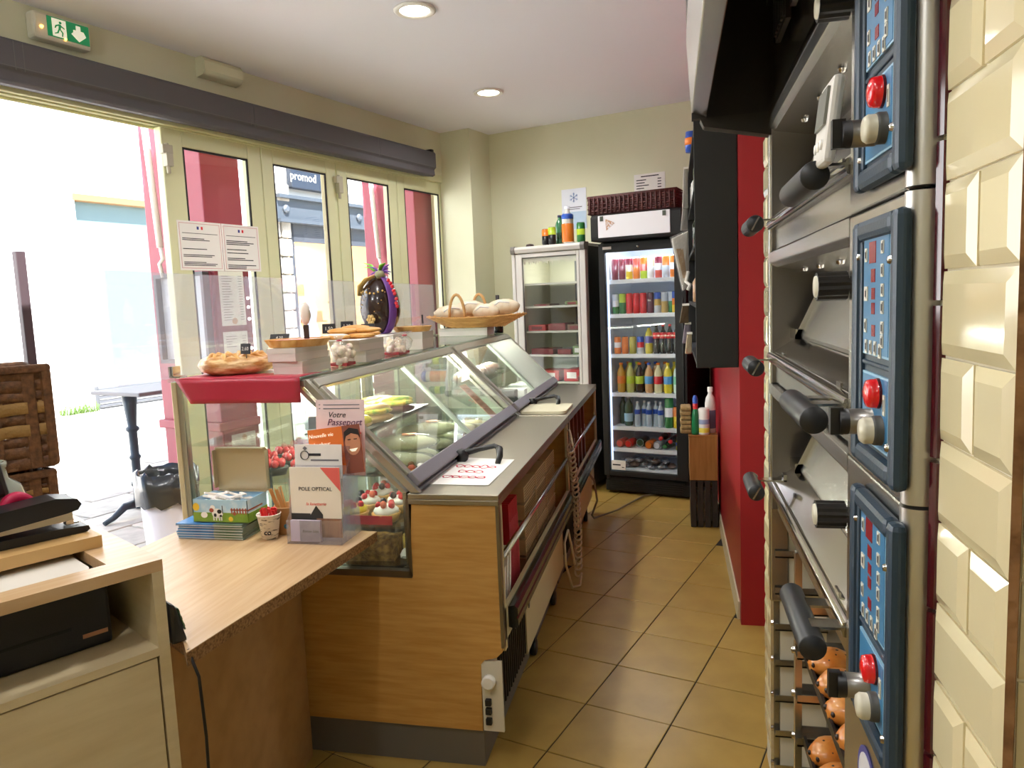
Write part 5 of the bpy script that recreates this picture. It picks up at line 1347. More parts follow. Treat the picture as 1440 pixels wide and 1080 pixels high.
# inside the far case
for i in range(7):
    t = thing('bagged_pastry', 'bagged chocolate pastry on the upper shelf of the far case, %s from the near end' % ('first', 'second', 'third', 'fourth', 'fifth', 'sixth', 'last')[i], 'pastry', (-1.16, 3.98 + i * .105, 1.0755), group='bagged pastries in the far case')
    m = M(); m.ball((-1.16, 3.98 + i * .105, 1.105), (.06, .042, .030), 12, 7, .06, .3, i); part(m, 'pastry', mt('pain_choc', '#8a4f2a', .4, var=('#5a2c18', 18, .4, .65)), t)
    m = M(); m.ball((-1.16, 3.98 + i * .105, 1.108), (.066, .048, .036), 12, 7, .08, .3, i); m.v = [(a, b, max(c, 1.076)) for a, b, c in m.v]; part(m, 'film', bag_m, t)
for i, (x, y, h, cc, lab) in enumerate(((-1.02, 4.10, .15, '#e8e2d0', 'cream carton nearest in the far case'), (-1.0, 4.35, .17, '#3a3c3a', 'dark grey carton behind the sliding glass of the far case'), (-.98, 4.55, .13, '#e3e6e4', 'white carton beside the dark grey one in the far case'), (-.97, 4.72, .15, '#d8ddd6', 'tall white carton farther back in the far case'), (-.96, 4.88, .14, '#c9d2c4', 'pale green carton at the far end of the far case'))):
    t = thing('carton', lab, 'carton', (x, y, .692), group='cartons in the far case'); zb = .694
    m = M(); m.box((x - .09, y - .05, .6915), (x + .06, y + .05, .91 + h * .5)); part(m, 'box', mt('carton_%d' % i, cc, .5), t, bev=.003)
    m = M(); m.box((x + .06, y - .03, .82), (x + .0612, y + .03, .88)); part(m, 'label', paper, t)

# ---------------------------------------------------------------- on the worktops
t = thing('printed_sheet', 'paper sheet with red printed sketches lying on the near worktop', 'sheet', (-.7, 2.5, .9235))
m = M()
c4 = [Vector((-.820, 2.318, .9232)), Vector((-.606, 2.312, .9232)), Vector((-.600, 2.70, .9232)), Vector((-.825, 2.735, .9232))]
def pf(u, v):
    p = c4[0].lerp(c4[1], u).lerp(c4[3].lerp(c4[2], u), v)
    return (p.x, p.y, p.z + .0012 + .004 * max(0, u - .75) * math.sin(v * 6) ** 2 + .012 * max(0, v - .85))
m.grid(pf, 12, 12); part(m, 'sheet', paper, t)
m = M()
rn = random.Random(6)
for i in range(5):
    for j in range(3):
        u, v = .18 + i * .145, .26 + j * .2
        if rn.random() < .1: continue
        p = Vector(pf(u, v)); R2 = rn.uniform(.010, .016); q = rn.uniform(.5, .9); r0 = rn.uniform(0, 3)
        pts = [(p.x + R2 * math.cos(a) * (1 + .25 * math.sin(3 * a + i)), p.y + R2 * 1.9 * q * math.sin(a) * (1 + .2 * math.cos(2 * a + j)), p.z + .0012) for a in [2 * PI * k / 12 for k in range(12)]]
        m.tube(pts, .0028, 4, True, flat=.25)
part(m, 'red_print', mt('red_print', '#d2405a', .7), t)
t = thing('cutting_board', 'pale plastic cutting board lying on the far worktop', 'board', (-.7, 3.95, .9235))
m = M(); m.prism(rr(-.815, 3.83, -.565, 4.14, .03), 'z', .9235, .938, True); part(m, 'board', mt('board_cream', '#cfc8ae', .45), t, bev=.003)
# ---------------------------------------------------------------- staff side compartments
def comp_things():
    rp = mt('cherry_red_bag', '#b8142c', .4)
    for i in range(7):
        t = thing('paper_bag_pack', 'red paper bag, %s of the red stack in the near compartment' % ('front', 'second', 'third', 'fourth', 'fifth', 'sixth', 'rear')[i], 'paper bag', (-.68, 2.50 + i * .022, .445), group='red paper bags')
        m = M(); y = 2.50 + i * .022; m.hexa([(-.79, y, .4405), (-.585, y, .4405), (-.585, y + .016, .4405), (-.79, y + .016, .4405), (-.78, y + .02, .80), (-.59, y + .02, .80), (-.59, y + .036, .80), (-.78, y + .036, .80)]); part(m, 'bag', rp, t, bev=.002)
        m = M(); m.box((-.5845, y + .005, .50), (-.5838, y + .012, .74)); part(m, 'gusset_stripe', mt('pink_stripe', '#d8586a', .5), t)
    kb = mt('kraft_carton', '#b89a72', .7, rnd=.08)
    k = 0
    for j in range(3):
        for i in range(5):
            t = thing('folded_carton', 'folded kraft carton, %s from the bottom of the %s stack in the near compartment' % (('first', 'second', 'third', 'fourth', 'fifth')[i], ('nearest', 'middle', 'farthest')[j]), 'carton', (-.68, 2.88 + j * .26, .445), group='folded kraft cartons')
            z = .441 + i * .072; y = 2.80 + j * .26
            m = M(); m.box((-.79, y, z), (-.59, y + .235, z + .062)); part(m, 'carton', kb, t, bev=.002)
            m = M()
            for q in range(5): m.box((-.5895, y + .01, z + .008 + q * .011), (-.5885, y + .225, z + .011 + q * .011))
            part(m, 'fold_lines', mt('fold_brown', '#7d6242', .8), t)
    for i in range(4):
        t = thing('paper_pad', 'white paper pad leaning at the near end of the near compartment, %s of four' % ('first', 'second', 'third', 'last')[i], 'paper', (-.66, 2.29 + i * .04, .445), group='white paper pads')
        y = 2.28 + i * .045; m = M(); m.hexa([(-.78, y, .4405), (-.575, y, .4405), (-.575, y + .02, .4405), (-.78, y + .02, .4405), (-.78, y + .06, .60 + i * .02), (-.58, y + .06, .60 + i * .02), (-.58, y + .08, .60 + i * .02), (-.78, y + .08, .60 + i * .02)]); part(m, 'pad', paper, t)
    for i in range(6):
        t = thing('flat_box', 'brown flat box leaning in the far compartment, %s from the near end' % ('first', 'second', 'third', 'fourth', 'fifth', 'last')[i], 'box', (-.68, 3.95 + i * .15, .445), group='boxes in the far compartment')
        y = 3.92 + i * .17; m = M(); m.hexa([(-.78, y, .4405), (-.585, y, .4405), (-.585, y + .05, .4405), (-.78, y + .05, .4405), (-.78, y + .09, .82), (-.60, y + .09, .82), (-.60, y + .14, .82), (-.78, y + .14, .82)]); part(m, 'box', mt('redbrown_box', '#7d4634', .6, rnd=.2), t, bev=.002)
        m = M(); m.hexa([(-.5848, y + .006, .5), (-.5842, y + .006, .5), (-.5842, y + .03, .5), (-.5848, y + .03, .5), (-.592, y + .06, .70), (-.5914, y + .06, .70), (-.5914, y + .08, .70), (-.592, y + .08, .70)]); part(m, 'label', paper, t)
comp_things()
# coiled cable
cord = mt('beige_cord', '#b9a486', .5)
m = M(); pts = []
for i in range(340):
    s = i / 339; a = s * 2 * PI * 24
    x, y, z = -.515 + .02 * s, 3.60 + .10 * math.sin(s * 3), .80 - .66 * s
    pts.append((x + .016 * math.cos(a), y + .034 * math.sin(a), z + .012 * math.sin(a)))
m.tube(pts, .0055, 5)
m.tube([pts[-1], (-.48, 3.55, .10), (-.50, 3.42, .14), (-.51, 3.30, .30), (-.505, 3.25, .42), (-.50, 3.34, .45), (-.50, 3.42, .36), (-.49, 3.46, .24)], .006, 6)
m.tube([pts[0], (-.53, 3.70, .86), (-.56, 3.80, .84)], .006, 6)
solo(m, 'coiled_cable', cord, 'beige coiled cable hanging from the end of the near worktop', 'cable', (-.5, 3.6, .12))
m = M(); m.tube([(-.56, 4.45, .50), (-.50, 4.5, .40), (-.49, 4.55, .26), (-.52, 4.5, .18), (-.53, 4.7, .10), (-.42, 5.2, .012), (-.25, 5.6, .012), (-.10, 5.68, .012)], .007, 6)
solo(m, 'floor_cable', mt('grey_cord', '#7d7264', .5), 'grey cable drooping from the far case and crossing the floor to the fridge', 'cable', (-.5, 4.6, .01))

# ---------------------------------------------------------------- on the low counter
for i in range(6):
    z = ZC + .001 + i * .0085; dx = random.uniform(-.004, .004)
    t = thing('booklet', 'blue and green booklet, %s in the stack under the cow tin' % ('bottom one', 'second from the bottom', 'third from the bottom', 'fourth from the bottom', 'fifth from the bottom', 'top one')[i], 'booklet', (-1.465, 2.12, z), group='booklets under the tin')
    m = M(); m.box((-1.588 + dx, 2.052 + dx, z), (-1.455, 2.185, z + .0078)); part(m, 'blue_cover', mt('booklet_blue', '#4c86bd', .35, var=('#2f64a8', 14, .4, .65)), t)
    m = M(); m.box((-1.455, 2.052 + dx, z), (-1.352 + dx, 2.185, z + .0078)); part(m, 'green_cover', mt('booklet_green', '#4e6b3c', .4, var=('#7a8a86', 12, .45, .65)), t)
    m = M(); m.box((-1.587 + dx, 2.0515 + dx, z + .002), (-1.353, 2.054, z + .0035)); part(m, 'page_edges', paper, t)
# cow tin
zt_ = ZC + .0535
t = thing('cow_tin', 'open hinged tin printed with a cow in a meadow, full of sugar sachets', 'tin', (-1.435, 2.12, zt_))
x0, x1, y0, y1 = -1.533, -1.337, 2.066, 2.182
sky_b = mt('tin_sky', '#a9cfe6', .35, var=('#e6f0f4', 16, .5, .7)); meadow = mt('tin_meadow', '#8aa63a', .4, var=('#6f9430', 30, .4, .65))
m = M()
for a, b in (((x0, y0, zt_), (x1, y0 + .002, zt_ + .074)), ((x0, y1 - .002, zt_), (x1, y1, zt_ + .074)), ((x0, y0, zt_), (x0 + .002, y1, zt_ + .074)), ((x1 - .002, y0, zt_), (x1, y1, zt_ + .074)), ((x0, y0, zt_), (x1, y1, zt_ + .002))): m.box(a, b)
part(m, 'body', sky_b, t)
m = M(); m.box((x0 - .0004, y0 - .0008, zt_ + .001), (x1 + .0008, y0 + .0004, zt_ + .032)); m.box((x1, y0 - .0008, zt_ + .001), (x1 + .0008, y1, zt_ + .030)); part(m, 'meadow_print', meadow, t)
yf = y0 - .0009
def disc(mm, x, z, rx, rz_, y=yf, n=14): mm.prism([(x + rx * math.cos(2 * PI * i / n), z + rz_ * math.sin(2 * PI * i / n)) for i in range(n)], 'y', y - .0006, y)
m = M(); disc(m, x0 + .012, zt_ + .050, .012, .013); part(m, 'sun_print', mt('tin_yellow', '#e8c33a', .4), t); m = M(); disc(m, x0 + .135, zt_ + .012, .008, .008); part(m, 'chick_print', mt('tin_yellow', '#e8c33a', .4), t)
m = M(); cx = x0 + .088
disc(m, cx, zt_ + .030, .020, .016); disc(m, x0 + .040, zt_ + .024, .012, .010); disc(m, cx - .016, zt_ + .048, .009, .009)
for dx in (-.014, -.005, .006, .014): m.box((cx + dx - .002, yf - .0006, zt_ + .006), (cx + dx + .002, yf, zt_ + .022))
part(m, 'cow_print', mt('tin_white', '#f4f2ee', .4), t)
m = M(); disc(m, cx + .008, zt_ + .036, .008, .007, yf - .0006); disc(m, cx - .008, zt_ + .024, .005, .006, yf - .0006); disc(m, cx + .012, zt_ + .022, .004, .004, yf - .0006); m.box((cx + .018, yf - .001, zt_ + .03), (cx + .02, yf, zt_ + .056)); part(m, 'cow_patches', mt('tin_black', '#17161a', .4), t)
m = M(); disc(m, cx - .020, zt_ + .040, .008, .007, yf - .0006); disc(m, x0 + .150, zt_ + .03, .006, .006, yf - .0006)
for q in range(6): m.box((x0 + .138 + q * .010, yf - .0006, zt_ + .028), (x0 + .142 + q * .010, yf, zt_ + .048))
m.box((x0 + .136, yf - .0006, zt_ + .040), (x1, yf, zt_ + .044)); m.box((x1 + .0008, y0, zt_ + .038), (x1 + .0012, y1 - .03, zt_ + .043)); part(m, 'fence_print', mt('tin_red', '#a8503a', .4), t)
yl = y1 + .0012
m = M()
zl0, zl1, xl0, xl1 = zt_ + .074, zt_ + .222, x0 + .010, x1 + .010
m.prism(rr(xl0, zl0, xl1, zl1, .012), 'y', yl + .009, yl + .012, True)
for a, b in (((xl0, yl - .010, zl0 + .01), (xl0 + .003, yl + .012, zl1 - .01)), ((xl1 - .003, yl - .010, zl0 + .01), (xl1, yl + .012, zl1 - .01)), ((xl0 + .01, yl - .010, zl1 - .003), (xl1 - .01, yl + .012, zl1)), ((xl0 + .01, yl - .010, zl0), (xl1 - .01, yl + .012, zl0 + .003))): m.box(a, b)
lid = part(m, 'lid', mt('tin_metal', '#c7bb9e', .32, .7), t)
sach = mt('sugar_sachet', '#ece4dc', .7, rnd=.06)
rn = random.Random(12)
for i in range(26):
    c = (rn.uniform(x0 + .03, x1 - .03), rn.uniform(y0 + .03, y1 - .03), zt_ + .050 + i * .0011)
    t2 = solo(M().obox((0, 0, 0), (.062, .012, .006), 0, 0, 0), 'sugar_sachet', sach, 'white sugar stick lying in the heap inside the cow tin', 'sugar sachet', c, group='sugar sticks in the cow tin', rz=rn.uniform(-.8, .8), local=True, bev=.002)
    t2.rotation_euler.y = rn.uniform(-.25, .25)
# cups
def cup(c, r0, r1, h, mat, label, name='paper_cup'):
    t = thing(name, label, 'cup', c)
    m = M(); m.lathe([(0, c[2]), (r0, c[2]), (r1, c[2] + h), (r1 + .002, c[2] + h + .001), (r1 + .001, c[2] + h + .004), (r1 - .002, c[2] + h), (r0 - .001, c[2] + .004), (0, c[2] + .004)], (c[0], c[1], 0), 22); part(m, 'body', mat, t)
    return t
news = mt('newsprint_cup', '#e6dfd2', .6, var=('#6f675c', (40, 40, 190), .56, .62))
cz = ZC + .001
t = cup((-1.275, 2.085, cz), .024, .037, .078, news, 'small newspaper-print paper cup full of red sachets')
lettering('co', .024, ink, t, (-1.262, 2.049, cz + .028), (1, .2, 0), (0, -.16, 1), thick=.002)
rs = mt('red_sachet', '#cf2a28', .4)
for i in range(9):
    a = i * 2.4
    o = solo(M().obox((0, 0, 0), (.016, .005, .045)), 'sweetener_sachet', rs, 'red sweetener sachet sticking out of the newspaper-print cup', 'sachet', (-1.275 + .018 * math.cos(a), 2.085 + .018 * math.sin(a), cz + .072 + .004 * (i % 3)), group='red sachets in the small cup', rz=a, local=True, bev=.001)
    o.rotation_euler.x = .35
t = cup((-1.246, 2.148, cz), .032, .040, .088, mt('kraft_cup', '#b98f5c', .6), 'kraft paper cup full of wooden stirrers')
m = M(); m.ball((-1.232, 2.1115, cz + .03), (.008, .0015, .008)); part(m, 'cup_emblem', mt('teal_print', '#2f5f6e', .6), t)
wood_s = mt('stirrer_wood', '#c78f52', .6, rnd=.12)
for i in range(12):
    a = i * 2.4 + .3; r = .012 + .018 * (i % 3) / 2
    o = solo(M().obox((0, 0, .072), (.011, .0018, .145)), 'wooden_stirrer', wood_s, 'flat wooden stirrer standing in the kraft cup', 'stirrer', (-1.246 + r * .6 * math.cos(a), 2.148 + r * .6 * math.sin(a), cz + .008), group='wooden stirrers in the kraft cup', rz=a * .3, local=True)
    o.rotation_euler.x = -.18 * math.sin(a); o.rotation_euler.y = .30 * math.cos(a)
# acrylic leaflet holder and its leaflets
hx0, hx1 = -1.188, -1.004
t = thing('leaflet_holder', 'clear acrylic tiered leaflet holder at the end of the counter', 'leaflet holder', (-1.1, 2.11, cz))
m = M(); m.box((hx0, 2.035, cz), (hx1, 2.178, cz + .003)); part(m, 'base', acryl, t)
for k, (y, z0, z1) in enumerate(((2.036, .0, .075), (2.068, .0, .20), (2.100, .0, .235), (2.132, .0, .29), (2.170, .0, .30))):
    m = M(); m.box((hx0, y, cz + z0), (hx1, y + .0025, cz + z1)); part(m, 'tier_panel', acryl, t)
for x in (hx0, hx1 - .0025):
    m = M(); m.prism([(2.036, cz), (2.178, cz), (2.178, cz + .30), (2.12, cz + .24), (2.068, cz + .19), (2.06, cz + .09), (2.036, cz + .07)], 'x', x, x + .0025); part(m, 'side_panel', acryl, t)
def leaflet(name, label, x0, x1, y, z0, z1, mat, rz=0, n=1, lean=.06):
    t = thing(name, label, 'leaflet', ((x0 + x1) / 2, y, z0), local=True)
    w_, h_ = x1 - x0, z1 - z0
    m = M(); m.box((-w_ / 2, 0, 0), (w_ / 2, .0015 * n, h_)); part(m, 'sheet', mat, t)
    t.rotation_euler = (-lean, rz, 0)
    return t, w_, h_
pinkp = mt('pink_leaflet', '#ecd3d4', .6); orangep = mt('orange_leaflet', '#e5772c', .5)
for dx, lab in ((-.018, 'pink passport leaflet behind its twin, shifted to the left, at the top of the holder'), (0, 'pink passport leaflet in front, at the top of the leaflet holder')):
    t, w_, h_ = leaflet('pink_leaflet', lab, -1.118 + dx, -.966 + dx, 2.160 - (.004 if dx == 0 else 0), cz + .19, cz + .432, pinkp, 0, 1, .10)
    yy = -.001
    lettering('Votre', .026, ink, t, (-.02, yy, h_ * .80), (1, 0, 0), (0, 0, 1), shear=.3)
    lettering('Passeport', .030, mt('plum_ink', '#5a2d50', .7), t, (.006, yy, h_ * .70), (1, 0, 0), (0, 0, 1), shear=.3)
    m = M(); rn = random.Random(3)
    for r in range(2): m.box((-.065, yy - .0004, h_ * .94 - r * .012), (.06, yy, h_ * .945 - r * .012 - .004))
    part(m, 'printed_text', ink_soft, t)
    m = M()
    for i in range(9): disc(m, -.06 + i * .015, h_ * (.46 + .05 * ((i * 7) % 3)), .004, .004, yy)
    part(m, 'red_hearts', mt('heart_red', '#d1415a', .6), t)
    lettering('de la fidélité', .017, MC['heart_red'], t, (.005, yy, h_ * .50), (1, 0, 0), (0, 0, 1), shear=.3)
t, w_, h_ = leaflet('recruitment_leaflet', 'orange recruitment leaflet with a smiling face, tilted in the holder', -1.135, -.955, 2.128, cz + .198, cz + .350, orangep, -.12, 1, .12)
yy = -.001
for q, s_ in enumerate(('Nouvelle vie', 'bonheur')): lettering(s_, .017, sw, t, (-.045, yy, h_ - .022 - q * .028), (1, 0, 0), (0, 0, 1), shear=.2)
lettering('RECRUTE!', .026, sw, t, (-.04, yy, h_ - .078), (1, 0, 0), (0, 0, 1))
m = M(); m.box((.03, yy - .0004, 0), (w_ / 2, yy, h_)); part(m, 'photo_ground', mt('photo_dark', '#8a4a38', .6), t)
skin = mt('photo_skin', '#c98a68', .6)
m = M(); disc(m, .062, h_ - .058, .026, .038, yy - .0005, 18); part(m, 'face_print', skin, t)
m = M(); m.prism([(.034, h_ - .05), (.036, h_ - .02), (.055, h_ - .008), (.085, h_ - .016), (.090, h_ - .045), (.084, h_ - .034), (.06, h_ - .026), (.042, h_ - .034)], 'y', yy - .0016, yy - .0011); m.box((.046, yy - .0016, h_ - .047), (.057, yy - .0011, h_ - .044)); m.box((.067, yy - .0016, h_ - .047), (.078, yy - .0011, h_ - .044)); part(m, 'hair_print', mt('photo_hair', '#1c1210', .6), t)
m = M(); m.prism([(.048, h_ - .076), (.078, h_ - .074), (.068, h_ - .084), (.056, h_ - .084)], 'y', yy - .0016, yy - .0011); part(m, 'smile_print', sw, t)
t, w_, h_ = leaflet('key_card_leaflet', 'white leaflet with a black key emblem in the middle of the holder', -1.180, -1.020, 2.096, cz + .10, cz + .300, white_m, 0, 2, .06)
m = M(); pts = [(-.045 + .014 * math.cos(a), yy, h_ - .034 + .014 * math.sin(a)) for a in [2 * PI * i / 14 for i in range(14)]]; m.tube(pts, .004, 5, True, flat=.2); m.box((-.031, yy - .0006, h_ - .036), (.010, yy, h_ - .028)); disc(m, -.045, h_ - .034, .005, .005); part(m, 'key_emblem', ink, t)
m = M(); m.prism([(-.052, h_ - .012), (-.044, h_ - .005), (-.036, h_ - .012), (-.044, h_ - .018)], 'y', yy - .0005, yy); m.box((-.025, yy - .0004, h_ - .052), (.07, yy, h_ - .047)); part(m, 'grey_print', ink_soft, t)
t, w_, h_ = leaflet('optician_leaflet', 'white and brown optician leaflet in the second tier of the holder', -1.182, -1.012, 2.062, cz + .015, cz + .235, mt('cream_leaflet', '#ece4d4', .6), 0, 3, .03)
m = M(); m.prism([(.02, h_), (w_ / 2, h_), (w_ / 2, h_ - .075)], 'y', yy - .0004, yy); part(m, 'coral_corner', mt('coral_print', '#e2645c', .6), t)
m = M(); rn = random.Random(8)
for i in range(9): disc(m, -w_ / 2 + .012 + i * .017, h_ - .012 - .008 * (i % 3), .009, .005)
part(m, 'leaf_print', mt('leaf_coral', '#c9785a', .6), t)
lettering('POLE OPTICAL', .017, ink, t, (0, yy, h_ - .068), (1, 0, 0), (0, 0, 1))
lettering('la lunetterie', .014, MC['coral_print'], t, (0, yy, h_ - .115), (1, 0, 0), (0, 0, 1), shear=.3)
m = M(); m.prism([(-w_ / 2, .025), (-.02, .025), (-.02, .07), (.0, .10), (.022, .072), (.022, .052), (-.0, .025)], 'y', yy - .0004, yy); m.box((-w_ / 2, yy - .0004, .03), (-.02, yy, .075)); part(m, 'dark_print', mt('print_black', '#2b2a26', .5), t)
m = M(); m.box((.0, yy - .0006, 0), (w_ / 2, yy - .0003, .06)); part(m, 'wood_print', mt('wood_print', '#9a6f55', .5, var=('#7d5642', (80, 80, 6), .4, .7)), t)
t, w_, h_ = leaflet('business_card', 'pale lilac business card in the front pocket of the holder', -1.178, -1.078, 2.042, cz + .006, cz + .072, mt('lilac_card', '#d8cde2', .5), 0, 8, .05)
m = M(); m.box((-.018, yy - .0004, .0), (w_ / 2, yy, h_)); part(m, 'grey_half', mt('grey_card', '#8f8d9c', .5, var=('#b9b7c4', 14, .4, .7)), t)
lettering('Bonne Idée', .012, ink, t, (.018, yy - .0006, h_ * .5), (1, 0, 0), (0, 0, 1), shear=.3)
# ---------------------------------------------------------------- black drinks fridge
def box_shell(m, a, b, th):
    """an open-fronted box: a = near low corner (front at a.v), b = far high corner"""
    x0, y0, z0 = a; x1, y1, z1 = b
    m.box((x0, y0, z0), (x0 + th, y1, z1)); m.box((x1 - th, y0, z0), (x1, y1, z1)); m.box((x0 + th, y0, z1 - th), (x1 - th, y1, z1)); m.box((x0 + th, y0, z0), (x1 - th, y1, z0 + th)); m.box((x0 + th, y1 - th, z0 + th), (x1 - th, y1, z1 - th))
t = thing('drinks_fridge', 'tall black glass-door drinks fridge lit inside, against the back wall', 'fridge', (-1.86, 5.6, 0), ROOM)
fu0, fu1, fv = -2.195, -1.525, 5.30
m = M(); box_shell(m, (fu0, fv + .045, .10), (fu1, 5.93, 1.94), .03); m.box((fu0, fv + .03, .02), (fu1, 5.93, .105)); part(m, 'cabinet', black_cab, t, bev=.004)
m = M(); box_shell(m, (fu0 + .03, fv + .05, .15), (fu1 - .03, 5.90, 1.91), .012); part(m, 'liner', mt('fridge_liner', '#dfe6ee', .45), t)
m = M()
m.box((fu0, fv, .145), (-2.148, fv + .04, 1.93)); m.box((-1.612, fv, .145), (fu1, fv + .04, 1.93)); m.box((-2.148, fv, 1.862), (-1.612, fv + .04, 1.93)); m.box((-2.148, fv, .145), (-1.612, fv + .04, .185))
door = part(m, 'door', black_cab, t, bev=.004)
m = M(); m.box((-2.15, fv + .012, .18), (-1.61, fv + .018, 1.865)); part(m, 'door_glass', clear, door)
m = M(); m.box((-1.556, fv - .012, .7), (-1.546, fv, 1.5)); part(m, 'door_grip', blackm, door)
m = M(); m.lathe([(.010, fv - .001), (.009, fv - .004), (0, fv - .005)], (-1.88, 0, 1.896), 12, 'y'); part(m, 'lock', steel_b, door)
m = M(); m.box((-2.16, fv - .002, 1.885), (-2.09, fv, 1.905)); part(m, 'name_plate', mt('fridge_plate', '#cfc3bb', .5), door)
m = M(); m.box((fu0 + .04, fv + .025, .03), (fu1 - .04, fv + .035, .12)); part(m, 'plinth_grille', black_sat, t)
for k in range(5):
    m = M(); m.box((fu0 + .05, fv + .018, .035 + k * .017), (fu1 - .05, fv + .026, .043 + k * .017)); part(m, 'grille_slat', blackm, t)
m = M(); m.prism([(5.20, 1.945), (5.195, 1.975), (5.195, 2.115), (5.22, 2.135), (5.45, 2.135), (5.45, 1.945)], 'x', fu0 - .012, fu1 + .0); hd2 = part(m, 'header', black_cab, t, bev=.01)
m = M(); m.box((-2.145, 5.186, 1.965), (-1.60, 5.1955, 2.125)); part(m, 'header_panel', mt('header_white', '#e4e2e6', .4, emit=('#e4e2e6', .12)), hd2, bev=.002)
m = M(); m.prism([(-2.085, 2.10), (-2.01, 2.065), (-2.08, 2.015)], 'y', 5.184, 5.186); part(m, 'header_print', mt('tan_spots', '#b98e6c', .6, var=('#e4e2e6', 90, .45, .55)), hd2)
for u in (-2.115, -1.64):
    m = M(); m.box((u - .012, 5.18, 2.085), (u + .012, 5.187, 2.12)); part(m, 'panel_clip', mt('clip_green', '#4f5648', .5), hd2)
led = mt('fridge_led', '#dfeaff', .4, emit=('#cfe0ff', 1.2))
for u in (-2.140, -1.596):
    m = M(); m.box((u - .008 if u < -2 else u, fv + .055, .2), (u if u < -2 else u + .008, fv + .067, 1.86)); part(m, 'light_strip', led, t)
l = bpy.data.lights.new('fridge_lamp', 'AREA'); l.shape = 'RECTANGLE'; l.size = .5; l.size_y = .10; l.energy = 3.6; l.color = (.85, .92, 1)
o = bpy.data.objects.new('fridge_lamp', l); COL.objects.link(o); o.location = ROOM.w((-1.88, 5.43, 1.89)); o.rotation_euler = (0, 0, ROOM.r)
SH = [1.655, 1.395, 1.088, .787, .523, .352]
shelf_w = mt('shelf_white', '#e9edf0', .4)
for z in SH:
    m = M(); m.box((-2.145, fv + .075, z - .028), (-1.61, fv + .083, z + .002)); m.box((-2.145, fv + .083, z - .006), (-1.61, 5.88, z)); part(m, 'shelf', shelf_w, t)
m = M(); m.box((-2.145, fv + .052, .168), (-1.61, 5.88, .19)); part(m, 'shelf', shelf_w, t)
m = M(); m.box((-2.135, fv + .006, .195), (-2.02, fv + .010, .268)); cd = part(m, 'info_card', paper, door)
m = M(); m.box((-2.125, fv + .005, .228), (-2.06, fv + .0062, .238)); m.box((-2.05, fv + .005, .212), (-2.03, fv + .0062, .218)); part(m, 'card_text', ink, door)
# cans and bottles: lathe prototypes, copied per drink with their own materials
alum = mt('can_alu', '#cfd0d2', .25, 1)
def can(u, v, z, h, r, cols, label, grp, txt=None):
    t = thing('drink_can', label, 'can', (u, v, z), ROOM, grp)
    m = M(); m.lathe([(r * .80, z), (r, z + .008), (r, z + h * .55)], (u, v, 0), 14); part(m, 'lower_print', cols[0], t)
    m = M(); m.lathe([(r, z + h * .55), (r, z + h - .012), (r * .86, z + h - .003)], (u, v, 0), 14); part(m, 'upper_print', cols[1], t)
    m = M(); m.lathe([(r * .87, z + h - .003), (r * .87, z + h), (r * .80, z + h - .003), (0, z + h - .003)], (u, v, 0), 14); part(m, 'lid', alum, t)
    if len(cols) > 2:
        m = M(); m.lathe([(r * 1.005, z + h * .36), (r * 1.005, z + h * .66)], (u, v, 0), 14); part(m, 'emblem_band', cols[2], t)
    if txt: lettering(txt, r * .8, sw, t, (u, v - r * 1.02, z + h * .62), (1, 0, 0), (0, 0, 1), thick=.001)
    return t
def bottle(u, v, z, h, r, liquid, label_m, cap_m, label, grp, lab=(.38, .62), txt=None, glassy=True):
    t = thing('drink_bottle', label, 'bottle', (u, v, z), ROOM, grp)
    m = M(); m.lathe([(r * .8, z), (r, z + .012), (r, z + h * .30), (r * .94, z + h * .36), (r, z + h * .64), (r * .78, z + h * .76), (r * .40, z + h * .86), (r * .38, z + h * .93)], (u, v, 0), 14); part(m, 'body', liquid, t)
    m = M(); m.lathe([(r * 1.03, z + h * lab[0]), (r * 1.04, z + h * (lab[0] + .01)), (r * 1.04, z + h * lab[1]), (r * 1.02, z + h * lab[1] + .001)], (u, v, 0), 14); part(m, 'label_band', label_m, t)
    m = M(); m.lathe([(r * .46, z + h * .925), (r * .46, z + h * .995), (0, z + h)], (u, v, 0), 12); part(m, 'cap', cap_m, t)
    if txt: lettering(txt, r * .62, sw, t, (u, v - r * 1.06, z + h * (lab[0] + lab[1]) / 2), (1, 0, 0), (0, 0, 1), thick=.001, shear=.3)
    return t
def pc(n, h, rough=.3): return mt('print_' + n, h, rough)
mar, orr, yelo, redr, blu, grn, pur, sil, gld, oli, cola = pc('maroon', '#7c2038'), pc('orange', '#e07a28'), pc('yellow', '#e6c52a'), pc('red', '#cf1d24'), pc('blue', '#2a55b4'), pc('green', '#2f7a3c'), pc('plum', '#5a2038'), pc('silver', '#c3c9d0'), pc('gold', '#c7a558'), pc('olive', '#a8a032'), mt('cola_dark', '#1a0e0c', .1, coat=.5)
pinkr, limeg, whi = pc('coral', '#d2574a'), pc('lime', '#b7d23a'), pc('white', '#eceae8')
v0 = fv + .125
places = ('leftmost', 'second from the left', 'third from the left', 'fourth from the left', 'fifth from the left', 'sixth from the left', 'seventh from the left', 'eighth from the left', 'rightmost')
S1 = [(mar, mar), (mar, mar), (yelo, mar, pc('cream', '#e8d9b0')), (orr, pinkr), (limeg, orr, pinkr), (whi, pc('cream', '#e8d9b0')), (pinkr, mar, sil), (sil, orr), (orr, orr, sil)]
for i, c_ in enumerate(S1): can(-2.112 + i * .0575, v0, SH[0], .165, .0265, c_, 'tall can, %s on the top shelf of the drinks fridge' % places[i], 'cans on the top fridge shelf')
S2 = [(grn, sil, whi), (grn, limeg), (redr, redr), (redr, redr), (redr, redr, None), (pur, pur), (sil, blu, gld), (gld, sil), (grn, sil)]
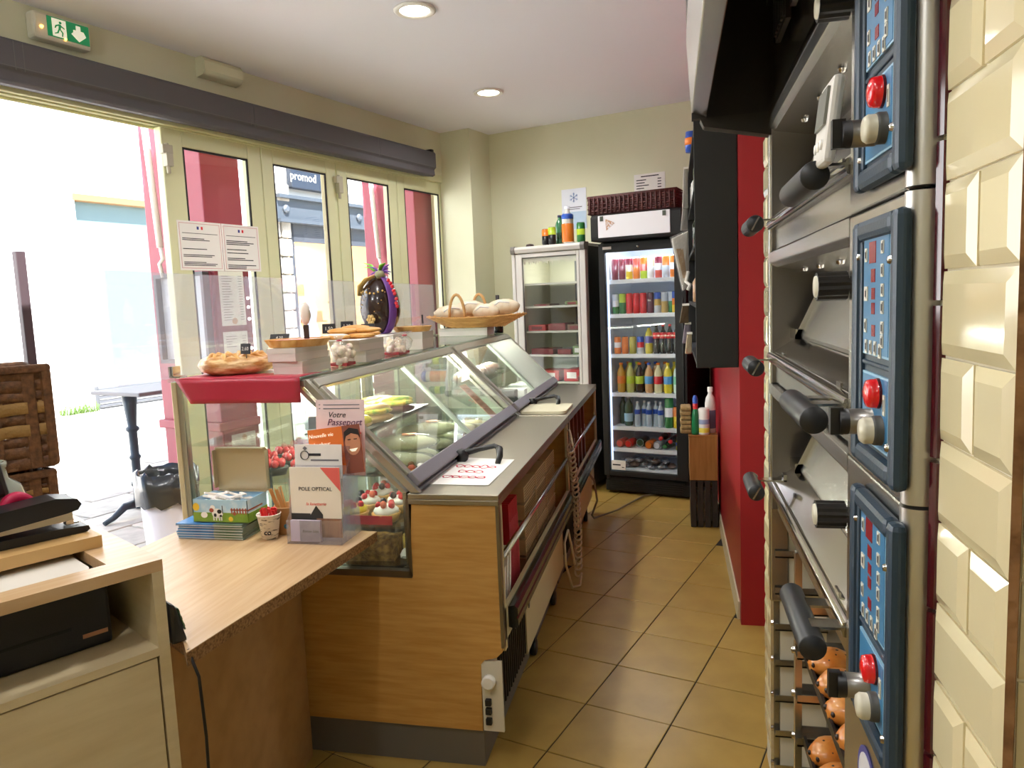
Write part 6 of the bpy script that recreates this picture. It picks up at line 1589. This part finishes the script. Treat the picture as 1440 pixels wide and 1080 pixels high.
for i, c_ in enumerate(S2):
    c_ = tuple(x for x in c_ if x); can(-2.112 + i * .0555, v0, SH[1], .158, .0262, c_, 'can, %s on the second shelf of the drinks fridge' % places[i], 'cans on the second fridge shelf', 'Ice' if i == 5 else None)
can(-1.645, v0 - .006, SH[1], .160, .024, (yelo, blu, orr), 'blue and orange can at the right end of the second fridge shelf', 'cans on the second fridge shelf')
S3c = [(orr, orr, whi), (orr, orr), (oli, oli), (sil, blu, redr)]
for i, c_ in enumerate(S3c): can(-2.105 + i * .062, v0, SH[2], .135, .027, c_, 'short can, %s on the third shelf of the drinks fridge' % places[i], 'short cans on the third fridge shelf')
yd, lim = mt('yellow_drink', '#cdbf3c', .12, coat=.4), mt('pale_lime_drink', '#c6c878', .12, coat=.4)
bottle(-1.855, v0 + .01, SH[2], .215, .030, yd, pc('violet', '#5b5aa0'), blu, 'yellow drink bottle with a blue cap on the third fridge shelf', 'bottles on the third fridge shelf')
for i in range(4): bottle(-1.793 + i * .0525, v0, SH[2], .222, .0255, cola, redr, redr if i else blackm, 'cola bottle with red label, %s of four on the third fridge shelf' % ('left one, black-capped,', 'second', 'third', 'last')[i], 'cola bottles in the fridge', (.52, .72), 'Coca-Cola')
S4 = [(mt('amber_drink', '#c79a3c', .12, coat=.4), orr, orr, 'amber drink with an orange label'), (lim, limeg, limeg, 'pale lime drink with a lime label'), (cola, limeg, orr, 'dark drink with a lime label and orange cap'), (mt('peach_drink', '#d2a878', .15, coat=.4), pc('skyblue', '#5aa0d8'), blu, 'peach drink with a blue cap'), (mt('cloudy_drink', '#e2dcb0', .15, coat=.4), redr, orr, 'cloudy drink with a red label and orange cap'), (mt('bright_yellow_drink', '#e6d23a', .12, coat=.4), pc('skyblue', '#5aa0d8'), yelo, 'bright yellow drink with a blue label'), (mt('mint_drink', '#d8eee2', .15, coat=.4), pc('mint', '#7fc8a0'), pc('teal', '#2aa08a'), 'pale mint drink at the right end')]
for i, (lq, lb, cp, tx) in enumerate(S4):
    bottle(-2.085 + i * .0745, v0 + .01, SH[3], .232, .032, lq, lb, cp, 'bottle of %s on the fourth fridge shelf' % tx, 'bottles on the fourth fridge shelf', (.30, .55))
    bottle(-2.060 + i * .0745, v0 + .10, SH[3], .232, .032, lq, lb, cp, 'bottle in the second row behind the %s' % tx, 'second row on the fourth fridge shelf', (.30, .55))
wat = mt('water_plastic', '#b9cbd6', .1, coat=.6); gg = mt('green_glass_drink', '#2c4a36', .08, coat=.6)
bottle(-2.035, v0 + .02, SH[4], .235, .035, gg, pc('paleblue', '#a9cfe0'), steel_b, 'green glass water bottle with a pale blue label on the fifth fridge shelf', 'water bottles in the fridge', (.15, .42))
bottle(-2.11, v0 + .10, SH[4], .22, .03, gg, gg, gg, 'dark green bottle at the left back of the fifth fridge shelf', 'water bottles in the fridge', (.2, .3))
for i in range(5): bottle(-1.955 + i * .046, v0 + (.03 if i % 2 else 0), SH[4], .195 + .004 * (i % 2), .0235, wat, blu, whi, 'small clear water bottle with a blue label, %s of five on the fifth fridge shelf' % ('first', 'second', 'third', 'fourth', 'last')[i], 'water bottles in the fridge', (.50, .68))
can(-1.705, v0, SH[4], .235, .033, (grn, grn, whi), 'large green can on the fifth fridge shelf', 'cans on the fifth fridge shelf')
can(-1.645, v0, SH[4], .165, .026, (yelo, orr), 'yellow can at the right end of the fifth fridge shelf', 'cans on the fifth fridge shelf')
def lying(u, z, r, L_, body, end, label, cat, grp, dv=0, name='drink_can'):
    t = thing(name, label, cat, (u, v0 + dv, z), ROOM, grp)
    y = v0 - .03 + dv
    m = M(); m.lathe([(r * .85, y + .004), (r, y + .014), (r, y + L_ - .014), (r * .85, y + L_)], (u, 0, z + r), 14, 'y'); part(m, 'body', body, t)
    m = M(); m.lathe([(0, y + .010), (r * .74, y + .006), (r * .86, y), (r * .88, y + .006)], (u, 0, z + r), 14, 'y'); part(m, 'end', end, t)
    return t
copper = mt('copper_end', '#b98a70', .3, .9)
for i, (u, b_, e_, lab) in enumerate(((-2.10, pinkr, copper, 'lying can with a copper base, at the left of the sixth fridge shelf'), (-2.030, redr, alum, 'lying red can with a silver base on the sixth fridge shelf'), (-1.865, orr, copper, 'lying orange can with a copper base on the sixth fridge shelf'), (-1.800, sil, alum, 'lying silver can on the sixth fridge shelf'))): lying(u, SH[5], .031, .14, b_, e_, lab, 'can', 'lying cans in the fridge')
for i, (u, z, c_, lab) in enumerate(((-1.735, SH[5], grn, 'lying bottle with a green cap on the sixth fridge shelf'), (-1.765, SH[5] + .062, redr, 'lying bottle with a red cap resting above the green-capped one'), (-1.690, SH[5] + .040, redr, 'lying bottle with a red cap at the right of the sixth fridge shelf'))):
    t = thing('drink_bottle', lab, 'bottle', (u, v0, z), ROOM, 'lying bottles in the fridge'); r = .027
    m = M(); m.lathe([(.010, v0 - .02), (.013, v0 + .02), (r, v0 + .05), (r, v0 + .19), (0, v0 + .2)], (u, 0, z + r), 14, 'y'); part(m, 'body', cola if c_ is redr else gg, t)
    m = M(); m.lathe([(0, v0 - .036), (.016, v0 - .034), (.016, v0 - .015), (.01, v0 - .015)], (u, 0, z + r), 14, 'y'); part(m, 'cap', c_, t)
    m = M(); m.lathe([(r * 1.03, v0 + .08), (r * 1.03, v0 + .15)], (u, 0, z + r), 14, 'y'); part(m, 'label_band', redr if c_ is redr else grn, t)
bottle(-1.635, v0 + .0, SH[5], .10, .02, yd, blu, yelo, 'tiny yellow and blue bottle at the right end of the sixth fridge shelf', 'lying bottles in the fridge')
lying(-1.95, SH[5] + .002, .034, .16, gg, pc('paleblue', '#a9cfe0'), 'dark lying bottle with a blue label in the middle of the sixth fridge shelf', 'bottle', 'lying bottles in the fridge', .05, 'drink_bottle')
pouch = mt('silver_pouch', '#a9a9ac', .22, .8, bump=(40, .8)); pouch2 = mt('brown_pouch', '#6a5448', .35, .2, bump=(40, .8))
for i in range(11):
    u = -2.07 + (i % 6) * .072 + (i // 6) * .03; z = .192 + (i // 6) * .035; v = v0 + .0 + (i % 3) * .03 + (i // 6) * .02
    t = thing('drink_pouch', ('brown' if i % 4 == 1 else 'silver') + ' drink pouch, %s in the heap on the bottom fridge shelf' % ('first', 'second', 'third', 'fourth', 'fifth', 'sixth', 'seventh', 'eighth', 'ninth', 'tenth', 'last')[i], 'pouch', (u, v, z), ROOM, 'pouches at the bottom of the fridge', rz=i * .5, local=True)
    m = M(); m.ball((0, 0, .02), (.045, .035, .022), 10, 6, .18, 0, i); m.v = [(a, b, max(c, .0005)) for a, b, c in m.v]; part(m, 'pouch', pouch2 if i % 4 == 1 else pouch, t)
    m = M(); m.obox((.045, 0, .026), (.03, .05, .002), ry=-.5); part(m, 'seal_strip', pouch, t)
# ---------------------------------------------------------------- white fridge
t = thing('glass_door_fridge', 'white glass-door fridge with frosted top edge, left of the black drinks fridge', 'fridge', (-2.63, 5.6, 0), ROOM)
wu0, wu1 = -2.945, -2.30
wfm = mt('fridge_white', '#d6d2cc', .4)
m = M(); box_shell(m, (wu0, fv + .05, .05), (wu1, 5.93, 1.93), .03); part(m, 'cabinet', mt('fridge_side', '#39393a', .5), t)
m = M(); box_shell(m, (wu0 + .03, fv + .052, .10), (wu1 - .03, 5.9, 1.90), .01); part(m, 'liner', mt('white_liner', '#dcdccb', .45), t)
m = M(); m.prism([(5.285, 1.905), (5.275, 1.935), (5.285, 1.955), (5.93, 1.955), (5.93, 1.905)], 'x', wu0 + .022, wu1 - .022); part(m, 'top_cap', wfm, t, bev=.004)
for u in (wu0, wu1 - .035):
    m = M(); m.prism([(5.278, 1.90), (5.268, 1.935), (5.280, 1.960), (5.36, 1.960), (5.36, 1.90)], 'x', u, u + .035); part(m, 'corner_cap', mt('corner_grey', '#77736e', .5), t, bev=.006)
m = M()
m.box((wu0 + .0, 5.29, .05), (wu0 + .03, 5.345, 1.90)); m.box((wu1 - .05, 5.29, .05), (wu1, 5.345, 1.90)); part(m, 'corner_posts', wfm, t, bev=.006)
m = M()
m.box((wu0 + .034, 5.293, .10), (-2.855, 5.335, 1.898)); m.box((-2.378, 5.293, .10), (wu1 - .054, 5.335, 1.898)); m.box((-2.855, 5.293, 1.868), (-2.378, 5.335, 1.898)); m.box((-2.855, 5.293, .10), (-2.378, 5.335, .17)); d_ = part(m, 'door', wfm, t, bev=.004)
m = M(); m.box((-2.857, 5.31, .165), (-2.376, 5.316, 1.870)); part(m, 'door_glass', clear, d_)
m = M()
for a, b in (((-2.862, 5.3, .16), (-2.852, 5.312, 1.875)), ((-2.381, 5.3, .16), (-2.371, 5.312, 1.875)), ((-2.862, 5.3, 1.862), (-2.371, 5.312, 1.872))): m.box(a, b)
part(m, 'gasket', mt('gasket_grey', '#5c5a58', .6), d_)
rn = random.Random(3); m = M(); pts = [(-2.85, 1.865), (-2.38, 1.865)]; n = 46
for i in range(n + 1): pts.append((-2.38 - .47 * i / n, 1.835 - (rn.uniform(0, .035) if i % 2 else 0)))
m.prism(pts, 'y', 5.317, 5.3185); part(m, 'frost', mt('frost', '#e9e4d4', .8), d_)
for k, z in enumerate((1.66, 1.476, 1.275, 1.082, .865, .65, .42, .2)):
    m = M(); m.box((wu0 + .045, 5.37, z - .012), (wu1 - .045, 5.38, z + .004)); m.box((wu0 + .045, 5.38, z - .004), (wu1 - .045, 5.88, z)); part(m, 'shelf', mt('wire_shelf', '#c9c8bd', .4), t)
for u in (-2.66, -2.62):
    m = M(); m.box((u, 5.885, .2), (u + .015, 5.889, 1.85)); part(m, 'back_rail', mt('grey_back_rail', '#75767c', .5), t)  # grey rails up the back of the liner
dr = mt('dark_red_pack', '#7c2630', .4); gp = mt('green_pack', '#6d7f4e', .5); lr = mt('red_pack', '#b8383c', .4); bg_ = mt('brown_pack', '#6b4a3c', .5)
row = 0
for z, items in ((1.275, ((-2.80, .16, .05, lr, 'light red'), (-2.62, .15, .06, dr, 'dark red'), (-2.46, .13, .05, bg_, 'brown'))), (1.082, ((-2.76, .20, .05, dr, 'dark red'), (-2.56, .12, .045, dr, 'second dark red'), (-2.44, .09, .07, gp, 'green'))), (.865, ((-2.70, .17, .09, lr, 'light red'), (-2.50, .14, .10, lr, 'second light red'), (-2.43, .05, .05, gp, 'small green'))), (1.476, ((-2.75, .15, .02, bg_, 'flat brown'), (-2.48, .12, .035, gp, 'flat green')))):
    for u, w_, h_, mm_, nm in items:
        t2 = thing('food_pack', '%s food pack on the %s shelf of the white fridge' % (nm, {1.476: 'second', 1.275: 'third', 1.082: 'fourth', .865: 'fifth'}[z]), 'pack', (u, 5.45, z), ROOM, 'packs in the white fridge')
        m = M(); m.box((u - w_ / 2, 5.41, z + .0008), (u + w_ / 2, 5.60, z + h_)); part(m, 'pack', mm_, t2, bev=.006)
        m = M(); m.box((u - w_ * .3, 5.4085, z + h_ * .25), (u + w_ * .3, 5.4105, z + h_ * .75)); part(m, 'label', paper if h_ > .06 else dr, t2)
l = bpy.data.lights.new('added_fridge_fill', 'AREA'); l.size = .3; l.energy = 1.2; l.color = (1, .98, .9)  # fill light added inside the white fridge to brighten its contents
o = bpy.data.objects.new('added_fridge_fill', l); COL.objects.link(o); o.location = ROOM.w((-2.62, 5.55, 1.885))
# on top of the white fridge
ZF = 1.9605
can(-2.665, 5.36, ZF, .125, .030, (blackm, orr), 'small can with an orange top and black base, left on the white fridge', 'drinks on top of the white fridge')
can(-2.603, 5.35, ZF, .135, .031, (blackm, limeg), 'small can with a lime top and black base on the white fridge', 'drinks on top of the white fridge')
bottle(-2.59, 5.47, ZF, .235, .038, mt('perrier_green', '#3f7a54', .08, coat=.6), gg, pc('navycap', '#2b3350'), 'green glass bottle behind the two small cans on the white fridge', 'drinks on top of the white fridge', (.2, .4))
bottle(-2.475, 5.37, ZF, .285, .046, mt('clear_orange', '#dcdcd4', .1, coat=.6), orr, pc('whitecap', '#dfe4ee'), 'large bottle with an orange label and blue collar on the white fridge', 'drinks on top of the white fridge', (.03, .52))
m = M(); m.lathe([(.0475, ZF + .185), (.0478, ZF + .19), (.0475, ZF + .215), (.04, ZF + .225)], (-2.475, 5.37, 0), 16); part(m, 'blue_collar', blu, [x for x in bpy.data.objects if x.get('label', '').startswith('large bottle with an orange')][0])
can(-2.355, 5.35, ZF, .150, .033, (grn, grn, limeg), 'green can at the right end of the white fridge top', 'drinks on top of the white fridge')
m = M(); m.box((-2.45, 5.30, ZF), (-2.40, 5.35, ZF + .004)); solo(m, 'paper_scrap', paper, 'white paper scrap lying in front of the orange bottle', 'paper', (-2.42, 5.32, ZF), ROOM)
m = M(); m.lathe([(0, ZF), (.035, ZF), (.03, ZF + .018), (0, ZF + .024)], (-2.83, 5.40, 0), 14); solo(m, 'dark_item', mt('brown_lid', '#3c2a28', .5), 'small dark dish lying on the left of the white fridge top', 'item', (-2.83, 5.4, ZF), ROOM)  # small dark rounded item of no known kind
# brown rattan tray on the black fridge
rat = mt('rattan_dark', '#5a2a28', .5, var=('#43201f', (60, 8, 60), .4, .7), bump=(80, .3))
t = thing('rattan_basket', 'long dark brown rattan basket lying on top of the black fridge', 'basket', (-1.9, 5.5, 2.137), ROOM)
ru0, ru1, rv0, rv1 = -2.235, -1.56, 5.23, 5.60
m = M(); m.box((ru0 + .01, rv0 + .01, 2.1365), (ru1 - .01, rv1 - .01, 2.145)); part(m, 'bottom', rat, t)
for r in range(7):
    m = M(); z = 2.15 + r * .0165; n = 44; pts = []
    for i in range(n):
        s = i / n * 4
        k = int(s); q = s - k
        c4_ = [(ru0, rv0), (ru1, rv0), (ru1, rv1), (ru0, rv1)]
        a, b = c4_[k], c4_[(k + 1) % 4]; wv = .004 * (1 if (i + r) % 2 else -1)
        pts.append((a[0] + (b[0] - a[0]) * q + (wv if k % 2 else 0), a[1] + (b[1] - a[1]) * q + (0 if k % 2 else wv), z))
    m.tube(pts, .0088, 5, True); part(m, 'weaver', rat, t)
for i in range(20):
    m = M(); x = ru0 + .015 + i * (ru1 - ru0 - .03) / 19; m.tube([(x, rv0 - .005, 2.142), (x, rv0 - .008, 2.262)], .0085, 6); part(m, 'stake', rat, t)
m = M(); m.tube([(ru0, rv0 - .004, 2.266), (ru1, rv0 - .004, 2.266), (ru1, rv1, 2.266), (ru0, rv1, 2.266)], .012, 8, True); part(m, 'rim', rat, t)
# papers on the back wall
t = thing('frozen_goods_poster', 'pale blue poster with a snowflake on the back wall above the white fridge', 'poster', (-2.67, 5.948, 2.13), ROOM)
m = M(); m.box((-2.79, 5.946, 2.12), (-2.56, 5.9495, 2.465)); part(m, 'sheet', mt('ice_poster', '#dfe4ee', .7), t)
m = M(); m.box((-2.785, 5.944, 2.125), (-2.565, 5.9465, 2.27)); part(m, 'blue_fade', mt('ice_blue', '#a8c4de', .7, var=('#c9d8e8', (3, 3, 9), .4, .7)), t)
m = M()
for q in range(6):
    a = PI / 6 + q * PI / 3; c = (-2.675, 5.9445, 2.39); d = (math.cos(a), math.sin(a))
    m.tube([c, (c[0] + .042 * d[0], c[1], c[2] + .042 * d[1])], .0042, 4, flat=.4)
    for s_ in (-.6, .6):
        e = (math.cos(a + s_), math.sin(a + s_)); p = (c[0] + .022 * d[0], c[1], c[2] + .022 * d[1]); m.tube([p, (p[0] + .016 * e[0], p[1], p[2] + .016 * e[1])], .0032, 4, flat=.4)
part(m, 'snowflake', mt('flake_blue', '#5a7fb8', .7), t)
m = M(); m.box((-2.75, 5.9442, 2.305), (-2.60, 5.9455, 2.312)); m.box((-2.72, 5.9442, 2.29), (-2.62, 5.9455, 2.296)); part(m, 'printed_text', ink_soft, t)
t = thing('price_list', 'white printed price list on the back wall above the rattan basket', 'price list', (-2.0, 5.948, 2.2), ROOM)
m = M(); m.box((-2.13, 5.946, 2.20), (-1.868, 5.9495, 2.515)); part(m, 'sheet', paper, t)
m = M(); rn = random.Random(7); m.box((-2.07, 5.944, 2.49), (-1.92, 5.9462, 2.498))
for r in range(9): m.box((-2.11, 5.944, 2.47 - r * .022), (-2.11 + rn.uniform(.06, .13), 5.9462, 2.463 - r * .022)); m.box((-1.93, 5.944, 2.47 - r * .022), (-1.90, 5.9462, 2.463 - r * .022))
part(m, 'printed_text', ink, t)
# wine bottle by the bread basket
t = thing('wine_bottle', 'dark wine bottle standing behind the bread basket', 'bottle', (-1.225, 5.165, ZT))
m = M(); m.lathe([(0, ZT), (.033, ZT), (.034, ZT + .02), (.034, ZT + .165), (.028, ZT + .19), (.013, ZT + .21), (.0125, ZT + .262)], (-1.225, 5.165, 0), 16); part(m, 'glass', mt('dark_bottle', '#121710', .1), t)
m = M(); m.lathe([(.0135, ZT + .225), (.0138, ZT + .268), (0, ZT + .269)], (-1.225, 5.165, 0), 14); part(m, 'capsule', mt('capsule', '#1b1512', .4), t)
# ---------------------------------------------------------------- black shelving on the red wall and what hangs there
t = thing('wall_shelf', 'black wall shelving unit on the red wall, seen from its closed end', 'shelf', (.19, 4.1, 1.19))
for y in (3.43, 5.02):
    m = M(); m.box((.096, y, 1.19), (.278, y + .022, 2.28)); part(m, 'end_panel', black_cab, t, bev=.002)
m = M(); m.box((.262, 3.452, 1.19), (.278, 5.02, 2.28)); part(m, 'back_panel', black_cab, t)
shz = (1.19, 1.46, 1.74, 2.0, 2.258)
for z in shz:
    m = M(); m.box((.10, 3.452, z), (.262, 5.02, z + .02)); part(m, 'shelf', black_cab, t)
for k, (y, z, h, cc, lab) in enumerate(((4.15, 1.76, .22, '#1c2a1a', 'dark green bottle on the black shelving, third level'), (4.35, 2.02, .19, '#d8d8d4', 'clear bottle at the front of the upper black shelf'), (4.55, 2.02, .20, '#c4c6c8', 'second clear bottle farther along the upper black shelf'), (3.9, 2.02, .2, '#2a3a22', 'green bottle nearest on the upper black shelf'), (4.3, 1.48, .18, '#b98e6a', 'tan jar on the second level of the black shelving'))):
    t2 = thing('shelf_bottle', lab, 'bottle', (.135, y, z), group='bottles on the black shelving')
    m = M(); m.lathe([(0, z + .0005), (.03, z + .0005), (.031, z + h * .6), (.012, z + h * .78), (.011, z + h)], (.135, y, 0), 14); part(m, 'glass', mt('shelfglass_%d' % k, cc, .12, coat=.5), t2)
    m = M(); m.lathe([(.013, z + h * .92), (.013, z + h), (0, z + h + .001)], (.135, y, 0), 12); part(m, 'stopper', black_sat, t2)
# sachets hanging from the front edges
tissue = mt('tissue_white', '#e8e4da', .7)
for k, (x, y, z0, z1, w_, cc, lab) in enumerate(((.082, 4.50, 2.02, 2.24, .05, '#d9d6cf', 'small clear sachet hanging at the top of the black shelving'), (.080, 4.55, 1.90, 2.03, .07, '#b9b6b2', 'grey sachet hanging under the top one on the black shelving'), (.075, 4.40, 1.36, 1.46, .09, '#6b5a44', 'crumpled brown sachet hanging low on the black shelving'), (.085, 4.45, 1.24, 1.35, .08, '#9a8f9e', 'small printed sachet hanging below the brown one'), (.088, 4.30, 1.19, 1.30, .06, '#d8c8a8', 'cream card at the foot of the black shelving'))):
    t2 = thing('sachet', lab, 'sachet', (x, y, z0), group='sachets hanging on the black shelving')
    m = M(); n = 6
    m.hexa([(x - w_ * .5, y - .02, z0), (x + .008, y, z0), (x + .008, y + .05, z0), (x - w_ * .5, y + .03, z0), (x - w_ * .3, y - .01, z1), (x + .01, y, z1), (x + .01, y + .03, z1), (x - w_ * .3, y + .02, z1)]); part(m, 'pack', mt('sachet_%d' % k, cc, .3, coat=.3, bump=(40, .5)), t2, bev=.004)
    m = M(); m.box((x - w_ * .3, y - .012, z1), (x + .012, y + .02, z1 + .012)); part(m, 'header_strip', tissue, t2)
t2 = thing('paper_bag_roll', 'large white wrapped pack of bags hanging slanted beside the black fridge', 'bag', (.06, 4.7, 1.55))
def pk(u, v):
    x = -.010 + .045 * (1 - v) + (.128 - (-.010 + .045 * (1 - v)) - .0) * u; z = 1.865 - .31 * (1 - v) + .035 * u * v + .03 * u * (1 - v)
    return (x, 4.66 + .03 * math.sin(u * 3.1), z)
m = M(); m.hexa([(.055, 4.66, 1.545), (.095, 4.68, 1.575), (.095, 4.74, 1.575), (.055, 4.72, 1.545), (-.008, 4.64, 1.862), (.092, 4.66, 1.905), (.092, 4.74, 1.905), (-.008, 4.72, 1.862)]); part(m, 'pack', mt('pack_white', '#e2ddd2', .5), t2, bev=.008)
m = M(); m.hexa([(.05, 4.652, 1.54), (.096, 4.672, 1.572), (.096, 4.745, 1.572), (.05, 4.725, 1.54), (-.016, 4.632, 1.87), (.094, 4.652, 1.912), (.094, 4.745, 1.912), (-.016, 4.725, 1.87)]); part(m, 'film', bag_m, t2)
m = M(); m.hexa([(.058, 4.654, 1.62), (.08, 4.664, 1.63), (.08, 4.67, 1.63), (.058, 4.66, 1.62), (.02, 4.640, 1.80), (.06, 4.655, 1.80), (.06, 4.662, 1.80), (.02, 4.647, 1.80)]); part(m, 'cardboard_insert', mt('kraft_insert', '#c9aa84', .7), t2)
m = M(); m.tube([(.09, 4.66, 1.66), (.075, 4.64, 1.60), (.10, 4.62, 1.58), (.085, 4.61, 1.55)], .012, 6); part(m, 'twisted_end', tissue, t2)
m = M(); m.lathe([(.0, 0), (.028, 0), (.03, .03), (.026, .07), (.012, .085), (0, .09)], (.09, 4.0, 2.285), 12)
t3 = thing('blue_pot', 'small blue and orange pot on top of the black shelving', 'pot', (.11, 4.2, 2.279)); m = M(); m.lathe([(0, 2.279), (.03, 2.279), (.034, 2.33), (.028, 2.385), (0, 2.39)], (.105, 4.2, 0), 14); part(m, 'body', blu, t3)
m = M(); m.lathe([(.0345, 2.315), (.0348, 2.335), (.0335, 2.352)], (.105, 4.2, 0), 14); part(m, 'band', orr, t3)
# ---------------------------------------------------------------- crate, box and cleaning bottles by the red wall
pal = mt('dark_crate_wood', '#3a2f26', .8, var=('#2a211a', (40, 40, 6), .4, .7))
t = thing('wooden_crate', 'dark slatted wooden crate standing on the floor against the red wall', 'crate', (.17, 5.0, 0))
for x in (.088, .134, .180, .226):
    m = M(); m.box((x, 4.872, .004), (x + .034, 4.886, .314)); part(m, 'slat', pal, t, bev=.002)
for x in (.088, .246):
    m = M(); m.box((x, 4.888, .0), (x + .014, 5.16, .30)); part(m, 'side', pal, t)
m = M(); m.box((.10, 4.888, .30), (.246, 5.16, .314)); part(m, 'top', pal, t)
m = M(); m.box((.104, 5.0, .0), (.24, 5.10, .22)); solo(m, 'white_canister', white_p, 'white canister glimpsed between the slats of the dark crate', 'canister', (.17, 5.05, 0), bev=.015)
t = thing('wooden_box', 'plain light wooden box standing on the dark crate', 'box', (.17, 5.0, .315))
m = M(); m.box((.084, 4.872, .316), (.262, 5.16, .612)); part(m, 'carcass', mt('pine_box', '#a9763c', .5, var=('#98672f', (60, 60, 6), .4, .7)), t, bev=.004)
m = M(); m.box((.081, 4.868, .606), (.2635, 5.163, .616)); part(m, 'top', MC['pine_box'], t, bev=.002)
zb_ = .6165
t = thing('spray_bottle', 'green bottle with a blue and red cap on the wooden box', 'bottle', (.125, 4.90, zb_), group='cleaning bottles on the wooden box')
m = M(); m.lathe([(0, zb_), (.024, zb_), (.026, zb_ + .02), (.022, zb_ + .13), (.014, zb_ + .17)], (.125, 4.90, 0), 16); part(m, 'body', mt('bottle_green', '#1c7a4c', .3), t)
m = M(); m.lathe([(.015, zb_ + .168), (.016, zb_ + .20), (.014, zb_ + .205)], (.125, 4.90, 0), 14); part(m, 'red_collar', redr, t)
m = M(); m.lathe([(.016, zb_ + .204), (.017, zb_ + .235), (.009, zb_ + .255), (0, zb_ + .257)], (.125, 4.90, 0), 14); part(m, 'blue_cap', blu, t)
t = thing('cleaning_bottle', 'short white bottle with a label in front on the wooden box', 'bottle', (.178, 4.90, zb_), group='cleaning bottles on the wooden box')
m = M(); m.lathe([(0, zb_), (.034, zb_), (.036, zb_ + .01), (.036, zb_ + .165), (.03, zb_ + .172), (0, zb_ + .174)], (.178, 4.905, 0), 18); part(m, 'body', white_p, t)
m = M(); m.lathe([(.0363, zb_ + .07), (.0365, zb_ + .072), (.0365, zb_ + .10)], (.178, 4.905, 0), 18); part(m, 'blue_print', mt('label_blue', '#8f9cc0', .5), t)
m = M(); m.lathe([(.0363, zb_ + .015), (.0365, zb_ + .016), (.0365, zb_ + .045)], (.178, 4.905, 0), 18); part(m, 'yellow_print', mt('label_lemon', '#e0d24a', .5), t)
t = thing('bleach_bottle', 'tall white bottle with a narrow neck behind the short one on the wooden box', 'bottle', (.225, 4.97, zb_), group='cleaning bottles on the wooden box')
m = M(); m.lathe([(0, zb_), (.032, zb_), (.034, zb_ + .01), (.034, zb_ + .19), (.028, zb_ + .23), (.014, zb_ + .255), (.014, zb_ + .275)], (.223, 4.975, 0), 18); part(m, 'body', white_p, t)
m = M(); m.lathe([(.017, zb_ + .27), (.017, zb_ + .30), (0, zb_ + .302)], (.223, 4.975, 0), 14); part(m, 'cap', white_p, t)
m = M(); m.lathe([(.0343, zb_ + .03), (.0346, zb_ + .032), (.0346, zb_ + .15)], (.223, 4.975, 0), 18); part(m, 'label', mt('label_slate', '#6d6f86', .5), t)
t = thing('cloth_bundle', 'folded beige woven cloth bundle hanging over the left edge of the wooden box', 'cloth', (.07, 4.95, zb_))
for k in range(6):
    m = M(); z = zb_ + .004 + k * .030; m.box((.028 + .004 * (k % 2), 4.90, z), (.10, 5.05, z + .026)); part(m, 'fold', mt('beige_cloth', '#a98f5e', .9, var=('#857046', 60, .4, .7), bump=(120, .4)), t, bev=.009)
